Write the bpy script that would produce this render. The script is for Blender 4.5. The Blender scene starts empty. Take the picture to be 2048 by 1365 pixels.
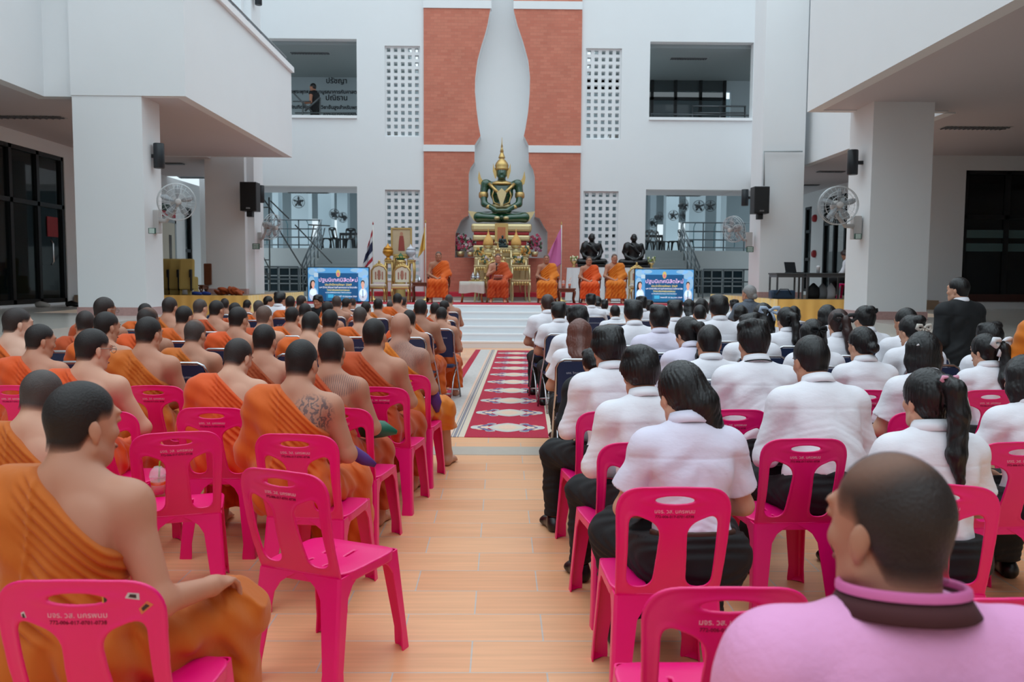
import bpy, bmesh, math, random
import numpy as np
from mathutils import Vector, Matrix, Euler
SC = bpy.context.scene
COL = SC.collection
R = math.radians
PI = math.pi

# ------------------------------------------------------------------ camera
CAM_H, FPX = 1.537, 1700.0
_a, _p, _r = math.atan(22/FPX), math.atan(126.5/FPX), .006
_right = Vector((math.cos(_a), -math.sin(_a), 0))
FWD = Vector((math.sin(_a)*math.cos(_p), math.cos(_a)*math.cos(_p), -math.sin(_p)))
_up = _right.cross(FWD)
RGT = _right*math.cos(_r) + _up*math.sin(_r)
UPV = -_right*math.sin(_r) + _up*math.cos(_r)
CAM = Vector((0, 0, CAM_H))
cd = bpy.data.cameras.new('camera')
co = bpy.data.objects.new('camera', cd)
COL.objects.link(co)
co.matrix_world = Matrix(((RGT.x, UPV.x, -FWD.x, CAM.x), (RGT.y, UPV.y, -FWD.y, CAM.y), (RGT.z, UPV.z, -FWD.z, CAM.z), (0, 0, 0, 1)))
cd.sensor_width = 36
cd.lens = FPX/2048*36
cd.clip_start = .05
cd.clip_end = 300
cd.dof.use_dof = True
cd.dof.focus_distance = 5.2
cd.dof.aperture_fstop = cd.lens/1000/.0065
SC.camera = co

def ray(px, py):
    return FWD*FPX + RGT*(px-1024) + UPV*(682.5-py)
def at(px, py, Y):
    """the point of the hall at depth Y that the picture shows at pixel (px, py)"""
    d = ray(px, py)
    return CAM + d*(Y/d.y)
def atz(px, py, z):
    d = ray(px, py)
    return CAM + d*((z-CAM_H)/d.z)

# ------------------------------------------------------------------ light
w = bpy.data.worlds.new('sky')
SC.world = w
w.use_nodes = True
bg = w.node_tree.nodes['Background']
# an overcast sky: brighter overhead than at the horizon
_tc = w.node_tree.nodes.new('ShaderNodeTexCoord')
_sx = w.node_tree.nodes.new('ShaderNodeSeparateXYZ')
_mr = w.node_tree.nodes.new('ShaderNodeMapRange')
_mr.inputs['From Min'].default_value = 0; _mr.inputs['From Max'].default_value = 1
_mr.inputs['To Min'].default_value = .9; _mr.inputs['To Max'].default_value = 2.2
w.node_tree.links.new(_tc.outputs['Generated'], _sx.inputs[0])
w.node_tree.links.new(_sx.outputs['Z'], _mr.inputs['Value'])
w.node_tree.links.new(_mr.outputs['Result'], bg.inputs['Strength'])
bg.inputs['Color'].default_value = (.79, .93, 1.0, 1)
SC.view_settings.view_transform = 'Standard'
SC.view_settings.look = 'None'
SC.view_settings.gamma = 1
SC.view_settings.exposure = 0.0
SC.cycles.use_denoising = True
SC.cycles.max_bounces = 6
SC.cycles.diffuse_bounces = 4
SC.cycles.glossy_bounces = 3
SC.cycles.transmission_bounces = 5
SC.cycles.transparent_max_bounces = 6
SC.cycles.caustics_reflective = False
SC.cycles.caustics_refractive = False

# ------------------------------------------------------------------ materials
def lin(v):
    v /= 255
    return v/12.92 if v <= .04045 else ((v+.055)/1.055)**2.4
def C(r, g, b):
    return (lin(r), lin(g), lin(b), 1)
_mats = {}
def M(name, col=None, rough=.5, metal=0, var=0, vscale=6, bump=0, bscale=40, spec=None, emit=0, alpha=1, trans=0, coat=0, sheen=0, stretch=None):
    """a procedural material; var and bump add noise to its colour and its surface"""
    if name in _mats:
        return _mats[name]
    m = bpy.data.materials.new(name)
    m.use_nodes = True
    nt = m.node_tree
    N, L = nt.nodes, nt.links
    b = N['Principled BSDF']
    if not isinstance(col[0], float) or max(col[:3]) > 1:
        col = C(*col[:3])
    b.inputs['Base Color'].default_value = col
    b.inputs['Roughness'].default_value = rough
    b.inputs['Metallic'].default_value = metal
    if spec is not None:
        b.inputs['Specular IOR Level'].default_value = spec
    if alpha < 1:
        b.inputs['Alpha'].default_value = alpha
    if trans:
        b.inputs['Transmission Weight'].default_value = trans
    if coat:
        b.inputs['Coat Weight'].default_value = coat
        b.inputs['Coat Roughness'].default_value = .1
    if sheen:
        b.inputs['Sheen Weight'].default_value = sheen
    if emit:
        b.inputs['Emission Color'].default_value = col
        b.inputs['Emission Strength'].default_value = emit
    if var or bump:
        tc = N.new('ShaderNodeTexCoord')
        src = tc.outputs['Object']
        if stretch:
            mp = N.new('ShaderNodeMapping')
            mp.inputs['Scale'].default_value = stretch
            L.new(src, mp.inputs['Vector'])
            src = mp.outputs['Vector']
    if var:
        n = N.new('ShaderNodeTexNoise')
        n.inputs['Scale'].default_value = vscale
        n.inputs['Detail'].default_value = 4
        L.new(src, n.inputs['Vector'])
        mx = N.new('ShaderNodeMix')
        mx.data_type = 'RGBA'
        mx.inputs['A'].default_value = tuple(c*(1-var) for c in col[:3]) + (1,)
        mx.inputs['B'].default_value = tuple(min(1, c*(1+var)) for c in col[:3]) + (1,)
        L.new(n.outputs['Fac'], mx.inputs['Factor'])
        L.new(mx.outputs['Result'], b.inputs['Base Color'])
    if bump:
        n2 = N.new('ShaderNodeTexNoise')
        n2.inputs['Scale'].default_value = bscale
        n2.inputs['Detail'].default_value = 3
        L.new(src, n2.inputs['Vector'])
        bp = N.new('ShaderNodeBump')
        bp.inputs['Strength'].default_value = bump
        bp.inputs['Distance'].default_value = .01
        L.new(n2.outputs['Fac'], bp.inputs['Height'])
        L.new(bp.outputs['Normal'], b.inputs['Normal'])
    _mats[name] = m
    return m

# ------------------------------------------------------------------ objects
def tag(o, label=None, cat=None, group=None, kind=None):
    if label: o['label'] = label
    if cat: o['category'] = cat
    if group: o['group'] = group
    if kind: o['kind'] = kind
    return o
def empty(name, label, cat, loc=(0, 0, 0), rz=0, group=None, kind=None):
    o = bpy.data.objects.new(name, None)
    COL.objects.link(o)
    o.empty_display_size = .1
    o.location = loc
    o.rotation_euler = (0, 0, rz)
    return tag(o, label, cat, group, kind)
def link_mesh(name, me, mat=None, parent=None, loc=None):
    o = bpy.data.objects.new(name, me)
    COL.objects.link(o)
    if mat is not None and not me.materials:
        me.materials.append(mat)
    if parent: o.parent = parent
    if loc: o.location = loc
    return o
KIDS = {}
def children_of(o):
    return [c for c in COL.objects if c.parent == o]
def copy_tree(o, parent=None, kids=None):
    c = o.copy()
    COL.objects.link(c)
    if parent is not None: c.parent = parent
    for ch in list(o.children):
        copy_tree(ch, c)
    return c

class MB:
    """collects boxes, tubes, lathes and prisms; build() links them as one mesh object"""
    def __init__(s):
        s.v, s.f, s.sm = [], [], []
    def add(s, vs, fs, smooth=False):
        n = len(s.v)
        s.v += [tuple(v) for v in vs]
        s.f += [tuple(i+n for i in f) for f in fs]
        s.sm += [smooth]*len(fs)
        return s
    def box(s, x0, y0, z0, x1, y1, z1, b=0, rot=None):
        x0, x1 = min(x0, x1), max(x0, x1); y0, y1 = min(y0, y1), max(y0, y1); z0, z1 = min(z0, z1), max(z0, z1)
        if b:
            b = min(b, (x1-x0)*.45, (y1-y0)*.45, (z1-z0)*.45)
            bm = bmesh.new()
            bmesh.ops.create_cube(bm, size=1)
            for v in bm.verts:
                v.co = Vector(((x0+x1)/2+v.co.x*(x1-x0), (y0+y1)/2+v.co.y*(y1-y0), (z0+z1)/2+v.co.z*(z1-z0)))
            bmesh.ops.bevel(bm, geom=list(bm.edges), offset=b, segments=2, profile=.6, affect='EDGES')
            bm.verts.index_update()
            vs = [v.co.copy() for v in bm.verts]
            fs = [[v.index for v in f.verts] for f in bm.faces]
            bm.free()
        else:
            vs = [Vector(p) for p in ((x0,y0,z0),(x1,y0,z0),(x1,y1,z0),(x0,y1,z0),(x0,y0,z1),(x1,y0,z1),(x1,y1,z1),(x0,y1,z1))]
            fs = [(3,2,1,0),(4,5,6,7),(0,1,5,4),(1,2,6,5),(2,3,7,6),(3,0,4,7)]
        if rot is not None:
            c = Vector(((x0+x1)/2, (y0+y1)/2, (z0+z1)/2))
            vs = [c + rot @ (v-c) for v in vs]
        return s.add(vs, fs)
    def tube(s, pts, r, n=8, caps=True, closed=False):
        pts = [Vector(p) for p in pts]
        rs = r if isinstance(r, (list, tuple)) else [r]*len(pts)
        vs, fs, prev = [], [], None
        for i, p in enumerate(pts):
            a = pts[i-1] if (i or closed) else p
            b = pts[(i+1) % len(pts)] if (i < len(pts)-1 or closed) else p
            t = (b-a).normalized()
            if prev is None:
                u = t.orthogonal().normalized()
            else:
                u = (prev - t*prev.dot(t))
                u = u.normalized() if u.length > 1e-6 else t.orthogonal().normalized()
            prev = u
            w_ = t.cross(u)
            for k in range(n):
                an = 2*PI*k/n
                vs.append(p + (u*math.cos(an) + w_*math.sin(an))*rs[i])
        m = len(pts)
        for i in range(m if closed else m-1):
            for k in range(n):
                fs.append((i*n+k, i*n+(k+1) % n, ((i+1) % m)*n+(k+1) % n, ((i+1) % m)*n+k))
        s.add(vs, fs, True)
        if caps and not closed:
            k0 = len(s.v)-len(vs)
            s.f += [tuple(k0+i for i in range(n))[::-1], tuple(k0+(m-1)*n+i for i in range(n))]
            s.sm += [False, False]
        return s
    def cyl(s, c, r, h, n=20, r2=None, axis='z'):
        r2 = r if r2 is None else r2
        return s.lathe([(0, 0), (r, 0), (r2, h), (0, h)], c, n, axis, smooth=False) if False else s.lathe([(r, 0), (r2, h)], c, n, axis, caps=True)
    def lathe(s, prof, c=(0, 0, 0), n=20, axis='z', caps=True, sx=1, sy=1):
        c = Vector(c)
        vs, fs = [], []
        for (r, z) in prof:
            for k in range(n):
                a = 2*PI*k/n
                x, y = r*math.cos(a)*sx, r*math.sin(a)*sy
                p = {'z': (x, y, z), 'y': (x, z, -y), 'x': (z, x, y)}[axis]
                vs.append(c+Vector(p))
        for i in range(len(prof)-1):
            for k in range(n):
                fs.append((i*n+k, i*n+(k+1) % n, (i+1)*n+(k+1) % n, (i+1)*n+k))
        s.add(vs, fs, True)
        if caps:
            k0 = len(s.v)-len(vs)
            if prof[0][0] > 1e-5:
                s.f.append(tuple(k0+i for i in range(n))[::-1]); s.sm.append(False)
            if prof[-1][0] > 1e-5:
                s.f.append(tuple(k0+(len(prof)-1)*n+i for i in range(n))); s.sm.append(False)
        return s
    def ball(s, c, r, n=14, m=8, rot=None):
        c = Vector(c)
        r = (r, r, r) if not isinstance(r, (tuple, list)) else r
        vs, fs = [], []
        for i in range(m+1):
            t = PI*i/m
            for k in range(n):
                a = 2*PI*k/n
                p = Vector((r[0]*math.sin(t)*math.cos(a), r[1]*math.sin(t)*math.sin(a), -r[2]*math.cos(t)))
                vs.append(c + (rot @ p if rot is not None else p))
        for i in range(m):
            for k in range(n):
                fs.append((i*n+k, i*n+(k+1) % n, (i+1)*n+(k+1) % n, (i+1)*n+k))
        return s.add(vs, fs, True)
    def prism(s, poly, a0, a1, axis='y', smooth=False):
        """polygon in the plane across AXIS, extruded from a0 to a1; poly counter-clockwise as (u, v)"""
        def P(u, v, a):
            return {'y': (u, a, v), 'x': (a, u, v), 'z': (u, v, a)}[axis]
        n = len(poly)
        vs = [P(u, v, a0) for u, v in poly] + [P(u, v, a1) for u, v in poly]
        fs = [tuple(range(n)), tuple(range(2*n-1, n-1, -1))]
        for i in range(n):
            j = (i+1) % n
            fs.append((i, i+n, j+n, j))
        return s.add(vs, fs, smooth)
    def quad(s, a, b, c, d):
        return s.add([a, b, c, d], [(0, 1, 2, 3)])
    def xform(s, mat):
        s.v = [tuple(mat @ Vector(v)) for v in s.v]
        return s
    def mesh(s, name, mat=None, smooth=None, fix=False):
        me = bpy.data.meshes.new(name)
        me.from_pydata(s.v, [], s.f)
        if fix:
            bm = bmesh.new(); bm.from_mesh(me)
            bmesh.ops.recalc_face_normals(bm, faces=bm.faces)
            bm.to_mesh(me); bm.free()
        me.polygons.foreach_set('use_smooth', s.sm if smooth is None else [smooth]*len(s.f))
        if mat is not None: me.materials.append(mat)
        me.update()
        return me
    def build(s, name, mat=None, parent=None, smooth=None, fix=True, loc=None):
        return link_mesh(name, s.mesh(name, mat, smooth, fix), None, parent, loc)

def struct(name, mb, mat, label, cat='building part'):
    return tag(mb.build(name, mat), label, cat, None, 'structure')

def wall_holes(mb, u0, u1, v0, v1, holes, a0, a1, axis='y'):
    """a slab across AXIS from a0 (front) to a1 with rectangular holes (u0,u1,v0,v1)"""
    us = sorted({u0, u1, *[min(max(x, u0), u1) for h in holes for x in h[:2]]})
    vs = sorted({v0, v1, *[min(max(x, v0), v1) for h in holes for x in h[2:]]})
    def solid(i, j):
        if not (0 <= i < len(us)-1 and 0 <= j < len(vs)-1): return False
        cu, cv = (us[i]+us[i+1])/2, (vs[j]+vs[j+1])/2
        return not any(h[0] < cu < h[1] and h[2] < cv < h[3] for h in holes)
    def P(u, v, a):
        return (u, a, v) if axis == 'y' else (a, u, v)
    for i in range(len(us)-1):
        for j in range(len(vs)-1):
            if not solid(i, j): continue
            A, B, c, D = us[i], us[i+1], vs[j], vs[j+1]
            mb.quad(P(A, c, a0), P(B, c, a0), P(B, D, a0), P(A, D, a0))
            mb.quad(P(A, D, a1), P(B, D, a1), P(B, c, a1), P(A, c, a1))
            if not solid(i-1, j): mb.quad(P(A, c, a1), P(A, c, a0), P(A, D, a0), P(A, D, a1))
            if not solid(i+1, j): mb.quad(P(B, c, a0), P(B, c, a1), P(B, D, a1), P(B, D, a0))
            if not solid(i, j-1): mb.quad(P(A, c, a1), P(B, c, a1), P(B, c, a0), P(A, c, a0))
            if not solid(i, j+1): mb.quad(P(A, D, a0), P(B, D, a0), P(B, D, a1), P(A, D, a1))
    return mb

_txt_cache = {}
def text_mesh(body, size, mat, align='CENTER', depth=.001, bold=0):
    k = (body, size, mat.name, align)
    if k in _txt_cache: return _txt_cache[k]
    cu = bpy.data.curves.new('lettering', 'FONT')
    cu.body = body
    cu.size = size
    cu.align_x = align
    cu.align_y = 'CENTER'
    cu.resolution_u = 2
    cu.extrude = depth
    cu.offset = bold
    o = bpy.data.objects.new('lettering', cu)
    COL.objects.link(o)
    dg = bpy.context.evaluated_depsgraph_get()
    me = bpy.data.meshes.new_from_object(o.evaluated_get(dg))
    bpy.data.objects.remove(o)
    me.name = 'lettering'
    me.materials.clear()
    me.materials.append(mat)
    _txt_cache[k] = me
    return me
def text(name, body, size, mat, loc, rot=(PI/2, 0, 0), parent=None, align='CENTER', bold=0):
    o = link_mesh(name, text_mesh(body, size, mat, align, bold=bold), None, parent)
    o.location = loc
    o.rotation_euler = rot
    return o

# ------------------------------------------------------------------ implicit surfaces
class SDF:
    """soft unions of tapered capsules, ellipsoids and boxes, meshed on a grid (bodies, robes, hair)"""
    def __init__(s, k=.03):
        s.p, s.k = [], k
    def cone(s, a, b, ra, rb=None, k=None, flat=None):
        s.p.append(('c', np.array(a, float), np.array(b, float), ra, ra if rb is None else rb, s.k if k is None else k, flat)); return s
    def chain(s, pts, rs, k=None):
        for i in range(len(pts)-1): s.cone(pts[i], pts[i+1], rs[i], rs[i+1], k)
        return s
    def ell(s, c, r, k=None, rot=None):
        s.p.append(('e', np.array(c, float), np.array(r, float), None if rot is None else np.array(rot, float), s.k if k is None else k)); return s
    def minus(s, c, r, k=.01, rot=None):
        s.p.append(('m', np.array(c, float), np.array(r, float), None if rot is None else np.array(rot, float), k)); return s
    def grow(s, d, only=None):
        o = SDF(s.k)
        for q in s.p:
            if q[0] == 'c': o.p.append(('c', q[1], q[2], q[3]+d, q[4]+d, q[5], q[6]))
            elif q[0] == 'e': o.p.append(('e', q[1], q[2]+d, q[3], q[4]))
        return o
    def bounds(s):
        lo, hi = np.full(3, 1e9), np.full(3, -1e9)
        for q in s.p:
            if q[0] == 'c':
                lo = np.minimum(lo, np.minimum(q[1]-q[3], q[2]-q[4])); hi = np.maximum(hi, np.maximum(q[1]+q[3], q[2]+q[4]))
            elif q[0] == 'e':
                rr = q[2] if q[3] is None else np.sqrt(((q[3]*q[2][None, :])**2).sum(1))
                lo = np.minimum(lo, q[1]-rr); hi = np.maximum(hi, q[1]+rr)
        return lo, hi
    def mesh(s, name, cell, cut=None, disp=None, band=.03, zmin=None):
        lo, hi = s.bounds()
        pad = .02+2*cell+.3*max(q[5] if q[0] == 'c' else q[4] for q in s.p if q[0] != 'm')
        lo, hi = lo-pad, hi+pad
        if zmin is not None: lo[2] = max(lo[2], zmin-2*cell)
        n = np.maximum(np.ceil((hi-lo)/cell).astype(int)+1, 4)
        ax = [(lo[i]+cell*np.arange(n[i])).astype(np.float32) for i in range(3)]
        F = np.full(tuple(n), .5, np.float32)
        for q in s.p:
            if q[0] == 'c':
                a, b, ra, rb, k, flat = q[1:]
                m = k+2*cell
                l0, h0 = np.minimum(a-ra, b-rb)-m, np.maximum(a+ra, b+rb)+m
            else:
                rr = q[2] if q[3] is None else np.sqrt(((q[3]*q[2][None, :])**2).sum(1))
                k = q[4]
                m = k+2*cell
                l0, h0 = q[1]-rr-m, q[1]+rr+m
            i0 = np.clip(np.floor((l0-lo)/cell).astype(int), 0, n)
            i1 = np.clip(np.ceil((h0-lo)/cell).astype(int)+1, 0, n)
            if (i1 <= i0).any(): continue
            X = ax[0][i0[0]:i1[0], None, None]; Y = ax[1][None, i0[1]:i1[1], None]; Z = ax[2][None, None, i0[2]:i1[2]]
            if q[0] == 'c':
                ab = b-a
                L = max(float(ab @ ab), 1e-9)
                t = ((X-a[0])*ab[0]+(Y-a[1])*ab[1]+(Z-a[2])*ab[2])/L
                t = np.clip(t, 0, 1)
                dx, dy, dz = X-a[0]-t*ab[0], Y-a[1]-t*ab[1], Z-a[2]-t*ab[2]
                if flat is not None: dx, dy, dz = dx*flat[0], dy*flat[1], dz*flat[2]
                d = np.sqrt(dx*dx+dy*dy+dz*dz)-(ra+t*(rb-ra))
            else:
                c, r, rot = q[1], q[2], q[3]
                dx, dy, dz = X-c[0], Y-c[1], Z-c[2]
                if rot is not None:
                    dx, dy, dz = (dx*rot[0, 0]+dy*rot[1, 0]+dz*rot[2, 0], dx*rot[0, 1]+dy*rot[1, 1]+dz*rot[2, 1], dx*rot[0, 2]+dy*rot[1, 2]+dz*rot[2, 2])
                k0 = np.sqrt((dx/r[0])**2+(dy/r[1])**2+(dz/r[2])**2)
                k1 = np.sqrt((dx/r[0]**2)**2+(dy/r[1]**2)**2+(dz/r[2]**2)**2)
                d = k0*(k0-1)/np.maximum(k1, 1e-6)
            G = F[i0[0]:i1[0], i0[1]:i1[1], i0[2]:i1[2]]
            if q[0] == 'm':
                h = np.maximum(k-np.abs(G+d), 0)/k
                G[...] = np.maximum(G, -d)+h*h*k*.25
            else:
                h = np.maximum(k-np.abs(G-d), 0)/max(k, 1e-6)
                G[...] = np.minimum(G, d)-h*h*k*.25
        if disp is not None or cut is not None:
            idx = np.nonzero(F < band)
            x, y, z = ax[0][idx[0]], ax[1][idx[1]], ax[2][idx[2]]
            f = F[idx]
            if disp is not None: f = f+disp(x, y, z, f)
            if cut is not None: f = np.maximum(f, cut(x, y, z))
            F[idx] = f
        return surface_net(name, F, lo, cell)

def surface_net(name, F, lo, cell):
    S = F < 0
    a = S[:-1, :-1, :-1].astype(np.int8)
    cnt = np.zeros_like(a)
    for i in (0, 1):
        for j in (0, 1):
            for k in (0, 1):
                cnt += S[i:S.shape[0]-1+i, j:S.shape[1]-1+j, k:S.shape[2]-1+k]
    act = (cnt > 0) & (cnt < 8)
    ci = np.argwhere(act)
    nv = len(ci)
    if nv == 0: return bpy.data.meshes.new(name)
    acc = np.zeros((nv, 3), np.float32)
    num = np.zeros(nv, np.float32)
    corners = [(i, j, k) for i in (0, 1) for j in (0, 1) for k in (0, 1)]
    val = {c: F[ci[:, 0]+c[0], ci[:, 1]+c[1], ci[:, 2]+c[2]] for c in corners}
    for c in corners:
        for axis in range(3):
            if c[axis]: continue
            c2 = list(c); c2[axis] = 1; c2 = tuple(c2)
            v1, v2 = val[c], val[c2]
            x = (v1 < 0) != (v2 < 0)
            t = np.where(x, v1/np.where(x, v1-v2, 1), 0)
            for q in range(3):
                acc[:, q] += np.where(x, (t if q == axis else c[q]), 0)
            num += x
    pos = lo+(ci+acc/num[:, None])*cell
    idm = np.full(act.shape, -1, np.int32)
    idm[act] = np.arange(nv)
    quads = []
    for axis in range(3):
        s1 = [slice(None)]*3; s2 = [slice(None)]*3
        s1[axis] = slice(0, -1); s2[axis] = slice(1, None)
        A, B = S[tuple(s1)], S[tuple(s2)]
        e = A != B
        b, c = (axis+1) % 3, (axis+2) % 3
        E = np.argwhere(e)
        E = E[(E[:, b] > 0) & (E[:, c] > 0) & (E[:, b] < S.shape[b]-1) & (E[:, c] < S.shape[c]-1)]
        inside = A[E[:, 0], E[:, 1], E[:, 2]]
        def cellid(db, dc):
            q = E.copy(); q[:, b] -= db; q[:, c] -= dc
            return idm[q[:, 0], q[:, 1], q[:, 2]]
        q = np.stack([cellid(1, 1), cellid(0, 1), cellid(0, 0), cellid(1, 0)], 1)
        q[~inside] = q[~inside][:, ::-1]
        quads.append(q)
    Q = np.concatenate(quads)
    Q = Q[(Q >= 0).all(1)]
    return np_mesh(name, pos, Q)

def np_mesh(name, pos, Q, smooth=True):
    me = bpy.data.meshes.new(name)
    k = Q.shape[1]
    me.vertices.add(len(pos))
    me.vertices.foreach_set('co', np.ascontiguousarray(pos, np.float32).ravel())
    me.loops.add(Q.size)
    me.loops.foreach_set('vertex_index', np.ascontiguousarray(Q, np.int32).ravel())
    me.polygons.add(len(Q))
    me.polygons.foreach_set('loop_start', np.arange(0, Q.size, k, dtype=np.int32))
    me.polygons.foreach_set('use_smooth', np.full(len(Q), smooth))
    me.update(calc_edges=True)
    me.validate()
    return me
def mesh_np(me):
    a = np.empty(len(me.vertices)*3, np.float32)
    me.vertices.foreach_get('co', a)
    return a.reshape(-1, 3)
def bend(me, fn):
    p = mesh_np(me)
    me.vertices.foreach_set('co', np.ascontiguousarray(fn(p), np.float32).ravel())
    me.update()
    return me
def rotm(rx=0, ry=0, rz=0):
    return np.array(Euler((rx, ry, rz)).to_matrix())
# ------------------------------------------------------------------ surfaces of the hall
WHITE = M('white_plaster', (232, 234, 236), .75, var=.02, vscale=1.2, bump=.05, bscale=30)
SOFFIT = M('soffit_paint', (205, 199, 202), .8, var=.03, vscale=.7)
STONE = M('polished_stone', (196, 190, 182), .16, var=.06, vscale=2.5)
STEPW = M('white_step', (228, 231, 234), .4, var=.02, vscale=3)
NOSING = M('step_nosing', (244, 246, 248), .3)
PINKSTONE = M('pink_granite', (188, 150, 146), .35, var=.18, vscale=30)
FRAME = M('black_aluminium', (20, 22, 25), .35)
STEEL = M('grey_steel', (120, 124, 128), .35, metal=.8)
PALE = M('pale_grey_paint', (168, 176, 180), .6)
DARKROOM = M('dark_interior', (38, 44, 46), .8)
def glass_mat():
    m = M('dark_glass', (16, 26, 28), .04, spec=.6)
    b = m.node_tree.nodes['Principled BSDF']
    b.inputs['Alpha'].default_value = .62
    return m
GLASS = glass_mat()
def multi(name, items, parent=None):
    """one mesh object from several builders, each with a material of its own"""
    o = MB()
    idx = []
    for i, (mb, _) in enumerate(items):
        o.add(mb.v, mb.f)
        o.sm[-len(mb.f):] = mb.sm
        idx += [i]*len(mb.f)
    me = o.mesh(name, None, None, False)
    for _, m in items: me.materials.append(m)
    me.polygons.foreach_set('material_index', idx)
    return link_mesh(name, me, None, parent)

def floor_mat():
    m = bpy.data.materials.new('wood_look_tile')
    m.use_nodes = True
    nt = m.node_tree; N, L = nt.nodes, nt.links
    b = N['Principled BSDF']
    tc = N.new('ShaderNodeTexCoord')
    y0 = atz(950, 1346.3, 0).y
    x0 = atz(818.6, 1227, 0).x
    mp = N.new('ShaderNodeMapping')
    mp.inputs['Location'].default_value = (-x0+12.0, -y0+28.9, 0)
    L.new(tc.outputs['Object'], mp.inputs['Vector'])
    br = N.new('ShaderNodeTexBrick')
    br.offset = .5
    br.inputs['Scale'].default_value = 1
    br.inputs['Brick Width'].default_value = .6
    br.inputs['Row Height'].default_value = .289
    br.inputs['Mortar Size'].default_value = .0034
    br.inputs['Mortar Smooth'].default_value = .1
    br.inputs['Color1'].default_value = C(238, 180, 136)
    br.inputs['Color2'].default_value = C(230, 166, 122)
    br.inputs['Mortar'].default_value = C(196, 186, 178)
    L.new(mp.outputs['Vector'], br.inputs['Vector'])
    mp2 = N.new('ShaderNodeMapping')
    mp2.inputs['Scale'].default_value = (1.6, 34, 1)
    L.new(tc.outputs['Object'], mp2.inputs['Vector'])
    nz = N.new('ShaderNodeTexNoise')
    nz.inputs['Scale'].default_value = 1.0
    nz.inputs['Detail'].default_value = 5
    L.new(mp2.outputs['Vector'], nz.inputs['Vector'])
    rp = N.new('ShaderNodeMapRange')
    rp.inputs['From Min'].default_value = .3; rp.inputs['From Max'].default_value = .7
    rp.inputs['To Min'].default_value = .9; rp.inputs['To Max'].default_value = 1.07
    L.new(nz.outputs['Fac'], rp.inputs['Value'])
    mx = N.new('ShaderNodeMix'); mx.data_type = 'RGBA'; mx.blend_type = 'MULTIPLY'
    mx.inputs['Factor'].default_value = 1
    L.new(br.outputs['Color'], mx.inputs['A'])
    L.new(rp.outputs['Result'], mx.inputs['B'])
    L.new(mx.outputs['Result'], b.inputs['Base Color'])
    b.inputs['Roughness'].default_value = .33
    b.inputs['Specular IOR Level'].default_value = .4
    bp = N.new('ShaderNodeBump'); bp.inputs['Strength'].default_value = .25; bp.inputs['Distance'].default_value = .003; bp.invert = True
    L.new(br.outputs['Fac'], bp.inputs['Height'])
    L.new(bp.outputs['Normal'], b.inputs['Normal'])
    return m
FLOOR = floor_mat()
ZS = .9           # level of the stage and of the side galleries
ZC = 4.35         # soffit of the galleries
YB = 25.4         # the wall behind the altar

struct('floor', MB().box(-13, -7, -.2, 14, 20, 0), FLOOR, 'wood-look tiled floor in running bond with pale joints', 'floor')
y0, y1 = atz(1005, 911, 0).y, atz(1005, 894.5, 0).y
struct('trim_1', MB().box(-4.2, y0, 0, 4.6, y1, .003), M('pale_marble', (186, 176, 164), .3, var=.08, vscale=14), 'pale marble strip across the tiled floor before the red carpet', 'floor strip')

# stage, its steps and the galleries either side
st = MB(); ns = MB()
for i in range(6):
    ya = 18.5+.28*i
    st.box(-5.6, ya, 0, 5.9, 20.2, .15*(i+1)-.001*(i == 5))
    ns.box(-5.6, ya-.012, .15*(i+1)-.03, 5.9, ya+.02, .15*(i+1)+.003)
tag(multi('stage_steps', [(st, STEPW), (ns, NOSING)]), 'white steps rising from the carpet to the stage', 'steps', None, 'structure')
struct('stage_floor', MB().box(-14, 20.2, .2, 16, 49, ZS-.002), M('pale_terrazzo', (214, 210, 204), .3, var=.05, vscale=3), 'pale stone floor of the stage and the corridor behind', 'floor')
struct('gallery_floor_left', MB().box(-14, -7, 0, -5.3, 14.4, ZS).box(-14, 14.4, 0, -7.9, 20.2, ZS).box(-7.9, 19.2, 0, -5.6, 20.2, ZS), STONE, 'raised polished gallery floor before the dark glass doors', 'floor')
struct('gallery_floor_right', MB().box(5.6, -7, 0, 16, 14.6, ZS).box(8.2, 14.6, 0, 16, 20.2, ZS).box(5.9, 18.6, 0, 8.2, 20.2, ZS), STONE, 'raised polished gallery floor behind the man in the black suit', 'floor')
mb = MB()
for i in range(5): mb.box(-5.3, -7, 0, -5.3+.24*(5-i), 13.6, .15*(i+1))
struct('gallery_steps_left', mb, STONE, 'polished steps from the floor up to the gallery with glass doors', 'steps')
mb = MB()
for i in range(5): mb.box(5.6, -7, 0, 5.6-.24*(5-i), 13.6, .15*(i+1))
struct('gallery_steps_right', mb, STONE, 'polished steps up to the gallery beyond the man in black', 'steps')

# the wall behind the altar
def hx(a, b, c, d, Y=YB):
    p, q = at(a, d, Y), at(b, c, Y)
    return (p.x, q.x, p.z, q.z)
LATT = [(770, 840, 92, 273), (1170, 1244, 97, 278), (771, 840, 380, 560), (1165, 1237, 383, 560)]
OPEN = [(486, 713, 78, 234), (1298, 1508, 85, 239)]
holes = [hx(*h) for h in LATT+OPEN]
ol, orr = at(714, 373, YB), at(1292, 379, YB)
holes += [(-8.3, ol.x, ZS, ol.z), (orr.x, 8.3, ZS, orr.z)]
bl, br_ = at(848, 300, YB).x, at(1161, 300, YB).x
holes += [(bl+.02, br_-.02, ZS, 12)]
mb = wall_holes(MB(), -8.9, 8.9, ZS-.02, 12.5, holes, YB, YB+.3)
struct('wall_back', mb, WHITE, 'white wall behind the altar with corridor openings', 'wall')
struct('wall_niche', MB().box(bl-.1, YB+.55, ZS, br_+.1, YB+.75, 12.5).box(bl-.2, YB+.3, ZS, bl+.02, YB+.75, 12.5).box(br_-.02, YB+.3, ZS, br_+.2, YB+.75, 12.5), WHITE, 'white recess behind the statue cut in the shape of a bell', 'wall')
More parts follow.
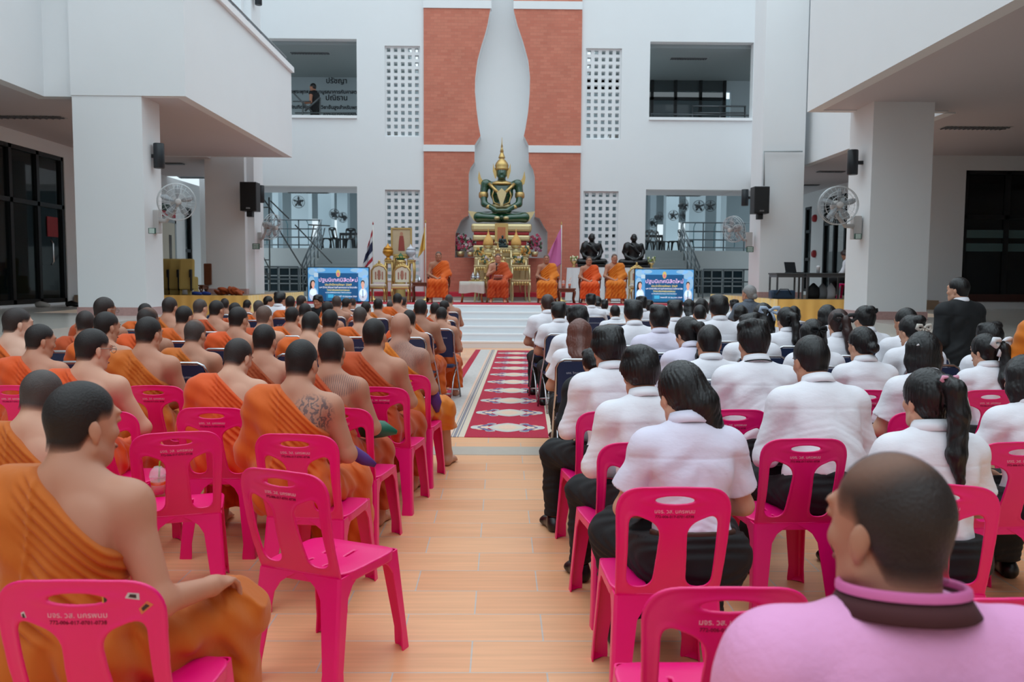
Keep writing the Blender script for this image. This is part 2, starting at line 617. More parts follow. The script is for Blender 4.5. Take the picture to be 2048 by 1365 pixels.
for i, h in enumerate(LATT):
    x0, x1, z0, z1 = hx(*h)
    nr = 13
    px, pz = (x1-x0)/5, (z1-z0)/nr
    hh = [(x0+px*(a+.24), x0+px*(a+.76), z0+pz*(b+.22), z0+pz*(b+.78)) for a in range(5) for b in range(nr)]
    struct('window_%d' % (i+1), wall_holes(MB(), x0, x1, z0, z1, hh, YB+.08, YB+.26), WHITE,
           ['white lattice of square holes in the upper storey beside the left brick panel', 'white lattice of square holes in the upper storey beside the right brick panel',
            'white lattice of square holes behind the portrait shrine', 'white lattice of square holes behind the black seated statues'][i], 'lattice window')
for i, h in enumerate(OPEN):
    x0, x1, z0, z1 = hx(*h)
    struct('window_%d' % (i+5), MB().box(x0, YB-.06, z0-.02, x1+.0, YB+.34, z0+.06), NOSING, ['white sill of the upper opening with painted Thai writing', 'white sill of the upper opening with dark window frames'][i], 'window sill')

# brick panels with the bell-shaped outline
def brick_mat():
    m = bpy.data.materials.new('terracotta_brick')
    m.use_nodes = True
    nt = m.node_tree; N, L = nt.nodes, nt.links
    b = N['Principled BSDF']
    tc = N.new('ShaderNodeTexCoord')
    mp = N.new('ShaderNodeMapping')
    mp.inputs['Rotation'].default_value = (-PI/2, 0, 0)
    L.new(tc.outputs['Object'], mp.inputs['Vector'])
    br = N.new('ShaderNodeTexBrick')
    br.inputs['Scale'].default_value = 1
    br.inputs['Brick Width'].default_value = .2
    br.inputs['Row Height'].default_value = .085
    br.inputs['Mortar Size'].default_value = .005
    br.inputs['Bias'].default_value = -.1
    br.inputs['Color1'].default_value = C(206, 128, 106)
    br.inputs['Color2'].default_value = C(196, 114, 94)
    br.inputs['Mortar'].default_value = C(188, 118, 100)
    L.new(mp.outputs['Vector'], br.inputs['Vector'])
    nz = N.new('ShaderNodeTexNoise'); nz.inputs['Scale'].default_value = 1.3; nz.inputs['Detail'].default_value = 6
    L.new(tc.outputs['Object'], nz.inputs['Vector'])
    rp = N.new('ShaderNodeMapRange'); rp.inputs['To Min'].default_value = .82; rp.inputs['To Max'].default_value = 1.16
    L.new(nz.outputs['Fac'], rp.inputs['Value'])
    mx = N.new('ShaderNodeMix'); mx.data_type = 'RGBA'; mx.blend_type = 'MULTIPLY'; mx.inputs['Factor'].default_value = 1
    L.new(br.outputs['Color'], mx.inputs['A']); L.new(rp.outputs['Result'], mx.inputs['B'])
    L.new(mx.outputs['Result'], b.inputs['Base Color'])
    b.inputs['Roughness'].default_value = .85
    return m
BRICK = brick_mat()
YF = YB-.06
LE = [(982.4, -60), (982.4, 0), (981, 16), (974.6, 51), (969, 72), (963, 90), (955, 121), (950.4, 156), (950, 184), (953, 219), (957, 250), (961, 272), (954, 282), (949, 291), (949, 324), (941, 336), (937.6, 348), (937, 432), (929.7, 435), (921.8, 442), (912.9, 462), (911, 468), (909.9, 516)]
RE = [(1027, -60), (1027, 0), (1028, 23), (1035, 51), (1041, 68), (1047, 86), (1056.6, 121), (1060, 156), (1059.4, 187), (1056, 226), (1050.8, 258), (1047.7, 272), (1053, 282), (1057.4, 291), (1057.4, 324), (1066.4, 340), (1069.5, 355), (1069.7, 434), (1079, 437), (1087, 452), (1094.9, 464), (1094.9, 517)]
zl = at(1000, 516, YB).z
def P2(p):
    q = at(p[0], p[1], YF); return (q.x, q.z)
L2 = [P2(p) for p in LE]; R2 = [P2(p) for p in RE]
L2[-1] = (L2[-1][0], zl); R2[-1] = (R2[-1][0], zl)
front, reveal = MB(), MB()
for edge, xo, left in ((L2, bl, True), (R2, br_, False)):
    for i in range(len(edge)-1):
        (xa, za), (xb, zb) = edge[i], edge[i+1]
        if left:
            front.quad((xo, YF, zb), (xb, YF, zb), (xa, YF, za), (xo, YF, za))
            reveal.quad((xb, YF, zb), (xb, YB+.55, zb), (xa, YB+.55, za), (xa, YF, za))
        else:
            front.quad((xb, YF, zb), (xo, YF, zb), (xo, YF, za), (xa, YF, za))
            reveal.quad((xb, YB+.55, zb), (xb, YF, zb), (xa, YF, za), (xa, YB+.55, za))
    front.quad((xo, YF, edge[-1][1]), (xo, YF, edge[0][1]), (xo, YB+.3, edge[0][1]), (xo, YB+.3, edge[-1][1]))
front.box(bl, YF, ZS, br_, YB+.55, zl)
tag(multi('wall_brick', [(front, BRICK), (reveal, WHITE)]), 'terracotta brick panels either side of the bell-shaped recess', 'wall', None, 'structure')
mb = MB()
for (a, b, c, d) in ((846, 949.5, 290.5, 303), (1057, 1163, 292, 305.5), (846, 983, 1, 16), (1027, 1165, 3.5, 18)):
    x0, x1, z0, z1 = hx(a, b, c, d, YF)
    mb.box(x0, YF-.03, z0, x1, YB+.2, z1)
struct('trim_2', mb, WHITE, 'white string courses crossing the brick panels', 'trim')

# pillars
def pillar(name, label, x0, x1, ya, yb, ztop, z0=ZS):
    p = struct(name, MB().box(x0, ya, z0, x1, yb, ztop), WHITE, label, 'pillar')
    k = MB().box(x0-.015, ya-.015, z0, x1+.015, yb+.015, z0+.13).build('skirting', PINKSTONE, p)
    return p
xl0, xl1 = at(150, 400, 13.6).x, at(288, 400, 13.6).x
pillar('pillar_left_near', 'thick white pillar with a wall fan before the yellow armchairs', xl0, xl1, 13.6, 14.3, ZC+.1)
xr0, xr1 = at(1741, 400, 13.6).x, at(1862, 400, 13.6).x
pillar('pillar_right_near', 'thick white pillar with a wall fan beside the man in the black suit', xr0, xr1, 13.6, 14.5, ZC)
xm0, xm1 = at(411, 450, 20.8).x, at(490, 450, 20.8).x
p2 = pillar('pillar_left_far', 'white pillar with chamfered corner behind the orange cloth bundle', xm0, xm1, 20.8, 21.8, 12, 1.101)
MB().box(xm1, 21.0, 1.101, xm1+.17, 21.8, 12).build('corner_strip', WHITE, p2)
xn0, xn1 = at(1521, 450, 20.5).x, at(1605, 450, 20.5).x
pillar('pillar_right_far', 'tall white column with a hanging loudspeaker beside the laptop table', xn0, xn1, 20.5, 21.4, 12.5, 1.101)
# conduits on the right column
mb = MB()
zz = at(1528, 303, 20.4).z
mb.tube([at(1528, 372, 20.4), at(1528, 303, 20.4), at(1605, 303, 20.4)], .018, 6)
tag(mb.build('cable_conduit', PALE), 'thin conduit running down the tall column to the loudspeaker', 'conduit')

# balcony fronts and soffits
mb = MB()
mb.box(-5.12, 13.75, ZC-.012, -4.95, 20.3, 6.3).box(xl0-.01, 13.585, ZC-.012, -4.95, 13.75, 9.0).box(-9.6, 20.3, ZC-.012, -4.95, 20.4, 6.3)
struct('balcony_front_left', mb, WHITE, 'white balcony front projecting over the yellow draped platform', 'balcony')
rl = MB().box(-5.2, 13.4, 6.3, -4.88, 20.4, 6.42).build('trim_3', NOSING)
tag(rl, 'white coping along the projecting balcony front', 'coping', None, 'structure')
rm = MB().tube([(-5.05, 13.4, 6.62), (-5.05, 20.3, 6.62)], .03, 8)
for i in range(8): rm.tube([(-5.05, 13.6+i*.93, 6.42), (-5.05, 13.6+i*.93, 6.62)], .018, 6)
tag(rm.build('balcony_handrail', STEEL), 'steel handrail on top of the projecting balcony front', 'handrail')
struct('balcony_front_near_left', MB().box(-7.4, -7, ZC-.012, -7.2, 13.7, 9).box(-7.4, 13.7, ZC-.012, xl0+.02, 13.9, 9), WHITE, 'white balcony front at the near left corner', 'balcony')
struct('balcony_front_right', MB().box(5.1, -7, ZC-.02, 5.3, 14.4, 9).box(5.3, 14.25, ZC-.02, 7.4, 14.4, 9), WHITE, 'long white balcony front sloping away above the students', 'balcony')
struct('balcony_front_far_right', MB().box(7.4, 14.4, ZC-.02, 7.6, 21.2, 9), WHITE, 'set-back white balcony front beyond the near right pillar', 'balcony')
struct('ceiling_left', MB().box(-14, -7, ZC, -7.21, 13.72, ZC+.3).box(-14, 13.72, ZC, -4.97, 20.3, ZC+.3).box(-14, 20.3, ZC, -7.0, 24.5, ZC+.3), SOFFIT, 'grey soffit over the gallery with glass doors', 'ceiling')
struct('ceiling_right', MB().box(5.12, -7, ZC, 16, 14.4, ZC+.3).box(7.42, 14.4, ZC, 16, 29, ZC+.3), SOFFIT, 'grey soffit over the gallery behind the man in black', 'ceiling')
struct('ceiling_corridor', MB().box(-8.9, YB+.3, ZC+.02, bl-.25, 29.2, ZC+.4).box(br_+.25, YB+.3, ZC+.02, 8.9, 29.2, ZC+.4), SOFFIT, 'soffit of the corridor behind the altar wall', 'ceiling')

# side walls
XL, XR = -9.5, 10.0
zgt = 4.08
mb = wall_holes(MB(), -7, 29.5, ZS, ZC, [(3.8, 18.8, ZS+.05, zgt), (25.8, 26.4, ZS+.4, 3.6)], XL-.2, XL, 'x')
struct('wall_left', mb, WHITE, 'white gallery wall holding the dark glass doors', 'wall')
mb = wall_holes(MB(), 19.5, 29.5, ZS, ZC, [(24.0, 26.5, ZS+.03, 4.05), (27.55, 28.1, 1.15, 3.9)], XR, XR+.2, 'x')
struct('wall_right', mb, WHITE, 'white gallery wall with a tall narrow window beyond the laptop table', 'wall')
gx0 = at(1928, 450, 19.3).x
zg1 = at(1990, 341, 19.3).z
zg0 = at(1990, 604, 19.3).z
mb = wall_holes(MB(), at(1868, 450, 19.3).x-.3, 16, ZS, ZC, [(gx0, 14.5, zg0, zg1)], 19.3, 19.5)
struct('wall_right_gallery', mb, WHITE, 'white gallery wall with dark glazing behind the man in black', 'wall')
struct('baseboard_right', MB().box(at(1868, 450, 19.3).x-.3, 19.27, ZS, gx0-.3, 19.3, ZS+.14), PINKSTONE, 'pink granite skirting under the gallery wall', 'baseboard')
struct('wall_outer', MB().box(-14.2, -7, 0, -14, 24, 13).box(16, -7, 0, 16.2, 24, 13).box(-14, -7.2, 0, 16, -7, 10), WHITE, 'outer walls around the hall', 'wall')
struct('wall_upper_left', MB().box(-10.2, -7, ZC+.3, -10, 26, 13), WHITE, 'upper storey wall above the left gallery', 'wall')
struct('wall_upper_right', MB().box(11.8, -7, ZC+.3, 12, 26, 13), WHITE, 'upper storey wall above the right gallery', 'wall')

# glazing of the left gallery: frames with panes
def glazing(name, label, axis, fixed, u0, u1, z0, z1, mull, trans, room=2.5, sgn=-1, panes=True):
    f, g = MB(), MB()
    t = .05
    def bar(ua, ub, za, zb):
        if axis == 'x': f.box(fixed-.06, ua, za, fixed+.06, ub, zb)
        else: f.box(ua, fixed-.06, za, ub, fixed+.06, zb)
    bar(u0, u1, z0, z0+.09); bar(u0, u1, z1-.08, z1)
    for m_ in mull: bar(m_-t, m_+t, z0, z1)
    for tz in trans: bar(u0, u1, tz-.045, tz+.045)
    o = tag(f.build(name, FRAME), label, 'window', None, 'structure')
    if axis == 'x': g.box(fixed-.006, u0, z0, fixed+.006, u1, z1)
    else: g.box(u0, fixed-.006, z0, u1, fixed+.006, z1)
    g.build('pane', GLASS, o)
    return o
ml = [18.75-.98*i for i in range(16)]
w7 = glazing('window_7', 'dark glass doors in black frames along the left gallery', 'x', XL-.08, 3.8, 18.8, ZS+.05, zgt, ml, [3.0])
struct('wall_dark_left', MB().box(-12.6, 3, ZS, -12.4, 19.5, 4.34).box(-12.6, 19.3, ZS, -9.75, 19.5, 4.34).box(-12.6, 2.8, ZS, -9.75, 3, 4.34), M('curtain_grey', (58, 62, 60), .9, var=.3, vscale=3, stretch=(1, 8, .2)), 'dim room behind the left glass doors', 'wall')  # end walls added to shut out daylight and keep the room dark
hd = MB().tube([(XL+.02, 18.1, 1.75), (XL+.07, 18.1, 1.82), (XL+.07, 18.1, 2.2), (XL+.02, 18.1, 2.27)], .018, 8)
hd.build('door_handle', M('chrome', (210, 212, 214), .15, metal=1), w7)
for k, (yy, zz_) in enumerate(((18.3, 2.55),)):
    a = MB().box(XL-.07, yy-.16, zz_-.2, XL-.055, yy+.26, zz_+.22).build('notice', M('red_notice', (150, 40, 48), .6, var=.3, vscale=18), w7)
w8 = glazing('window_8', 'dark glazing with frosted bands behind the man in black', 'y', 19.4, gx0, 14.5, zg0, zg1, [gx0+.04, at(2016, 450, 19.3).x, at(2016, 450, 19.3).x+1.05, at(2016, 450, 19.3).x+2.1], [at(1990, 434, 19.3).z])
FROST = M('frosted_film', (86, 112, 112), .5)
for (a, b) in ((460, 476), (487, 503)):
    MB().box(gx0+.06, 19.385, at(1990, b, 19.3).z, 14.4, 19.392, at(1990, a, 19.3).z).build('frosted_band', FROST, w8)
MB().box(gx0-.03, 19.28, at(1990, 604, 19.3).z, 14.4, 19.42, at(1990, 589, 19.3).z).build('wooden_sill', M('dark_wood', (72, 40, 34), .4), w8)
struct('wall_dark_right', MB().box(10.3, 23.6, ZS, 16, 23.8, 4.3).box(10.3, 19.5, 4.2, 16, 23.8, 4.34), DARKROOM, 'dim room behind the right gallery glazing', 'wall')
w9 = glazing('window_9', 'black framed glass doors beyond the fan on the right', 'x', XR+.06, 24.0, 26.5, ZS+.03, 4.05, [24.05, 24.85, 25.65, 26.45], [3.25])
w10 = glazing('window_10', 'tall narrow window in a black frame beside red alarm bells', 'x', XR+.06, 27.55, 28.1, 1.15, 3.9, [27.58, 28.07], [2.2, 3.1])
w11 = glazing('window_11', 'narrow dark window beyond the door with a red and green sign', 'x', XL-.08, 25.8, 26.4, ZS+.4, 3.6, [25.83, 26.37], [2.3])
# door with sign on the left wall
dr = tag(MB().box(XL-.02, 23.85, ZS, XL+.02, 24.95, 3.05, .005).build('door_1', M('cream_door', (206, 200, 184), .5)), 'cream door under a red and green sign', 'door', None, 'structure')
MB().box(XL+.015, 24.5, 1.7, XL+.03, 24.68, 2.7).build('door_window', M('smoked_pane', (90, 84, 80), .2), dr)
MB().box(XL-.02, 23.75, ZS, XL+.03, 23.85, 3.12).box(XL-.02, 24.95, ZS, XL+.03, 25.05, 3.12).box(XL-.02, 23.75, 3.05, XL+.03, 25.05, 3.14).build('door_frame', PALE, dr)
sg = MB().box(XL+.0, 23.6, 3.2, XL+.05, 24.95, 3.55, .004).build('door_sign', M('green_sign', (28, 62, 50), .5))
tag(sg, 'green sign with a red lower band above the cream door', 'sign')
MB().box(XL+.045, 23.6, 3.2, XL+.055, 24.95, 3.36).build('red_band', M('sign_red', (178, 34, 52), .5), sg)

# upper corridor behind the openings
zu = hx(*OPEN[0])[2]
zuc = at(600, 80, YB).z
struct('floor_upper', MB().box(-9.8, YB+.3, zu-.6, -3.0, 30.2, zu-.4).box(3.2, YB+.3, zu-.6, 11.6, 30.2, zu-.4), STONE, 'floor of the upper corridor', 'floor')
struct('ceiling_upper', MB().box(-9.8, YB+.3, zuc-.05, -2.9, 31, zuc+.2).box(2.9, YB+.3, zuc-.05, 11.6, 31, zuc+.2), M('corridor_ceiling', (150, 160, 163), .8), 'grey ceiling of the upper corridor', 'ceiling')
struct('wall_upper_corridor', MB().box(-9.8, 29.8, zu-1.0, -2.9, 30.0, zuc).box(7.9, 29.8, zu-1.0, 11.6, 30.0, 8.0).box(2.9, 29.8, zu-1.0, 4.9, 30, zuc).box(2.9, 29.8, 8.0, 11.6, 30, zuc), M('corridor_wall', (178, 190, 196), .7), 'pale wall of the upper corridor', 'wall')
INK = M('wall_ink', (20, 24, 34), .6)
for (s, px, py, sz) in (('ปรัชญา', 673, 162, .25), ('พัฒนาพระพุทธศาสนาบูรณาการกับศาสตร์สมัยใหม่', 655, 184, .165), ('ปณิธาน', 673, 196, .25), ('บัณฑิตศึกษาและวิชาชั้นสูงสำหรับพระสงฆ์', 657, 215, .165), ('ภาวะผู้นำทางจิตใจ', 680, 230, .165)):
    q = at(px, py, 29.78)
    o = text('wall_lettering', s, sz, INK, (q.x, 29.79, q.z), bold=.004)
    tag(o, {'ปรัชญา': 'dark painted word heading the upper corridor wall', 'ปณิธาน': 'dark painted word in the middle of the upper corridor wall'}.get(s, {184: 'first long line of dark writing on the upper corridor wall', 215: 'second long line of dark writing on the upper corridor wall', 231: 'lowest line of dark writing partly behind the sill'}.get(py)), 'wall writing', None, 'structure')
x0 = at(1298, 190, 29.8).x; x1 = at(1450, 190, 29.8).x
f12 = MB()
zt, zb, zm = at(1380, 156, 29.8).z, zu-1.0, at(1380, 198, 29.8).z
for px in (1304, 1351, 1401, 1449): f12.box(at(px, 190, 29.8).x-.05, 29.75, zb, at(px, 190, 29.8).x+.05, 29.85, zt)
f12.box(4.9, 29.75, zt-.06, x1, 29.85, zt+.04).box(4.9, 29.75, zm-.05, x1, 29.85, zm+.05)
w12 = tag(f12.build('window_12', FRAME), 'dark framed windows of the upper corridor', 'window', None, 'structure')
MB().box(4.9, 29.79, zb, x1, 29.81, zt).build('pane', GLASS, w12)
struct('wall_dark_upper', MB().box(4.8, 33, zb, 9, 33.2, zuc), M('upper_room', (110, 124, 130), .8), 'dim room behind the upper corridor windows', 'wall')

# the hall beyond the lower corridor: raised floor, stairs, far wall with bright gaps
ZH = 2.56
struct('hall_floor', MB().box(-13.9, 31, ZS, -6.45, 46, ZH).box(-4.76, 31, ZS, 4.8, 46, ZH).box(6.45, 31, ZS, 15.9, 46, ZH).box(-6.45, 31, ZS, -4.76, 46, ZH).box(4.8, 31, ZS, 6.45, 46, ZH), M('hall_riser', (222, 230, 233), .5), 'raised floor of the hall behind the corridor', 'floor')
for nm, xa, xb, lab in (('stairs_left', -6.45, -4.3, 'flight of stairs behind the left screen'), ('stairs_right', 4.4, 6.45, 'flight of stairs behind the right screen')):
    mb = MB()
    for i in range(11): mb.box(xa, 27.95+.28*i, ZS, xb, 31, ZS+.151*(i+1))
    struct(nm, mb, M('stair_grey', (190, 198, 200), .5), lab, 'stairs')
far = MB()
gaps = [hx(621, 636, 438, 476, 45.8), hx(663, 674, 440, 478, 45.8), hx(1314, 1328, 449, 481, 45.8), hx(1355, 1372, 445, 483, 45.8)]
wall_holes(far, -13.9, 15.9, ZH, 8, gaps, 45.8, 46.0)
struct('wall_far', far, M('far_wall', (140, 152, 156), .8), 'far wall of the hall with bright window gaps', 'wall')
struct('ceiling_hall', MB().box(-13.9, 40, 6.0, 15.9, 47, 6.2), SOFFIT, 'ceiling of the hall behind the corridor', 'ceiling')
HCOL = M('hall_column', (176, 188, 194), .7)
for k, (a, b, Y) in enumerate(((583, 617, 36), (636, 663, 38), (674, 695, 41), (545, 557, 36), (1332, 1357, 40), (1378, 1410, 36), (1441, 1452, 34), (1300, 1312, 43))):
    p, q = at(a, 450, Y).x, at(b, 450, Y).x
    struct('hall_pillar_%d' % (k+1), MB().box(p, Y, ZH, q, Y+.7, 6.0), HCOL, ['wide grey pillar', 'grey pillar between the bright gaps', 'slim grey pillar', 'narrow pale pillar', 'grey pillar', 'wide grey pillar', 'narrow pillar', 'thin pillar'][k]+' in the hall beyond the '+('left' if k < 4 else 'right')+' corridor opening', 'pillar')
# ------------------------------------------------------------------ things on and around the stage
GOLD = M('gold_leaf', (204, 172, 112), .34, metal=.85, var=.12, vscale=30, bump=.35, bscale=90)
GOLDP = M('pale_gold', (216, 196, 150), .32, metal=.7, var=.14, vscale=40, bump=.5, bscale=60)
RED = M('red_carpet', (186, 34, 54), .85, var=.12, vscale=20)
WOODR = M('reddish_wood', (110, 62, 40), .4, var=.15, vscale=12, stretch=(1, 1, 5))
CREAM = M('cream_brocade', (222, 212, 194), .8, var=.06, vscale=40)
WCLOTH = M('white_cloth', (226, 224, 226), .85)
SILVER = M('silver', (198, 200, 204), .2, metal=.9)
BLACK = M('black_plastic', (22, 24, 27), .45)
DARKGREY = M('dark_grey_metal', (62, 66, 70), .4, metal=.5)

# red carpets of the stage
tag(MB().box(-5.5, 20.0, ZS, 5.8, 21.9, ZS+.006).build('stage_carpet', RED), 'red carpet strip along the front of the stage under the chairs', 'carpet')
d = MB().box(-4.4, 24.0, ZS, 5.0, YF-.005, ZS+.2).build('dais', M('dais_front', (196, 176, 168), .6))
tag(d, 'low dais under the altar covered in red carpet', 'dais')
MB().box(-4.42, 23.96, ZS+.1, 5.02, YF-.006, ZS+.215).build('red_cover', RED, d)

# aisle carpet
Zk = .006
def fl(px, py): 
    q = atz(px, py, 0); return Vector((q.x, q.y, 0))
n0, n1, f0 = fl(928.4, 875.5), fl(1097.6, 877), fl(973.6, 701.5)
ux = (n1-n0); WR = ux.length; ux.normalize()
uy = Vector((-ux.y, ux.x, 0)); LR = (f0-n0).dot(uy)
def cpt(u, v, z=Zk): return n0 + ux*u + uy*v + Vector((0, 0, z))
CRED, CBEIGE = M('runner_red', (176, 28, 58), .9, var=.3, vscale=28, stretch=(3, 1, 1)), M('runner_beige', (214, 196, 176), .9, var=.05, vscale=30)
CPAT = M('runner_pale_pattern', (198, 192, 188), .9, var=.16, vscale=9, stretch=(2, 1, 1))
CGREY, CPINK, CBLUE = M('runner_grey', (138, 132, 140), .9), M('runner_peach', (226, 190, 168), .9, var=.1, vscale=60), M('runner_slate', (112, 104, 140), .9, var=.2, vscale=50)
def strip(mb, u0, u1, v0=0, v1=None, z=Zk):
    v1 = LR if v1 is None else v1
    a, b, c_, d_ = cpt(u0, v0, z), cpt(u1, v0, z), cpt(u1, v1, z), cpt(u0, v1, z)
    n = Vector((0, 0, -z+.0005))
    mb.add([a, b, c_, d_, a+n, b+n, c_+n, d_+n], [(0, 1, 2, 3), (4, 5, 1, 0), (5, 6, 2, 1), (6, 7, 3, 2), (7, 4, 0, 3)])
lay = {CRED: MB(), CBEIGE: MB(), CPAT: MB(), CGREY: MB(), CPINK: MB(), CBLUE: MB()}
strip(lay[CRED], 0, WR)
for sgn in (-1, 1):
    def st_(m, a, b, z=Zk):
        if sgn < 0: strip(lay[m], -b, -a, 0, LR+.15, z)
        else: strip(lay[m], WR+a, WR+b, 0, LR, z)
    st_(CBEIGE, 0, .055); st_(CGREY, .055, .068); st_(CBEIGE, .068, .08); st_(CGREY, .08, .11); st_(CBEIGE, .11, .12); st_(CGREY, .12, .13)
    st_(CPINK, .13, .16); st_(CPAT, .16, .36 if sgn < 0 else .2)
    if sgn < 0: st_(CRED, .36, .47)
def blob(mb, u, v, ru, rv, n=20, z=Zk+.0012, p=2.0):
    vs = []
    for k in range(n):
        a = 2*PI*k/n
        cu, su = math.cos(a), math.sin(a)
        vs.append(cpt(u+ru*math.copysign(abs(cu)**(2/p), cu), v+rv*math.copysign(abs(su)**(2/p), su), z))
    mb.add(vs, [tuple(range(n))])
cu = WR/2
for k in range(11):
    v = (fl(1012, 856.5)-n0).dot(uy) + .955*k - .01
    if v > LR-.2: break
    for s_ in (-1, 1):
        blob(lay[CPINK], cu+s_*.27, v, .085, .15, p=1.6); blob(lay[CPAT], cu+s_*.33, v, .05, .1, z=Zk+.002)
        blob(lay[CBLUE], cu+s_*.29, v, .02, .04, z=Zk+.003)
        for q in (-1, 1):
            m_ = lay[CBLUE]
            a, b = (cu+s_*.24, v+q*.05), (cu+s_*.13, v+q*.23)
            m_.quad(cpt(a[0], a[1], Zk+.0025), cpt(a[0]+s_*.05, a[1]+q*.02, Zk+.0025), cpt(b[0]+s_*.06, b[1], Zk+.0025), cpt(b[0], b[1]-q*.02, Zk+.0025))
            blob(lay[CPAT], cu+s_*.17, v+q*.2, .05, .05, z=Zk+.0018)
    blob(lay[CPAT], cu, v, .2, .26, p=1.5, z=Zk+.0016)
    blob(lay[CBEIGE], cu, v, .16, .2, p=1.3, z=Zk+.0022); blob(lay[CPINK], cu, v, .09, .11, z=Zk+.003)
tag(multi('runner_carpet', [(m, k) for k, m in lay.items()]), 'long red patterned carpet running up the aisle to the white steps', 'carpet')

# ---- television screens with the event poster
def EM(name, col, e=.55): return M('screen_'+name, col, .4, emit=e)
def television(px0, px1, py0, py1, Y, label):
    a, b = at(px0, py1, Y), at(px1, py0, Y)
    W, H = b.x-a.x, b.z-a.z
    t = empty('television', label, 'screen', ((a.x+b.x)/2, Y, ZS+.006), 0, 'screens at the stage front')
    z0 = a.z-ZS-.006
    MB().box(-W/2, -.02, z0, W/2, .05, z0+H, .01).build('bezel', BLACK, t)
    s = MB().box(-W/2+.022, -.026, z0+.022, W/2-.022, -.018, z0+H-.022).build('screen', EM('sky', (86, 158, 214)), t)
    w2, h2 = W/2-.022, H-.044
    def Q(mb, x0, y0, x1, y1, l=1):
        """rectangle in fractions of the screen"""
        mb.box(-w2+2*w2*x0, -.0262-.0008*l, z0+.022+h2*y0, -w2+2*w2*x1, -.026, z0+.022+h2*y1); return mb
    def E(mb, x, y, rx, ry, l=2, n=18):
        c = (-w2+2*w2*x, z0+.022+h2*y)
        return mb.prism([(c[0]+rx*2*w2*math.cos(2*PI*k/n), c[1]+ry*h2*math.sin(2*PI*k/n)) for k in range(n)], -.0262-.0008*l, -.026)
    mist, mist2 = MB(), MB()
    for x, y, rx, ry in ((.08, .88, .075, .11), (.2, .93, .09, .06), (.9, .84, .095, .14), (.8, .93, .1, .06), (.06, .55, .055, .2), (.94, .58, .055, .2)): E(MB(), x, y, rx, ry, 1).build('cloud', EM('mist', (148, 190, 222)), s)
    Q(mist2, .1, .72, .27, .84, 2).build('banner', EM('banner', (186, 210, 228)), s)
    Q(MB(), .17, .0, .83, .84, 3).build('panel', EM('panel', (24, 84, 134)), s)
    Q(MB(), .3, .02, .7, .35, 4).build('lower_panel', EM('panel_light', (34, 112, 156)), s)
    em = MB(); E(em, .5, .83, .035, .11, 5); em.build('emblem', EM('emblem', (206, 186, 110)), s)
    em = MB(); E(em, .5, .8, .022, .06, 6); em.build('emblem_centre', EM('emblem_pink', (214, 120, 130)), s)
    def line(txt, y, sz, mat, l=5, x=.5):
        o = text('screen_lettering', txt, sz*H, mat, (-w2+2*w2*x, -.0262-.0008*l, z0+.022+h2*y), parent=s, bold=.0)
    line('ปฐมนิเทศนิสิตใหม่', .63, .155, EM('title', (232, 190, 226), .9))
    line('ประจำปีการศึกษา 2569', .49, .085, EM('yellow', (236, 214, 96), .8))
    line('มหาวิทยาลัยมหาจุฬาลงกรณราชวิทยาลัย', .41, .068, EM('white', (236, 240, 246), .8))
    line('วิทยาลัยสงฆ์นครพนม', .33, .075, EM('yellow', (236, 214, 96), .8))
    line('ณ วิทยาลัยสงฆ์นครพนม จังหวัดนครพนม', .255, .045, EM('white', (236, 240, 246), .8))
    Q(MB(), .33, .1, .42, .2, 5).build('date_icon', EM('cyan', (70, 180, 226)), s)
    line('วันเสาร์ที่ 13 มิถุนายน 2569', .14, .06, EM('white', (236, 240, 246), .8), 6, .62)
    # two students on the poster
    for x in (.085, .905):
        sk, hr, sh, ti = MB(), MB(), MB(), MB()
        E(sk, x, .5, .028, .095, 8); E(sk, x, .4, .014, .05, 8)
        E(hr, x, .56, .032, .07, 7); E(sh, x+.004, .2, .07, .2, 7); E(sh, x, .26, .052, .1, 7)
        if x < .5: E(hr, .06, .42, .03, .2, 6)
        else: Q(ti, .9, .1, .912, .34, 9); ti.build('tie', EM('tie', (24, 30, 54)), s)
        sh.build('student_shirt', EM('shirt', (206, 220, 236)), s); hr.build('student_hair', EM('hair', (30, 26, 30)), s)
        sk.build('student_face', EM('skin', (222, 176, 158)), s)
    for sx in (-1, 1): MB().box(sx*W*.32-.03, -.14, 0, sx*W*.32+.03, .17, .02).box(sx*W*.32-.02, -.01, .01, sx*W*.32+.02, .04, z0+.05).build('foot', BLACK, t)
    return t
television(615, 739, 534.5, 604, 20.6, 'flat screen showing the blue event poster, beside the pale gold chairs')
television(1267.5, 1389, 538, 606, 20.6, 'flat screen showing the blue event poster, below the stairs with railings')

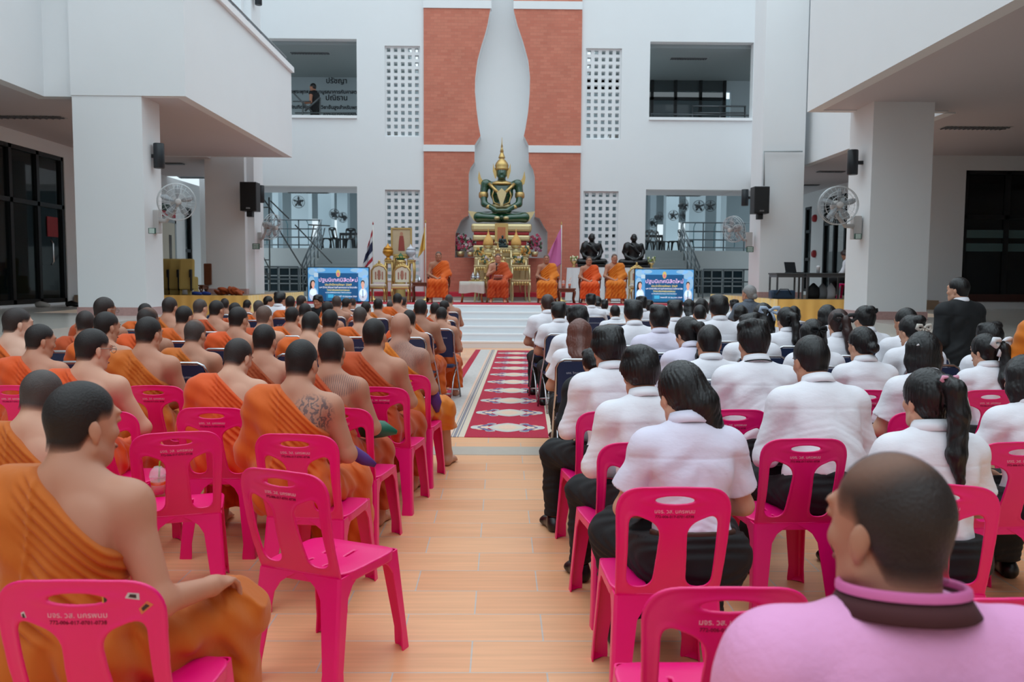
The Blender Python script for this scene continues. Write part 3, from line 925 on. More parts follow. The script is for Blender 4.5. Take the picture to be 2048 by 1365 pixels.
# ---- carved gold chairs
def ornate_chair(name, label, px, pyseat, Y, wpx, frame, pad, back_top, arms=False, group=None, crest=True, rz=PI):
    """built facing -Y towards the hall"""
    s = Y/FPX
    p = at(px, pyseat, Y)
    t = empty(name, label, 'chair', (p.x, Y, ZS+.006), 0, group)
    zs = p.z-ZS-.006
    W = wpx*s/2
    D = .24
    zt = at(px, back_top, Y+D).z-ZS
    fr = MB().box(-W, -D, zs-.07, W, D, zs-.01, .015)
    fr.build('seat_rail', frame, t)
    MB().box(-W+.02, -D+.01, zs-.015, W-.02, D-.02, zs+.055, .025).build('seat_cushion', pad, t)
    for sx in (-1, 1):
        MB().tube([(sx*(W-.03), -D+.03, zs-.05), (sx*(W-.01), -D+.01, zs*.6), (sx*(W-.035), -D+.035, zs*.25), (sx*(W-.01), -D-.01, 0)], [.028, .026, .017, .022], 8).build('leg', frame, t)
        MB().tube([(sx*(W-.03), D-.02, zs-.05), (sx*(W-.03), D, zs*.5), (sx*(W-.02), D+.06, 0)], [.024, .02, .02], 8).build('leg', frame, t)
        if arms:
            ar = MB().tube([(sx*W, D+.02, zs+.3), (sx*(W+.02), 0, zs+.27), (sx*(W+.03), -D+.04, zs+.24), (sx*(W+.03), -D-.01, zs+.2)], [.02, .022, .026, .02], 8)
            ar.tube([(sx*(W+.02), -D+.08, zs-.03), (sx*(W+.035), -D+.12, zs+.12), (sx*(W+.025), -D+.06, zs+.24)], .017, 8)
            ar.build('armrest', frame, t)
    bw = W*.9
    pts = [(-bw, zs), (-bw*1.02, zt-.14), (-bw*.7, zt-.05), (0, zt), (bw*.7, zt-.05), (bw*1.02, zt-.14), (bw, zs)]
    b = MB().tube([(x, D+.03*(z-zs), z) for x, z in pts], .026, 8)
    b.build('back_frame', frame, t)
    ins = [(x*.86, z if i not in (2, 3, 4) else z-.035) for i, (x, z) in enumerate(pts)]
    ins[0] = (ins[0][0], zs+.1); ins[-1] = (ins[-1][0], zs+.1)
    bp = MB().prism(ins[::-1], D+.0, D+.03).build('back_panel', pad, t)
    if crest:
        cr = MB()
        for k in range(-3, 4): cr.ball((k*bw*.22, D+.03, zt+.03-abs(k)*.022), (.045, .02, .05-abs(k)*.006), 8, 6)
        cr.ball((0, D+.03, zt+.08), (.03, .02, .05), 8, 6)
        cr.build('crest', frame, t)
        mo = MB()
        for q in range(3): mo.ball((0, D-.002, zs+.22+q*(zt-zs-.4)/2), (.05-.01*(q != 1), .008, .06), 10, 6)
        for sx in (-1, 1):
            for q in range(4): mo.ball((sx*bw*.45, D-.002, zs+.2+q*(zt-zs-.4)/3), (.02, .006, .035), 8, 5)
        mo.build('back_ornament', M('brocade_rose', (176, 120, 104), .8), bp)
    return t
ornate_chair('carved_chair', 'empty gold chair with cream brocade back, next to the left screen', 755.5, 573, 21.6, 33, GOLD, CREAM, 531, group='gold guest chairs')
ornate_chair('carved_chair', 'empty gold chair with cream brocade back, beside the small brown table', 802, 573, 21.4, 35, GOLD, CREAM, 532, group='gold guest chairs')
ornate_chair('carved_chair', 'gold chair mostly hidden behind the right screen', 1276, 574, 22.4, 34, GOLD, CREAM, 535, group='gold guest chairs')
STAGE_SEATS = []
for px, y, lab in ((879, 572, 'first from the portrait shrine'), (1094, 574, 'beside the pink flag'), (1178, 575, 'beside the tea table'), (1230, 574, 'nearest the right screen')):
    STAGE_SEATS.append((px, y))
    ornate_chair('wooden_armchair', 'carved brown armchair under the stage monk '+lab, px, y, 21.7, 37, WOODR, CREAM, 540, True, 'armchairs of the stage monks', False)
# the speaker's throne
th = ornate_chair('throne_chair', 'tall gilded throne with a pointed flame back behind the speaking monk', 995, 575, 21.9, 44, GOLD, M('red_velvet', (150, 26, 34), .8), 522, True, None, False)
fl_ = MB()
zth = at(995, 522, 22.1).z-ZS
prof = [(-.34, 0), (-.36, .1), (-.27, .17), (-.3, .24), (-.2, .31), (-.22, .38), (-.12, .46), (-.12, .54), (-.05, .62), (0, .8)]
poly = prof + [(-x, z) for x, z in prof[-2::-1]]
fl_.prism([(x, z+zth-.32) for x, z in poly][::-1], .27, .31)
f_ = fl_.build('flame_back', GOLD, th)
sc_ = MB()
for k, (x, z) in enumerate(prof[1:-1]):
    for sx in (-1, 1): sc_.ball((sx*x*.72, .262, z+zth-.34), (.035, .02, .05), 8, 6)
sc_.build('scroll_carving', GOLDP, f_)

# ---- small tables
def table(name, label, x0, x1, y0, y1, z0, z1, frame, top=None, leg=.022, curved=True, cat='table', group=None, shelf=None):
    t = empty(name, label, cat, ((x0+x1)/2, (y0+y1)/2, z0), 0, group)
    a, b, h = (x1-x0)/2, (y1-y0)/2, z1-z0
    MB().box(-a, -b, h-.035, a, b, h, .008).build('table_top', top or frame, t)
    MB().box(-a+.02, -b+.02, h-.1, a-.02, b-.02, h-.034, .006).build('apron', frame, t)
    for sx in (-1, 1):
        for sy in (-1, 1):
            x, y = sx*(a-.035), sy*(b-.035)
            if curved: MB().tube([(x, y, h-.06), (x+sx*.015, y+sy*.01, h*.7), (x-sx*.01, y-sy*.005, h*.3), (x+sx*.015, y+sy*.01, 0)], [leg*1.3, leg*1.2, leg*.75, leg], 8).build('leg', frame, t)
            else: MB().box(x-leg, y-leg, 0, x+leg, y+leg, h-.05).build('leg', frame, t)
    if shelf: MB().box(-a+.02, -b+.02, shelf, a-.02, b-.02, shelf+.02).build('shelf', top or frame, t)
    return t
def ptable(name, label, px0, px1, pytop, Y, depth, frame, z0=ZS+.006, **k):
    a, b = at(px0, pytop, Y), at(px1, pytop, Y)
    return table(name, label, a.x, b.x, Y, Y+depth, z0, a.z, frame, **k), a.z
ptable('side_table', 'small brown table beside the first stage monk', 823, 856, 565, 21.3, .42, WOODR)
q = at(839, 560, 21.5)
tag(MB().lathe([(.05, 0), (.055, .05), (.03, .1), (.012, .13)], (q.x, 21.5, at(839, 565, 21.3).z), 12).build('covered_cup', SILVER), 'small silver covered cup on the brown side table', 'cup')
tt, tz = ptable('tea_table', 'carved brown tea table with orange drinks between two stage monks', 1117, 1152, 577, 21.2, .45, WOODR)
DRINK = M('orange_tea', (226, 84, 22), .2, trans=.3)
CLEAR = M('clear_plastic', (235, 238, 240), .08, alpha=.3)
def drink(x, y, z, label, h=.12, straw=(225, 120, 50), scale=1, drinkmat=None, group=None):
    t = empty('drink_cup', label, 'cup', (x, y, z), 0, group)
    r = .038*scale; h *= scale
    MB().lathe([(r*.72, 0), (r, h)], (0, 0, 0), 20).build('cup', CLEAR, t)
    MB().lathe([(r*.7, .003), (r*.94, h*.75)], (0, 0, 0), 20).build('drink', drinkmat or DRINK, t)
    MB().lathe([(r*1.07, h), (r*1.07, h+.008), (r*.9, h+.03*scale), (r*.45, h+.05*scale), (r*.2, h+.052*scale)], (0, 0, 0), 20).build('dome_lid', CLEAR, t)
    MB().tube([(0, .0, .02), (.01*scale, 0, h+.07*scale), (.035*scale, 0, h+.12*scale)], .0045*scale, 8).build('straw', M('straw_%d' % straw[0], straw, .4), t)
    return t
for px, l in ((1126.5, 'iced orange tea cup on the tea table, nearer the pink flag'), (1139, 'iced orange tea cup on the tea table, nearer the seated monk with glasses')):
    q = at(px, 577, 21.4); drink(q.x, 21.38, tz, l, .15)
q = at(1121, 577, 21.3)
tag(MB().lathe([(.03, 0), (.03, .15), (.012, .19), (.012, .21)], (q.x-.02, 21.36, tz), 12).build('water_bottle', CLEAR), 'clear water bottle on the tea table', 'bottle')
ct, cz = ptable('altar_side_table', 'low gilt table under a pale cloth left of the speaking monk', 921, 966, 563.5, 21.4, .5, GOLD)
a, b = at(919, 563, 21.35), at(968, 563, 21.35)
cl = MB()
N_ = 40
W_, D_ = b.x-a.x, .58
per = [(x, 0) for x in np.linspace(0, W_, 13)]+[(W_, y) for y in np.linspace(0, D_, 9)[1:]]+[(x, D_) for x in np.linspace(W_, 0, 13)[1:]]+[(0, y) for y in np.linspace(D_, 0, 9)[1:-1]]
vs, fs, rows = [], [], 4
for r_ in range(rows):
    for i, (x, y) in enumerate(per):
        o_ = .02*r_/3*(1+math.sin(i*1.9))
        nx, ny = (x-W_/2)/W_*2, (y-D_/2)/D_*2
        vs.append((a.x+x+nx*o_, 21.36+y+ny*o_, cz+.006-(.0 if r_ == 0 else .29*r_/3+.015*math.sin(i*.7))))
n_ = len(per)
for r_ in range(rows-1):
    for i in range(n_): fs.append((r_*n_+i, (r_+1)*n_+i, (r_+1)*n_+(i+1) % n_, r_*n_+(i+1) % n_))
fs.append(tuple(range(n_)))
tag(cl.add(vs, fs, True).build('table_cloth', M('linen', (196, 192, 182), .9, var=.06, vscale=12)), 'pale linen cloth hanging over the low gilt table', 'tablecloth')
ty = MB().box(at(938, 560, 21.6).x, 21.45, cz+.008, at(965, 560, 21.6).x, 21.8, cz+.025, .005).build('serving_tray', M('brass_tray', (190, 160, 90), .3, metal=.8))
tag(ty, 'flat brass tray on the linen covered table', 'tray')
for px, l in ((946, 'silver water jar on the tray, farther from the speaking monk'), (955.5, 'silver water jar on the tray, nearer the speaking monk')):
    q = at(px, 560, 21.6)
    j = empty('water_jar', l, 'jar', (q.x, 21.6, cz+.026))
    MB().lathe([(.035, 0), (.06, .03), (.06, .1), (.04, .13), (.044, .14)], (0, 0, 0), 16).build('body', SILVER, j)
    MB().lathe([(.046, .14), (.03, .165), (.008, .175), (.014, .19), (.004, .21)], (0, 0, 0), 16).build('lid', SILVER, j)

# ---- portrait shrine
ptable('shrine_table', 'tall gilt shrine table under the framed portrait', 785, 818, 510, 23.4, .4, GOLD, ZS, shelf=.55)
ptable('shrine_table', 'gilt shrine table under the gold urn', 768, 786, 520, 23.2, .35, GOLD, ZS, shelf=.5)
ptable('shrine_table', 'gilt shrine table under the white urn', 815, 829, 520, 23.2, .35, GOLD, ZS, shelf=.5)
a, b = at(782, 512, 23.6), at(824, 456, 23.6)
po = empty('framed_portrait', 'gold framed portrait of a standing figure in red on the tall shrine table', 'picture', ((a.x+b.x)/2, 23.6, a.z))
w_, h_ = (b.x-a.x)/2, b.z-a.z
wall_holes(MB(), -w_, w_, 0, h_, [(-w_+.045, w_-.045, .045, h_-.045)], -.02, .03).build('picture_frame', GOLD, po)
im = MB().box(-w_+.04, 0, .04, w_-.04, .02, h_-.04).build('picture', M('portrait_ground', (206, 182, 148), .6, var=.15, vscale=5), po)
MB().prism([(-.09, .14), (.09, .14), (.07, .42), (.05, .55), (-.05, .55), (-.07, .42)], -.006, .0).build('red_figure', M('portrait_red', (160, 70, 62), .6), im)
MB().prism([(.0+.045*math.cos(2*PI*k/14), .6+.055*math.sin(2*PI*k/14)) for k in range(14)], -.007, 0).build('figure_head', M('portrait_skin', (196, 140, 112), .6), im)
def urn(px, py, Y, label, mat, s=1):
    q = at(px, py, Y)
    t = empty('urn', label, 'urn', (q.x, Y, q.z))
    MB().lathe([(.09*s, 0), (.1*s, .02*s), (.04*s, .06*s), (.05*s, .09*s), (.13*s, .16*s), (.15*s, .22*s), (.13*s, .28*s)], (0, 0, 0), 18).build('bowl', mat, t)
    MB().lathe([(.135*s, .28*s), (.1*s, .34*s), (.05*s, .37*s), (.03*s, .4*s), (.0, .46*s)], (0, 0, 0), 18).build('lid', mat, t)
urn(776, 520, 23.35, 'amber gold urn beside the portrait', M('amber_gold', (204, 140, 50), .3, metal=.5))
urn(821.5, 520, 23.35, 'white porcelain urn beside the portrait', M('porcelain', (206, 208, 218), .25, var=.12, vscale=40), .95)
q = at(800, 520, 23.0)
g = empty('offering_stand', 'green and gold offering stand below the portrait', 'offering', (q.x, 23.15, ZS))
MB().lathe([(.13, 0), (.14, q.z-ZS-.1), (.16, q.z-ZS-.06), (.12, q.z-ZS)], (0, 0, 0), 14).build('stand', GOLD, g)
zz = q.z-ZS
MB().lathe([(.1, zz), (.13, zz+.05), (.08, zz+.1), (.03, zz+.16), (0, zz+.2)], (0, 0, 0), 14).build('green_cone', M('leaf_green', (48, 96, 54), .5, var=.3, vscale=40), g)
for k in range(9): MB().ball((.11*math.cos(k*.7), .11*math.sin(k*.7), zz+.07), .022, 8, 6).build('blossom', M('blossom_yellow', (226, 180, 80), .6), g)

# ---- flags
def flag(px, pytop, Y, label, cols, drop, wid, lean, seed):
    q = at(px, pytop, Y)
    t = empty('flag_on_pole', label, 'flag', (q.x, Y, ZS+.006))
    H = q.z-ZS
    MB().lathe([(.16, 0), (.15, .03), (.03, .06), (.02, .12)], (0, 0, 0), 16).build('base', GOLD, t)
    MB().tube([(0, 0, .05), (0, 0, H-.05)], .014, 8).build('pole', M('pole_white', (214, 210, 204), .4), t)
    MB().lathe([(.008, 0), (.022, .03), (.0, .1)], (0, 0, H-.05), 8).build('finial', M('finial_red' if seed == 1 else 'finial_gold', (170, 50, 50) if seed == 1 else (206, 168, 96), .4), t)
    nu, nv = 15, 22
    mats = list(dict.fromkeys(cols))
    grid = {}
    bm = MB()
    for i in range(nu+1):
        for j in range(nv+1):
            u, v = i/nu, j/nv
            # cloth hanging from its hoist edge: the fly end sinks and gathers in folds
            x = lean*wid*u*(.3+.5*v)
            z = H-.1-drop*(v*.66)-u*drop*(.34-.06*v)
            y = .07*math.sin(u*11+seed)*(.3+u*.7)-.02*v
            bm.v.append((x, y, z))
    idx = []
    for i in range(nu):
        for j in range(nv):
            bm.f.append((i*(nv+1)+j, i*(nv+1)+j+1, (i+1)*(nv+1)+j+1, (i+1)*(nv+1)+j)); bm.sm.append(True)
            idx.append(mats.index(cols[min(int(j/nv*len(cols)), len(cols)-1)]))
    me = bm.mesh('cloth')
    for c in mats: me.materials.append(M('flag_%d_%d_%d' % c, c, .8))
    me.polygons.foreach_set('material_index', idx)
    o = link_mesh('cloth', me, None, t)
    sm = o.modifiers.new('thick', 'SOLIDIFY'); sm.thickness = .004
    return t
TR, TW, TB = (176, 40, 58), (214, 216, 222), (38, 44, 76)
flag(746, 447, 23.0, 'red, white and blue striped national flag on a pole beside the left screen', [TR, TW, TB, TB, TW, TR], 1.35, .42, -1, 1)
flag(851, 443, 23.0, 'yellow flag on a white pole beside the portrait shrine', [(224, 178, 88)], .95, .26, -1, 2)
flag(1123, 447, 22.8, 'pink flag on a white pole beside the seated monk', [(206, 112, 166)], 1.5, .8, -1, 3)

# ---- white clothed table with two black statues
a, b = at(1134, 536, 23.2), at(1318, 536, 23.2)
wt = tag(MB().box(a.x+.05, 23.25, a.z-.04, b.x-.05, 24.0, a.z-.004).build('trestle_table', WOODR), 'long table hidden under a white cloth below the black statues', 'table')
for sx in (a.x+.12, b.x-.12):
    for yy in (23.32, 23.9): MB().box(sx-.025, yy-.025, ZS, sx+.025, yy+.025, a.z-.04).build('leg', WOODR, wt)
cl = MB()
n = 90
for r_ in range(6):
    for i in range(n+1):
        x = a.x+(b.x-a.x)*i/n
        k = r_/5
        cl.v.append((x+(-.05*k if i == 0 else .05*k if i == n else 0), 23.2-.035*k-.04*k*math.sin(i*.95)-.02*k*math.sin(i*2.3), a.z+(ZS+.02-a.z)*k))
for r_ in range(5):
    for i in range(n): cl.f.append((r_*(n+1)+i, (r_+1)*(n+1)+i, (r_+1)*(n+1)+i+1, r_*(n+1)+i+1)); cl.sm.append(True)
cl.box(a.x, 23.2, a.z-.003, b.x, 24.05, a.z+.004)
tag(cl.build('white_tablecloth', WCLOTH), 'white pleated cloth over the table of the black statues', 'tablecloth')
def flower_pot(px, py, Y, label):
    q = at(px, py, Y)
    t = empty('flower_pot', label, 'flowers', (q.x, Y, q.z))
    MB().lathe([(.05, 0), (.055, .02), (.03, .05), (.08, .12), (.09, .15)], (0, 0, 0), 14).build('gold_bowl', GOLD, t)
    rnd = random.Random(px)
    lf, bl_ = MB(), MB()
    for k in range(26):
        d_ = Vector((rnd.uniform(-.1, .1), rnd.uniform(-.1, .1), rnd.uniform(.17, .3)))
        (lf if k % 2 else bl_).ball(d_, (.02, .02, .035), 6, 4)
    lf.build('leaves', M('spring_green', (120, 140, 70), .6), t); bl_.build('blossoms', M('ivory_blossom', (232, 226, 190), .6), t)
flower_pot(1148, 534.5, 23.5, 'gold bowl of ivory blossoms at the pink flag end of the white table')
flower_pot(1302, 537, 23.5, 'gold bowl of ivory blossoms at the stairs end of the white table')

# ---- gilt altar tables with offerings below the statue
GT = [('front gilt altar table left of the throne', 947.5, 984, 530.5, 23.0, .5, .45), ('front gilt altar table right of the throne', 1023, 1061, 530.5, 23.0, .5, .45),
      ('lowest gilt altar table right of the throne', 1023, 1062, 560, 22.45, .45, 0), ('lowest gilt altar table left of the throne', 947.5, 984, 560, 22.45, .45, 0),
      ('second row gilt altar table left of the throne', 955, 988, 515, 23.55, .4, .6), ('second row gilt altar table right of the throne', 1021, 1054, 515, 23.55, .4, .6),
      ('tall central gilt altar table under the small dark statue', 986, 1024, 496, 23.75, .22, .7), ('tall gilt altar table under the left cone offering', 966, 987.5, 502, 23.98, .3, .8), ('tall gilt altar table under the right cone offering', 1021.5, 1043, 502, 23.98, .3, .8)]
for lab, x0, x1, yt, Y, dp, shf in GT:
    a = at(x0, yt, Y)
    t, z = ptable('altar_table', lab, x0, x1, yt, Y, dp, GOLDP, ZS+(.215 if Y > 23.95 else 0), group='gilt altar tables', **({'shelf': shf} if shf else {}))
    fr = MB()
    w_ = (at(x1, yt, Y).x-a.x)/2
    for k in range(6): fr.ball((-w_+.08+k*(2*w_-.16)/5, -dp/2-.005, z-(ZS+(.215 if Y > 23.95 else 0))-.1), (.035, .012, .05), 8, 6)
    fr.build('carved_frieze', GOLD, t)
def cone_offering(px, py, Y, label):
    q = at(px, py, Y)
    t = empty('cone_offering', label, 'offering', (q.x, Y, q.z))
    MB().lathe([(.1, 0), (.1, .02), (.05, .05), (.12, .1), (.15, .14)], (0, 0, 0), 18).build('gilt_tray', GOLDP, t)
    MB().lathe([(.13, .13), (.15, .2), (.13, .3), (.07, .4), (.03, .47), (.015, .54), (0, .66)], (0, 0, 0), 18).build('flower_cone', M('marigold', (226, 172, 96), .7, var=.25, vscale=50, bump=.6, bscale=70), t)
cone_offering(976.5, 502, 24.12, 'pointed marigold offering left of the small dark statue')
cone_offering(1032, 502, 24.12, 'pointed marigold offering right of the small dark statue')
def bouquet(px, py, Y, label, r, h, cols, n, seed, pot=True, cat='flowers'):
    q = at(px, py, Y)
    t = empty('bouquet', label, cat, (q.x, Y, q.z))
    rnd = random.Random(seed)
    if pot: MB().lathe([(.09*r/.25, 0), (.13*r/.25, .22*h)], (0, 0, 0), 12).build('pot', GOLDP, t)
    lf = MB()
    parts = {c: MB() for c in cols}
    for k in range(n):
        an, el, rr = rnd.uniform(0, 2*PI), rnd.uniform(-.1, 1), rnd.uniform(.55, 1)
        p = Vector((r*rr*math.cos(an)*math.sqrt(1-max(el, 0)**2*.8), .6*r*rr*math.sin(an), h*(.25+.7*max(el, 0)*rr+.1*rnd.random())))
        if k % 3 == 2: lf.ball(p, (.02+.02*rnd.random(), .02, .06), 6, 4, Euler((rnd.uniform(-1, 1), rnd.uniform(-1, 1), 0)).to_matrix())
        else:
            c = cols[k % len(cols)]
            s = r*.14*(.8+.5*rnd.random())
            for m in range(5): parts[c].ball(p+Vector((s*.8*math.cos(m*1.256), -.01, s*.8*math.sin(m*1.256))), (s*.6, s*.4, s*.6), 6, 4)
    lf.build('leaves', M('dark_leaf', (70, 92, 66), .6, var=.3, vscale=20), t)
    for c, mb_ in parts.items(): mb_.build('blossoms', M('petal_%d_%d_%d' % c, c, .6), t)
PK, WH, YE, ORG, LV = (206, 64, 104), (232, 214, 216), (236, 196, 116), (222, 150, 66), (190, 120, 150)
bouquet(921, 514, 25.6, 'large pink and white bouquet at the left corner of the niche', .27, .72, (PK, WH, LV), 80, 1)
bouquet(941, 514, 25.0, 'pink bouquet left of the statue pedestal', .2, .62, (PK, WH), 60, 2)
bouquet(1069, 514, 25.0, 'pink bouquet right of the statue pedestal', .22, .66, (PK, LV), 70, 3)
for px, py, Y, l, c in ((958, 515.5, 23.7, 'small yellow arrangement on the left second row altar table', (YE, ORG)), (970, 531, 23.2, 'yellow arrangement on the left front altar table', (YE, WH)), (1037, 531, 23.2, 'yellow arrangement on the right front altar table', (YE, WH)), (1050, 515.5, 23.7, 'small yellow arrangement on the right second row altar table', (YE, ORG))):
    bouquet(px, py, Y, l, .16, .3, c, 34, px, False)

# ---- pedestal of the large statue
YP = 24.95
def zpy(py, Y=YP-.45): return at(1003, py, Y).z
pd = empty('statue_pedestal', 'tiered gold and red pedestal carrying the large green statue', 'pedestal', (at(1003, 450, YP).x, YP, ZS+.215))
z0 = ZS+.215
def tier(ya, yb, half_px, dep, mat, name, b=.03):
    h = half_px*(YP-.45)/FPX
    MB().box(-h, -dep, zpy(yb)-z0, h, dep*.6, zpy(ya)-z0, b).build(name, mat, pd)
tier(447.5, 464, 60, .5, GOLDP, 'cushion_tier', .07)
tier(464, 470.5, 55, .46, M('lacquer_red', (170, 34, 40), .4), 'red_band')
tier(470.5, 482, 57, .49, GOLDP, 'gold_tier', .05)
tier(482, 491, 50, .44, M('lacquer_red', (170, 34, 40), .4), 'red_band')
tier(491, 515, 56, .5, GOLDP, 'gold_tier', .04)
tier(515, 560, 54, .5, GOLDP, 'gold_base', .04)
MB().box(-.6, -.38, 0, .6, .25, zpy(560)-z0).build('plinth', BRICK, pd)
cw = 13*(YP-.5)/FPX
cb = MB().box(-cw, -.53, zpy(485)-z0, cw, -.505, zpy(447)-z0).prism([(-cw, zpy(485)-z0), (0, zpy(490)-z0), (cw, zpy(485)-z0)], -.53, -.505).build('hanging_cloth', GOLD, pd)
MB().box(-cw*.62, -.536, zpy(484)-z0, cw*.62, -.528, zpy(455)-z0).build('brocade_centre', M('brocade_orange', (196, 120, 80), .7, var=.35, vscale=45), cb)
tb = MB()
for k in range(9): tb.ball((-cw+k*cw/4, -.535, zpy(487)-z0-.0*abs(k-4)), (.02, .015, .045), 6, 5)
tb.build('tassels', GOLDP, cb)

# ---- the large green seated statue
def big_statue():
    s = YP/FPX
    base = at(1003, 447, YP-.1)
    t = None
    def z(py): return (447-py)*s
    X = lambda px: (px-1003)*s
    G = SDF(.05)
    G.ell((0, 0, .17), (.5, .34, .17), .08)
    for sx in (-1, 1):
        G.chain([(sx*.2, .12, .2), (sx*.66, -.02, .17)], [.17, .15], .06)
        G.chain([(sx*.68, -.04, .16), (sx*.12, -.3, .12)], [.14, .1], .05)
        G.chain([(sx*.48, .06, 1.12), (sx*.53, .02, .8), (sx*.5, -.06, .55), (sx*.2, -.3, .37)], [.125, .105, .095, .07], .05)
        G.ell((sx*.07, -.34, .33), (.14, .09, .06), .04)
        G.ell((sx*.44, .06, 1.14), (.15, .12, .12), .06)
        for k in range(4): G.cone((sx*.03-sx*.02*k, -.4, .31+.012*k), (-sx*.14, -.36, .31+.02*k), .026, .02, .02)
    G.ell((0, .08, .5), (.27, .2, .3), .08).ell((0, .06, .86), (.34, .22, .3), .08).ell((0, .08, 1.08), (.38, .18, .16), .08)
    G.cone((0, .07, 1.1), (0, .05, 1.3), .12, .11, .04)
    G.ell((0, .03, 1.47), (.165, .18, .24), .04).ell((0, -.07, 1.38), (.12, .11, .13), .05)
    G.cone((0, -.145, 1.5), (0, -.175, 1.42), .018, .03, .02).ell((0, -.15, 1.345), (.06, .03, .018), .01).ell((0, -.14, 1.3), (.06, .05, .04), .03)
    for sx in (-1, 1): G.minus((sx*.062, -.15, 1.5), (.042, .03, .02), .02).ell((sx*.062, -.125, 1.497), (.036, .02, .015), .006)
    GREEN = M('green_glass_stone', (10, 66, 38), .12, coat=1, var=.2, vscale=3)
    o = link_mesh('seated_statue', G.mesh('seated_statue', .016), GREEN)
    o.location = (base.x, YP-.05, base.z+.01)
    tag(o, 'large dark green seated statue in gold regalia on the pedestal', 'statue')
    # gold regalia
    MB().lathe([(.175, 1.56), (.2, 1.58), (.2, 1.63), (.185, 1.66), (.2, 1.7), (.17, 1.78), (.11, 1.86), (.06, 1.9), (.1, 1.92), (.09, 1.96), (.055, 2.05), (.04, 2.09), (.055, 2.1), (.03, 2.2), (.022, 2.23), (.03, 2.24), (.012, 2.36), (.006, 2.5), (0, 2.52)], (0, .04, -.05), 24).build('crown', GOLD, o)
    for sx in (-1, 1):
        MB().prism([(sx*u, v) for u, v in ((.17, 1.12+.15), (.2, 1.3), (.26, 1.5), (.25, 1.72), (.2, 1.56), (.16, 1.5), (.15, 1.35))], -.02, .06).build('ear_ornament', GOLD, o)
        MB().prism([(sx*u, v) for u, v in ((.36, 1.1), (.52, 1.04), (.66, 1.14), (.69, 1.3), (.66, 1.5), (.6, 1.3), (.54, 1.2))], .0, .1).build('shoulder_wing', GOLD, o)
        MB().lathe([(.125, 0), (.14, .05), (.14, .12), (.125, .17)], (sx*.525, .03, .72), 18).build('armlet', GOLD, o)
        MB().lathe([(.09, 0), (.105, .03), (.09, .1)], (sx*.35, -.17, .4), 16).build('bracelet', GOLD, o)
        MB().prism([(sx*u, v) for u, v in ((.68, .05), (.8, .06), (.9, .2), (.97, .34), (.82, .32), (.7, .3))], -.1, .1).build('knee_ornament', GOLDP, o)
        MB().tube([(sx*.36, -.1, 1.12), (sx*.2, -.2, .95), (sx*.03, -.21, .8)], [.05, .045, .04], 8).build('sash', GOLD, o)
        MB().tube([(sx*.2, -.16, .98), (sx*.27, -.14, .78), (sx*.22, -.15, .58), (sx*.05, -.2, .5)], .022, 6).build('chain', GOLD, o)
        MB().lathe([(.07, 0), (.085, .04), (.07, .08)], (sx*.13, -.39, .08), 14).build('anklet', GOLDP, o)
    MB().prism([(-.14, .85), (0, .98), (.14, .85), (.1, .72), (.03, .52), (0, .48), (-.03, .52), (-.1, .72)][::-1], -.25, -.17).build('breast_ornament', GOLDP, o)
    MB().lathe([(.32, 1.1), (.3, 1.16), (.16, 1.22)], (0, .06, 0), 24, sy=.75).build('collar', GOLD, o)
    MB().lathe([(.3, .42), (.31, .48), (.29, .54)], (0, .07, 0), 24, sy=.8).build('girdle', GOLDP, o)
big_statue()

# ---- small seated statues
def small_statue(name, label, px, py, Y, k, mat, cell=.012, robe=True, onbase=True):
    b = at(px, py, Y)
    G = SDF(.03)
    G.ell((0, .02, .1), (.22, .15, .09), .05)
    for sx in (-1, 1):
        G.chain([(sx*.1, .05, .1), (sx*.3, -.04, .085)], [.085, .075], .04).chain([(sx*.31, -.05, .08), (sx*.04, -.16, .07)], [.07, .05], .03)
        G.chain([(sx*.19, .03, .5), (sx*.235, .02, .34), (sx*.19, -.06, .22), (sx*.06, -.15, .16)], [.055, .05, .043, .034], .03)
        G.ell((sx*.03, -.17, .145), (.06, .035, .025), .02)
        G.ell((sx*.076, .012, .665), (.012, .02, .034), .008)
    G.ell((0, .04, .25), (.14, .11, .16), .06).ell((0, .03, .42), (.165, .105, .15), .06).cone((0, .03, .5), (0, .01, .6), .055, .05, .04)
    G.ell((0, 0, .68), (.075, .09, .1), .02).ell((0, -.03, .64), (.055, .06, .06), .03).cone((0, -.085, .69), (0, -.1, .655), .008, .014, .01)
    G.ell((0, -.085, .615), (.025, .012, .007), .008)
    for sx in (-1, 1): G.minus((sx*.028, -.088, .693), (.018, .014, .009), .01)
    if robe: G.chain([(-.14, .0, .53), (-.03, -.09, .45), (.12, -.09, .3)], [.05, .03, .03], .03).ell((-.17, .0, .42), (.08, .1, .14), .04)
    o = link_mesh(name, G.mesh(name, cell), mat)
    o.scale = (k, k, k)
    o.location = (b.x, Y, b.z+(.05*k if onbase else .0)+.002)
    tag(o, label, 'statue')
    if onbase: MB().box(-.36, -.24, -.05, .36, .2, .015, .012).build('base', mat, o)
    return o
BRONZE = M('black_bronze', (24, 22, 24), .3, metal=.4, coat=.3)
small_statue('monk_statue', 'black seated monk statue nearer the pink flag', 1183, 535, 23.65, 1.13, BRONZE)
small_statue('monk_statue', 'black seated monk statue nearer the corridor stairs', 1267, 536, 23.65, 1.13, BRONZE)
small_statue('small_buddha_statue', 'small dark green seated statue on the central gilt altar table', 1005, 496, 23.86, .42, M('dark_jade', (24, 44, 44), .25), .02)
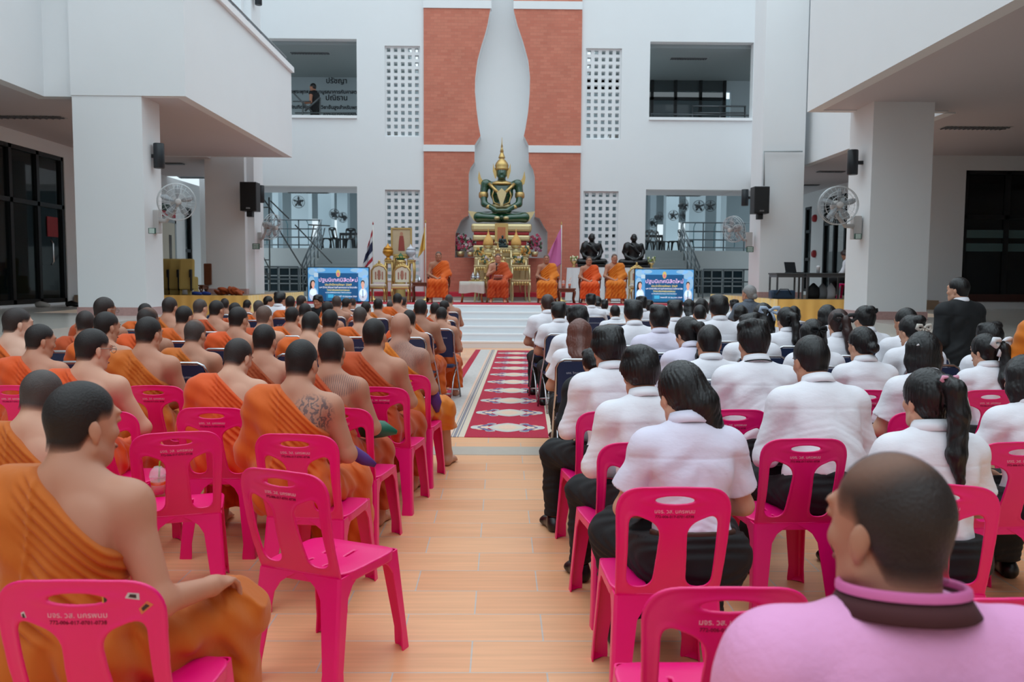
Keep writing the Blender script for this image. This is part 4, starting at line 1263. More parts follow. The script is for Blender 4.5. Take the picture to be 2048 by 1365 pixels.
# ------------------------------------------------------------------ chairs of the audience
PINK = M('pink_plastic', (240, 0, 116), .36, spec=.65, var=.03, vscale=4)
LETW = M('lettering_pale', (240, 178, 196), .6)
LETD = M('lettering_dark', (128, 0, 44), .6)
def smax(a, b, k):
    h = np.maximum(k-np.abs(a-b), 0)/k
    return np.maximum(a, b)+h*h*k*.25
def slab_mesh(name, f2, u, v, t, cell, lip=0.0, extra=None):
    """a plate in the u-v plane with a rounded rim, from a 2D distance function"""
    us = np.arange(u[0]-.01, u[1]+.01+cell, cell, dtype=np.float32)
    vs = np.arange(v[0]-.01, v[1]+.01+cell, cell, dtype=np.float32)
    ws = np.arange(-.05 if extra else -.02, .022, cell, dtype=np.float32)
    U_, V_ = us[:, None], vs[None, :]
    d2 = f2(U_, V_)
    th = t/2+lip*np.clip(1+d2/.012, 0, 1)
    F = smax(d2[:, :, None], np.abs(ws[None, None, :])-th[:, :, None], .006)
    if extra: F = np.minimum(F, extra(d2[:, :, None], ws[None, None, :]))
    return surface_net(name, F.astype(np.float32), np.array([us[0], vs[0], ws[0]]), cell)
def poly2(U_, V_, planes, k=.045):
    d = None
    for (px, py, nx, ny) in planes:
        n = math.hypot(nx, ny)
        q = ((U_-px)*nx+(V_-py)*ny)/n
        d = q if d is None else smax(d, q, k)
    return d
def back2(U_, V_):
    A = np.abs(U_)
    d = smax(A-(.183+.045*V_), V_-(.41-.3*U_*U_), .09)
    d = smax(d, -V_-.015, .01)
    hole = poly2(A, V_, [(.149, .1, 1, -.012), (.15, .315, -.42, 1), (.053, .14, -1, -.06), (.1, .03, 0, -1)])
    d = smax(d, -hole, .008)
    slot = np.sqrt((U_/.066)**2+((V_-.362+.3*U_*U_)/.014)**2)
    return smax(d, -(slot-1)*.014, .004)
def back_bend(p):
    u, v, w_ = p[:, 0], p[:, 1], p[:, 2]
    y = -.2-.115*(v/.41)-.02*np.sin(np.clip(v/.41, 0, 1)*PI)+.55*u*u*np.clip(.3+v/.4, 0, 1)
    return np.stack([u, y-w_, .432+v], 1)
def seat2(U_, V_):
    d = smax(np.abs(U_)-(.198+.04*V_), np.abs(V_)-.205, .11)
    for (a, b) in ((-.05, .06), (.05, .06), (-.05, -.08), (.05, -.08)):
        s = np.maximum(np.abs(U_-a)-.004, np.abs(V_-b)-.035)
        d = np.maximum(d, -s)
    return d
def seat_rim(d2, w_):
    return np.maximum(np.abs(d2+.006)-.0045, np.maximum(w_-.0, -.036-w_))
def pink_chair_proto():
    t = bpy.data.objects.new('plastic_chair', None)
    me = bend(slab_mesh('backrest', back2, (-.205, .205), (-.02, .42), .0075, .0036, .0035), back_bend)
    me.flip_normals()
    b = link_mesh('backrest', me, PINK, t)
    for s, sz, v, m in (('มจร. วส. นครพนม', .019, .322, LETW), ('772-006-017-0701-0738', .0135, .303, LETD)):
        tm = text_mesh(s, sz, m, depth=.0006).copy()
        bend(tm, lambda p: back_bend(np.stack([p[:, 0], p[:, 1]+v, p[:, 2]+.0046], 1)))
        link_mesh('lettering', tm, None, b)
    me = bend(slab_mesh('seat', seat2, (-.215, .215), (-.21, .21), .008, .0042, 0, seat_rim),
              lambda p: np.stack([p[:, 0], p[:, 1], p[:, 2]+.432-.012*np.exp(-(p[:, 0]/.13)**2-(p[:, 1]/.13)**2)-.012*np.clip((p[:, 1]-.13)/.08, 0, 1)**2], 1))
    link_mesh('seat', me, PINK, t)
    for sx in (-1, 1):
        for sy in (-1, 1):
            top = (sx*.193, sy*.197) if sy > 0 else (sx*.186, -.205)
            bot = (sx*.218, sy*.245) if sy > 0 else (sx*.206, -.27)
            mb = MB()
            H = [.425, .405, .38, .34, .28, .18, .08, .012, 0]
            prof = []
            for z in H:
                k = 1-z/.425
                cx, cy = top[0]+(bot[0]-top[0])*k, top[1]+(bot[1]-top[1])*k
                fw = .056+.034*(1-k)+.085*max(0, (z-.34)/.085)**2
                fd = .042+.02*(1-k)+.11*max(0, (z-.34)/.085)**2
                if z < .02: fw += .012; fd += .012
                th_ = .006
                r_ = .012
                pts = [(cx-sx*fw, cy), (cx-sx*r_, cy), (cx-sx*r_*.3, cy-sy*r_*.3), (cx, cy-sy*r_), (cx, cy-sy*fd), (cx-sx*th_, cy-sy*fd), (cx-sx*th_, cy-sy*(r_+.002)), (cx-sx*(r_+.002), cy-sy*th_), (cx-sx*fw, cy-sy*th_)]
                prof.append([(x, y, z) for x, y in pts])
            n = len(prof[0])
            vs = [p for r in prof for p in r]
            fs = [(i*n+k, i*n+(k+1) % n, (i+1)*n+(k+1) % n, (i+1)*n+k) for i in range(len(prof)-1) for k in range(n)]
            fs += [tuple(range(n)), tuple((len(prof)-1)*n+i for i in range(n))[::-1]]
            mb.add(vs, fs)
            cx, cy = bot
            mb.add([(cx-sx*.006, cy-sy*.006, .004), (cx-sx*.055, cy-sy*.006, .004), (cx-sx*.006, cy-sy*.045, .004), (cx-sx*.006, cy-sy*.006, .03)], [(0, 1, 2), (0, 3, 1), (0, 2, 3), (1, 3, 2)])
            mb.build('leg', PINK, t)
    return t
NAVY = M('navy_vinyl', (30, 52, 92), .45, var=.1, vscale=9)
CHROME = M('chrome_tube', (196, 196, 200), .2, metal=1)
LETN = M('lettering_white', (190, 204, 224), .6)
def navy_chair_proto():
    t = bpy.data.objects.new('folding_chair', None)
    W = .205
    fr = MB()
    pts = [(-W, .27, .012), (-W, .0, .43), (-W, -.2, .62), (-W, -.25, .84), (-W+.02, -.262, .885), (-W+.06, -.267, .905), (W-.06, -.267, .905), (W-.02, -.262, .885), (W, -.25, .84), (W, -.2, .62), (W, .0, .43), (W, .27, .012)]
    fr.tube(pts, .0115, 8)
    fr.build('frame', CHROME, t)
    for sx in (-1, 1): MB().tube([(sx*(W-.025), -.3, .012), (sx*(W-.025), -.1, .3), (sx*(W-.025), .17, .44)], .0105, 8).build('leg', CHROME, t)
    for yy, xx in ((-.235, W-.025), (.2, W)): MB().tube([(-xx, yy, .11), (xx, yy, .11)], .009, 8).build('stretcher', CHROME, t)
    MB().box(-W+.012, -.2, .425, W-.012, .21, .47, .02).build('seat', NAVY, t)
    b = MB()
    n = 12
    out = [(-W+.012, .56)]+[(-W+.062+.05*math.cos(a), .84+.05*math.sin(a)) for a in np.linspace(PI, PI/2, 6)]+[(W-.062+.05*math.cos(a), .84+.05*math.sin(a)) for a in np.linspace(PI/2, 0, 6)]+[(W-.012, .56)]
    b.prism(out[::-1], -.013, .013)
    b.v = [(x, y-.2-.065*(z-.6)/.28, z) for x, y, z in b.v]
    bo = b.build('backrest', NAVY, t)
    MB().tube([(-W, -.2, .62), (W, -.2, .62)], .011, 8).build('back_bar', CHROME, t)
    tm = text_mesh('มจร. วิทยาลัยสงฆ์นครพนม', .024, LETN, depth=.0006).copy()
    bend(tm, lambda p: np.stack([p[:, 0], -.2-.065*(p[:, 1]+.8-.6)/.28-.0142-p[:, 2], p[:, 1]+.8], 1))
    link_mesh('lettering', tm, None, bo)
    return t
PCHAIR, NCHAIR = pink_chair_proto(), navy_chair_proto()
def stickers(c):
    """three small stickers on the back of one chair"""
    b = next(k for k in c.children if k.name.startswith('backrest'))
    for u, v, w_, h_, a, col in ((.069, .362, .02, .026, .1, (214, 160, 60)), (.128, .368, .032, .016, -.2, (206, 200, 206)), (.152, .338, .036, .016, .7, (222, 120, 80)), (-.128, .318, .012, .02, .2, (222, 214, 220))):
        base, ink = MB(), MB()
        ca, sa = math.cos(a), math.sin(a)
        def pts(k): return [(u+(x*ca-y*sa)*k, v+(x*sa+y*ca)*k) for x, y in ((-w_/2, -h_/2), (w_/2, -h_/2), (w_/2*.8, h_/2), (-w_/2*.7, h_/2*.8))]
        for mb, k, d in ((base, 1, .0046), (ink, .55, .0052)):
            mb.prism(pts(k), d-.001, d, 'z')
        for mb, nm, m in ((base, 'sticker', M('sticker_%d' % col[1], col, .5)), (ink, 'sticker_print', M('sticker_print', (58, 38, 44), .5))):
            me = mb.mesh(nm, m, fix=True)
            bend(me, back_bend)
            o = link_mesh(nm, me, None, b)
_first = {}
def chair(kind, x, y, rz, label, group=None, s=1.0, z=0):
    proto = PCHAIR if kind == 'pink' else NCHAIR
    if proto.name not in _first:
        COL.objects.link(proto)
        _first[proto.name] = c = proto
    else: c = copy_tree(proto)
    c.location = (x, y, z)
    c.rotation_euler = (0, 0, rz)
    c.scale = (s, s, s)
    if 'group' in c: del c['group']
    return tag(c, label, 'chair', group)
# ------------------------------------------------------------------ people
SKINS = [M('skin_%d' % i, c, .48, var=.07, vscale=9, spec=.35) for i, c in enumerate([(212, 160, 134), (194, 138, 112), (170, 118, 94), (220, 176, 154), (180, 128, 104)])]
STUB = [M('stubble_%d' % i, c, .5, var=.35, vscale=14, bump=.25, bscale=160, spec=.35) for i, c in enumerate([(34, 28, 27), (48, 39, 37), (74, 64, 61), (104, 82, 72)])]
for m in STUB:
    nt = m.node_tree
    at_ = nt.nodes.new('ShaderNodeAttribute'); at_.attribute_name = 'edge'
    nz = nt.nodes.new('ShaderNodeTexNoise'); nz.inputs['Scale'].default_value = 260
    ad = nt.nodes.new('ShaderNodeMath'); ad.operation = 'MULTIPLY_ADD'; ad.inputs[1].default_value = 1.45
    sb = nt.nodes.new('ShaderNodeMath'); sb.operation = 'SUBTRACT'; sb.inputs[1].default_value = .55
    nt.links.new(nz.outputs['Fac'], sb.inputs[0]); nt.links.new(at_.outputs['Fac'], ad.inputs[0]); nt.links.new(sb.outputs['Value'], ad.inputs[2])
    ad.use_clamp = True
    nt.links.new(ad.outputs['Value'], nt.nodes['Principled BSDF'].inputs['Alpha'])
def tattoo(name, base, scale, dist, off, lo, hi, wave='BANDS'):
    """skin with a faded blue-black tattoo over the bare shoulder blade"""
    m = M('skin_tattoo_'+name, base, .48, var=.07, vscale=9, spec=.35)
    nt = m.node_tree; N, L = nt.nodes, nt.links
    b = N['Principled BSDF']
    src = b.inputs['Base Color'].links[0].from_socket
    tc = next(n for n in N if n.type == 'TEX_COORD')
    wv = N.new('ShaderNodeTexWave'); wv.wave_type = wave
    wv.inputs['Scale'].default_value = scale; wv.inputs['Distortion'].default_value = dist; wv.inputs['Detail'].default_value = 3; wv.inputs['Detail Scale'].default_value = 2.5
    L.new(tc.outputs['Object'], wv.inputs['Vector'])
    r1 = N.new('ShaderNodeMapRange'); r1.inputs['From Min'].default_value = .3; r1.inputs['From Max'].default_value = .85; r1.inputs['To Min'].default_value = .16
    L.new(wv.outputs['Fac'], r1.inputs['Value'])
    # soft-edged patch where the design sits
    vm = N.new('ShaderNodeVectorMath'); vm.operation = 'SUBTRACT'; vm.inputs[1].default_value = off
    L.new(tc.outputs['Object'], vm.inputs[0])
    sc_ = N.new('ShaderNodeVectorMath'); sc_.operation = 'MULTIPLY'; sc_.inputs[1].default_value = lo
    L.new(vm.outputs['Vector'], sc_.inputs[0])
    ln = N.new('ShaderNodeVectorMath'); ln.operation = 'LENGTH'
    L.new(sc_.outputs['Vector'], ln.inputs[0])
    r2 = N.new('ShaderNodeMapRange'); r2.inputs['From Min'].default_value = .8; r2.inputs['From Max'].default_value = 1.05; r2.inputs['To Min'].default_value = hi; r2.inputs['To Max'].default_value = 0
    L.new(ln.outputs['Value'], r2.inputs['Value'])
    mu = N.new('ShaderNodeMath'); mu.operation = 'MULTIPLY'
    L.new(r1.outputs['Result'], mu.inputs[0]); L.new(r2.outputs['Result'], mu.inputs[1])
    mx = N.new('ShaderNodeMix'); mx.data_type = 'RGBA'
    mx.inputs['B'].default_value = C(54, 66, 80)
    L.new(mu.outputs['Value'], mx.inputs['Factor']); L.new(src, mx.inputs['A'])
    L.new(mx.outputs['Result'], b.inputs['Base Color'])
    return m
TATA = tattoo('dragon', (194, 138, 112), 9, 14, (.12, -.13, .93), (8.5, 6, 7.5), .72)
TATB = tattoo('rows', (190, 134, 108), 26, 1.6, (.09, -.13, 1.0), (7.5, 5, 14), .55)
TATC = tattoo('script', (190, 138, 116), 34, 4, (.1, -.12, 1.0), (6, 5, 8), .5)
def robe_mat(name, col):
    return M('robe_'+name, col, .78, var=.09, vscale=5, bump=.25, bscale=22, sheen=.15, stretch=(1, 1, .35))
ROBES = {'orange': robe_mat('orange', (212, 92, 4)), 'rust': robe_mat('rust', (186, 70, 12)), 'amber': robe_mat('amber', (196, 98, 2)), 'gold': robe_mat('gold', (216, 118, 14)), 'vivid': robe_mat('vivid', (220, 82, 10)), 'brown': robe_mat('brown', (158, 66, 12))}
RWORD = {'orange': 'orange', 'rust': 'rust orange', 'amber': 'amber orange', 'gold': 'golden orange', 'vivid': 'vivid orange', 'brown': 'brownish orange'}
SHIRT = M('white_shirt', (238, 236, 243), .8, bump=.4, bscale=11, stretch=(1, 1, 2), var=.02, vscale=5)
SHIRTL = M('lilac_white_shirt', (228, 222, 240), .8, bump=.4, bscale=11, stretch=(1, 1, 2), var=.02, vscale=5)
BLACKC = M('black_cloth', (17, 18, 21), .8, bump=.15, bscale=20)
SUIT = M('black_suit', (14, 17, 22), .75)
POLO = M('pink_polo', (232, 160, 206), .85, bump=.2, bscale=60, var=.02)
HAIR = M('black_hair', (16, 14, 16), .38, spec=.5, bump=.5, bscale=60, stretch=(1, 1, .12), var=.3, vscale=30)
HAIRB = M('brown_hair', (104, 62, 52), .36, spec=.5, bump=.4, bscale=70, stretch=(1, 1, .08), var=.2, vscale=24)
HAIRD = M('dark_brown_hair', (56, 36, 34), .38, spec=.5, bump=.4, bscale=60, stretch=(1, 1, .1), var=.2, vscale=24)
HAIRG = M('grey_hair', (142, 140, 140), .45, var=.3, vscale=30, bump=.4, bscale=60)
SHOE = M('black_leather', (18, 18, 20), .3)
SOCK = M('white_sock', (220, 220, 222), .9)
EYE = M('eye_dark', (30, 22, 20), .2)
LIP = M('lip', (150, 84, 74), .5)

def sst(a, b, x):
    t = np.clip((x-a)/(b-a), 0, 1)
    return t*t*(3-2*t)
class Rig:
    """joints of a seated (or standing) figure facing +Y, feet on z = 0"""
    def __init__(s, lean=.12, hp=.1, hy=0, ht=0, fat=1.0, sw=.178, arms='lap', knees=.13, stand=False, kneeout=0, female=False, cross=False, shift=0):
        s.__dict__.update(lean=lean, hp=hp, hy=hy, fat=fat, sw=sw*(.92 if female else 1), stand=stand, female=female)
        s.lift = .42 if stand else 0
        s.P = np.array([0, -.08, .54+s.lift])
        s.Rl = rotm(-lean)
        U = s.U
        s.N = U((0, -.05, 1.035))
        Rn = rotm(-(lean*.7+hp*.45), 0, hy*.3)
        s.nt = s.N+Rn @ np.array([0, .016, .088])
        s.Rh = rotm(0, 0, hy) @ rotm(-(lean*.35+hp), 0, 0) @ rotm(0, ht, 0)
        s.H = s.nt+s.Rh @ np.array([0, .012, .084])
        s.top = s.H+np.array([0, -.01, .116])
        s.S = {k: U((k*s.sw, -.05, .972)) for k in (-1, 1)}
        s.E, s.W, s.hd, s.pn = {}, {}, {}, {}
        for k in (-1, 1):
            a = arms if isinstance(arms, str) else arms[k]
            if a == 'lap': E, W = U((k*.255, .015, .73))+np.array([0, .02, 0]), np.array([k*.07, .215, .635]); hd = (-k*.75, .6, -.25)
            elif a == 'phone': E, W = U((k*.26, .03, .73)), np.array([k*.07, .27, .76]); hd = (-k*.4, .7, .5)
            elif a == 'knee': E, W = np.array([k*.3, .06, .72]), np.array([k*.17, .27, .62]); hd = (-.15*k, .95, -.2)
            elif a == 'prop': E, W = np.array([k*.262, -.035, .70]), np.array([k*.325, .19, .665]); hd = (.12*k, .95, -.1)
            elif a == 'down': E, W = s.S[k]+np.array([k*.06, -.02, -.29]), s.S[k]+np.array([k*.05, .05, -.54]); hd = (0, .1, -1)
            elif a == 'gesture': E, W = s.S[k]+np.array([k*.06, -.02, -.28]), s.S[k]+np.array([k*.1, .2, -.32]); hd = (k*.4, .7, .5)
            elif a == 'mic': E, W = U((k*.27, .05, .74)), np.array([k*.07, .2, .87]); hd = (-k*.35, .25, .85)
            elif a == 'hang': E, W = s.S[k]+np.array([k*.07, .05, -.27]), np.array([k*.25, .2, .54]); hd = (0, .5, -.6)
            s.E[k], s.W[k] = np.array(E, float), np.array(W, float)
            s.hd[k] = np.array(hd)/np.linalg.norm(hd)
        s.hip = {k: np.array([k*.09, -.06, .53+s.lift]) for k in (-1, 1)}
        if stand:
            s.knee = {k: np.array([k*.095, -.02, .50]) for k in (-1, 1)}
            s.ank = {k: np.array([k*.1, -.05, .09]) for k in (-1, 1)}
        else:
            s.knee = {k: np.array([k*(knees+kneeout), .37, .505]) for k in (-1, 1)}
            s.ank = {k: np.array([k*(knees+.01+kneeout*.8), .385+shift, .095]) for k in (-1, 1)}
    def U(s, p):
        return s.P+s.Rl @ (np.array(p, float)+np.array([0, 0, s.lift if s.stand else 0])-s.P)
    def local(s, x, y, z):
        """points back in the upright frame of the torso"""
        c, n = math.cos(s.lean), math.sin(s.lean)
        dy, dz = y-s.P[1], z-s.P[2]
        return s.P[1]+c*dy-n*dz, s.P[2]+n*dy+c*dz-s.lift
    def hl(s, x, y, z):
        R_ = s.Rh
        dx, dy, dz = x-s.H[0], y-s.H[1], z-s.H[2]
        return (dx*R_[0, 0]+dy*R_[1, 0]+dz*R_[2, 0], dx*R_[0, 1]+dy*R_[1, 1]+dz*R_[2, 1], (dx*R_[0, 2]+dy*R_[1, 2]+dz*R_[2, 2])/1.07)
    def h(s, p): return s.H+s.Rh @ (np.array(p, float)*np.array([1, 1, 1.07]))
    def torso(s, G, g=0, k=.06):
        f, U, R_ = s.fat, s.U, s.Rl
        ff = 1+(f-1)*.5
        G.ell(U((0, -.055, .56)), (.163*f+g, .115*min(f, 1.1)+g, .125+g), k, R_)
        G.ell(U((0, -.065, .70)), ((.135 if s.female else .148)*f+g, .108*f+g, .16+g), k, R_)
        G.ell(U((0, -.055, .88)), ((.145 if s.female else .162)*ff+g, .108*ff+g, .18+g), k, R_)
        G.ell(U((0, -.06, .985)), (.158*s.sw/.178+g, .075+g, .068+g), k, R_)
        for q in (-1, 1):
            G.cone(s.N+np.array([0, -.012, .03 if g == 0 else -.012]), s.S[q]+np.array([-q*.02, 0, .006]), .05 if g == 0 else .05+g*.5, .042+g, k)
            G.ell(s.S[q], (.058+g, .062+g, .062+g), .05)
            G.ell(U((q*.085, -.128, .90)), (.06+g, .032+g, .085+g), .04, R_)
        return G
    def arm(s, G, q, g=0, t=1.0, flare=0, k=.03, fore=True):
        a, b, c_ = s.S[q], s.E[q], s.W[q]
        fz = 1+(s.fat-1)*.4
        fz *= .88 if s.female else 1
        if t < 1: G.cone(a, a+(b-a)*t, .056*fz+g, .05*fz+g+flare, .05)
        else:
            G.cone(a, b, .055*fz+g, .043*fz+g, .05)
            if fore: G.cone(b, c_, .043*fz+g, .029*fz+g+flare, k)
        return G
    def hand(s, G, q, cell, curl=.5):
        W, d = s.W[q], s.hd[q]
        r0 = max(.0085, cell*.72)
        up = np.array([0, 0, 1.0])
        sd = np.cross(d, up); sd /= np.linalg.norm(sd); sd *= q     # towards the little finger
        pn = np.cross(sd, d)*q                                      # back of the hand
        pn = pn if pn[2] > 0 else -pn
        G.cone(W, W+d*.03, .027, .028, .02)
        M3 = np.stack([sd, d, pn], 1)
        G.ell(W+d*.055, (.04, .048, .017), .015, M3)
        for i in range(4):
            L_ = (.9, 1.0, .95, .75)[i]
            p = W+d*.088+sd*(i-1.5)*max(.0185, cell*1.5)
            ang = .15+curl*.4
            dd = d
            for seg in (.043, .027, .021):
                dd = dd*math.cos(ang)-pn*math.sin(ang)
                n_ = p+dd*seg*L_
                G.cone(p, n_, r0, r0*.92, .004)
                p = n_; pn2 = pn
                ang = curl*.75
        p = W+d*.025-sd*.03
        dd = (d*.6-sd*.62-pn*.35); dd /= np.linalg.norm(dd)
        n_ = p+dd*.04
        G.cone(p, n_, r0*1.25, r0*1.1, .01)
        G.cone(n_, n_+(d*.85-sd*.1-pn*.4)*.033, r0*1.1, r0*.95, .004)
        return G
    def head(s, G, cell, ears=True):
        h, R_ = s.h, s.Rh
        G.cone(s.N+np.array([0, -.005, -.02]), h((0, -.03, -.045)), .06, .056, .03)
        G.ell(h((0, -.012, .02)), (.077, .097, .094), .02, R_)
        G.ell(h((0, .034, -.04)), (.061, .058, .078), .035, R_)
        G.cone(h((0, .035, -.08)), h((0, .068, -.098)), .042, .026, .03)
        for q in (-1, 1):
            G.ell(h((q*.045, .06, -.03)), (.018, .018, .016), .02, R_)
            G.cone(h((q*.056, .0, -.07)), h((q*.03, .05, -.1)), .022, .02, .025)
            if ears:
                e = max(.0, cell-.008)
                Re = R_ @ rotm(.15, 0, -q*.45)
                G.ell(h((q*.0795, -.01, -.02)), (.008+e, .0165, .029), .006, Re)
                G.ell(h((q*.077, -.004, -.043)), (.007+e, .009, .012), .006, Re)
        G.cone(h((0, .086, .004)), h((0, .101, -.034)), .008, .012, .012)
        for q in (-1, 1):
            G.ell(h((q*.011, .093, -.041)), (.009, .01, .007), .008, R_)
            G.minus(h((q*.031, .095, .006)), (.018, .012, .01), .012, R_)
            G.ell(h((q*.031, .083, .004)), (.016, .012, .009), .004, R_)
        G.ell(h((0, .083, .026)), (.05, .013, .01), .02, R_)
        G.ell(h((0, .092, -.067)), (.024, .01, .0055), .006, R_)
        G.ell(h((0, .09, -.077)), (.02, .01, .006), .006, R_)
        return G
    def legs(s, G, g=0, k=.04, low=True):
        f = 1+(s.fat-1)*.6
        for q in (-1, 1):
            G.cone(s.hip[q], s.knee[q], .088*f+g, .062+g, k)
            if low: G.cone(s.knee[q], s.ank[q], .058+g, .04+g, k)
        return G
    def foot(s, G, q, cell, g=0, bare=True):
        a = s.ank[q]
        G.cone(a, a+np.array([0, -.03, -.05]), .036+g, .036+g, .03)
        G.cone(a+np.array([0, -.03, -.055]), a+np.array([q*.01, .115, -.062]), .036+g, .03+g, .03)
        G.ell(a+np.array([q*.012, .125, -.066]), (.042+g, .04+g, .024+g*.6), .02)
        if bare:
            r0 = max(.009, cell*.7)
            for i in range(5):
                x = (-.028+.0145*i)*q
                G.cone(a+np.array([x+q*.012, .14, -.075]), a+np.array([x*1.1+q*.012, .178-.007*i*(i > 0), -.08]), r0*1.25 if i == 0 else r0, r0, .006)
        return G

def body_mesh(r, cell, bare_feet=True, hands=True, curl=(.5, .5)):
    G = SDF(.03)
    g = 0 if bare_feet else -.02
    r.torso(G, g); r.head(G, cell); r.legs(G, g*1.5)
    for q in (-1, 1):
        r.arm(G, q)
        if hands: r.hand(G, q, cell, curl[(q+1)//2])
        else: G.cone(r.W[q], r.W[q]+r.hd[q]*.08, .03, .025, .02)
        r.foot(G, q, cell, 0, bare_feet)
    def disp(x, y, z, f):
        yl, zl = r.local(x, y, z)
        back = sst(-.06, -.11, yl)*sst(.62, .72, zl)*sst(1.06, .98, zl)
        return back*.007*np.exp(-(x/.022)**2)
    return G.mesh('body', cell, disp=disp)
def stubble_mesh(r, cell, high=0.0):
    G = SDF(.01)
    G.ell(r.h((0, -.012, .02)), (.0795, .0995, .0965), .02, r.Rh)
    G.cone(r.h((0, -.03, -.03)), r.h((0, -.036, -.08)), .0625, .0605, .02)
    def cut(x, y, z):
        hx_, hy_, hz = r.hl(x, y, z)
        lim = -.078+.085*sst(-.05, .012, hy_)+.062*sst(.035, .088, hy_)+high*sst(-.06, -.0, -np.abs(hx_))*0
        c = lim-hz
        return c
    me = G.mesh('hair', cell, cut=cut)
    p = mesh_np(me)
    e = np.clip(.004-cut(p[:, 0], p[:, 1], p[:, 2]), 0, .05)/.05
    if high:
        hx_, hy_, hz = r.hl(p[:, 0], p[:, 1], p[:, 2])
        e = e*(.3+.7*sst(.05, .15, np.sqrt(hx_**2+(hy_-.01)**2+(hz-.1)**2)))
    me.attributes.new('edge', 'FLOAT', 'POINT').data.foreach_set('value', e.astype(np.float32))
    return me
def robe_mesh(r, cell, both=False, hem=.13, lam=.04, amp=.0068, seed=0):
    G = SDF(.06)
    r.torso(G, .014, .07)
    q = -1
    a, b, w_ = r.S[q], r.E[q], r.W[q]
    G.cone(a, b, .078, .075, .1).cone(b, b+(w_-b)*.75, .075, .06, .09)
    G.cone((a+b)/2+np.array([.06, .0, 0]), b+np.array([.08, .02, -.05]), .06, .06, .08)
    if both:
        a, b = r.S[1], r.E[1]
        G.cone(a, b, .072, .07, .08)
    # skirt of the robe over thighs and shins
    r.legs(G, .03, .11)
    G.cone((r.knee[-1]+r.knee[1])/2+np.array([0, -.3, 0]), (r.knee[-1]+r.knee[1])/2+np.array([0, -.02, -.01]), .09, .075, .1)
    G.cone((r.knee[-1]+r.knee[1])/2+np.array([0, .0, -.02]), (r.ank[-1]+r.ank[1])/2+np.array([0, .0, .06]), .07, .06, .1)
    for q in (-1, 1): G.cone(r.ank[q]+np.array([q*.01, -.01, .2]), r.ank[q]+np.array([q*.015, -.01, .04]), .085, .09, .08)
    x0, z0 = -.055, 1.06
    n = np.array([.25, .262]); n /= np.linalg.norm(n)
    def plane(x, y, z):
        yl, zl = r.local(x, y, z)
        return (x-x0)*n[0]+(zl-z0)*n[1], yl, zl
    def cut(x, y, z):
        p, yl, zl = plane(x, y, z)
        c = np.maximum(p, zl-1.085)
        if both: c = zl-1.06-0*p
        return np.maximum(c, hem-z)
    def disp(x, y, z, f):
        p, yl, zl = plane(x, y, z)
        up = sst(.6, .68, zl)
        s_ = x*n[1]-zl*n[0]
        ph = 2*PI*p/lam+1.6*np.sin(s_*9+seed)+.8*np.sin(s_*21+y*7+seed*2)
        right = sst(-.1, -.04, x+.02*np.sin(zl*14))
        ph2 = 2*PI*p/(lam*.72)+1.2*np.sin(s_*7+seed)
        near = sst(-.2, -.06, p)
        d = up*right*amp*(.75*near*np.sin(ph2)+(1-near)*.9*np.sin(ph)*(1+.5*np.sin(s_*13+seed)))
        d = d-up*.006*np.exp(-((x+.075+.03*np.sin(zl*5))/.007)**2)*(yl < 0)   # crease beside the outer panel
        d = d-up*right*.007*np.exp(-((p+.016)/.011)**2)           # rolled hem along the diagonal
        d = d-up*(1-right)*.007                                   # the folded outer panel on the shoulder
        d = d+up*(1-right)*.003*np.sin(zl*60+x*30+seed)+up*.0035*np.sin(x*46+2.5*np.sin(zl*12+seed))*(yl < 0)
        th = np.arctan2(y-.1, x)
        lowf = (1-up)
        d = d+lowf*.006*np.sin(x*70+1.5*np.sin(z*11+seed)+y*14)+lowf*.005*np.sin(th*16+z*9+seed)+lowf*.004*np.sin(110*(x*.6+z*.5)+2*np.sin(y*20+seed))
        return d
    return G.mesh('robe', cell, cut=cut, disp=disp, zmin=.08)
def shirt_mesh(r, cell, sleeve='short', loose=.014, seed=0, amp=.004, bottom=.615, coat=False):
    G = SDF(.06)
    r.torso(G, loose, .075)
    for q in (-1, 1):
        if sleeve == 'none': continue
        if sleeve == 'short': r.arm(G, q, loose+.004, .72, .018)
        else: r.arm(G, q, loose-.002, 1, .004)
    if coat and r.stand:
        for q in (-1, 1): G.cone(r.hip[q], r.hip[q]+np.array([0, 0, -.12]), .13, .14, .1)
    def cut(x, y, z):
        yl, zl = r.local(x, y, z)
        c = bottom-zl
        # keep sleeves that hang below the hem line
        if sleeve != 'short' or True: c = np.where(np.abs(x) > .205*max(1, r.fat*.95), -1, c)
        for q in (-1, 1):
            if sleeve == 'short':
                a, b = r.S[q], r.E[q]
                dr = (b-a)/np.linalg.norm(b-a)
                t = (x-a[0])*dr[0]+(y-a[1])*dr[1]+(z-a[2])*dr[2]
                near = (x*q > .15)
                c = np.where(near, np.maximum(c, t-.7*np.linalg.norm(b-a)), c)
        return c
    def disp(x, y, z, f):
        yl, zl = r.local(x, y, z)
        d = amp*np.sin(34*zl+26*np.abs(x)+2.2*np.sin(9*x+seed)+1.3*np.sin(17*zl+seed*3))*sst(1.02, .9, zl)
        d = d+amp*.8*np.sin(52*x+11*np.sin(zl*8+seed)+seed)*sst(.7, .62, zl)
        w1 = np.sin(58*zl+31*x*np.sign(x)+3*np.sin(7*x+seed*2)+2*np.sin(23*zl+seed))
        d = d-amp*.7*np.abs(w1)**.6*sst(.95, .8, zl)*sst(.6, .66, zl)
        d = d+.0022*np.exp(-((zl-.93-.2*x*x)/.006)**2)*(yl < -.06)          # yoke seam
        d = d+amp*1.2*np.exp(-((np.abs(x)-.17)/.02)**2)*sst(.98, .9, zl)
        return d
    return G.mesh('shirt', cell, cut=cut, disp=disp)
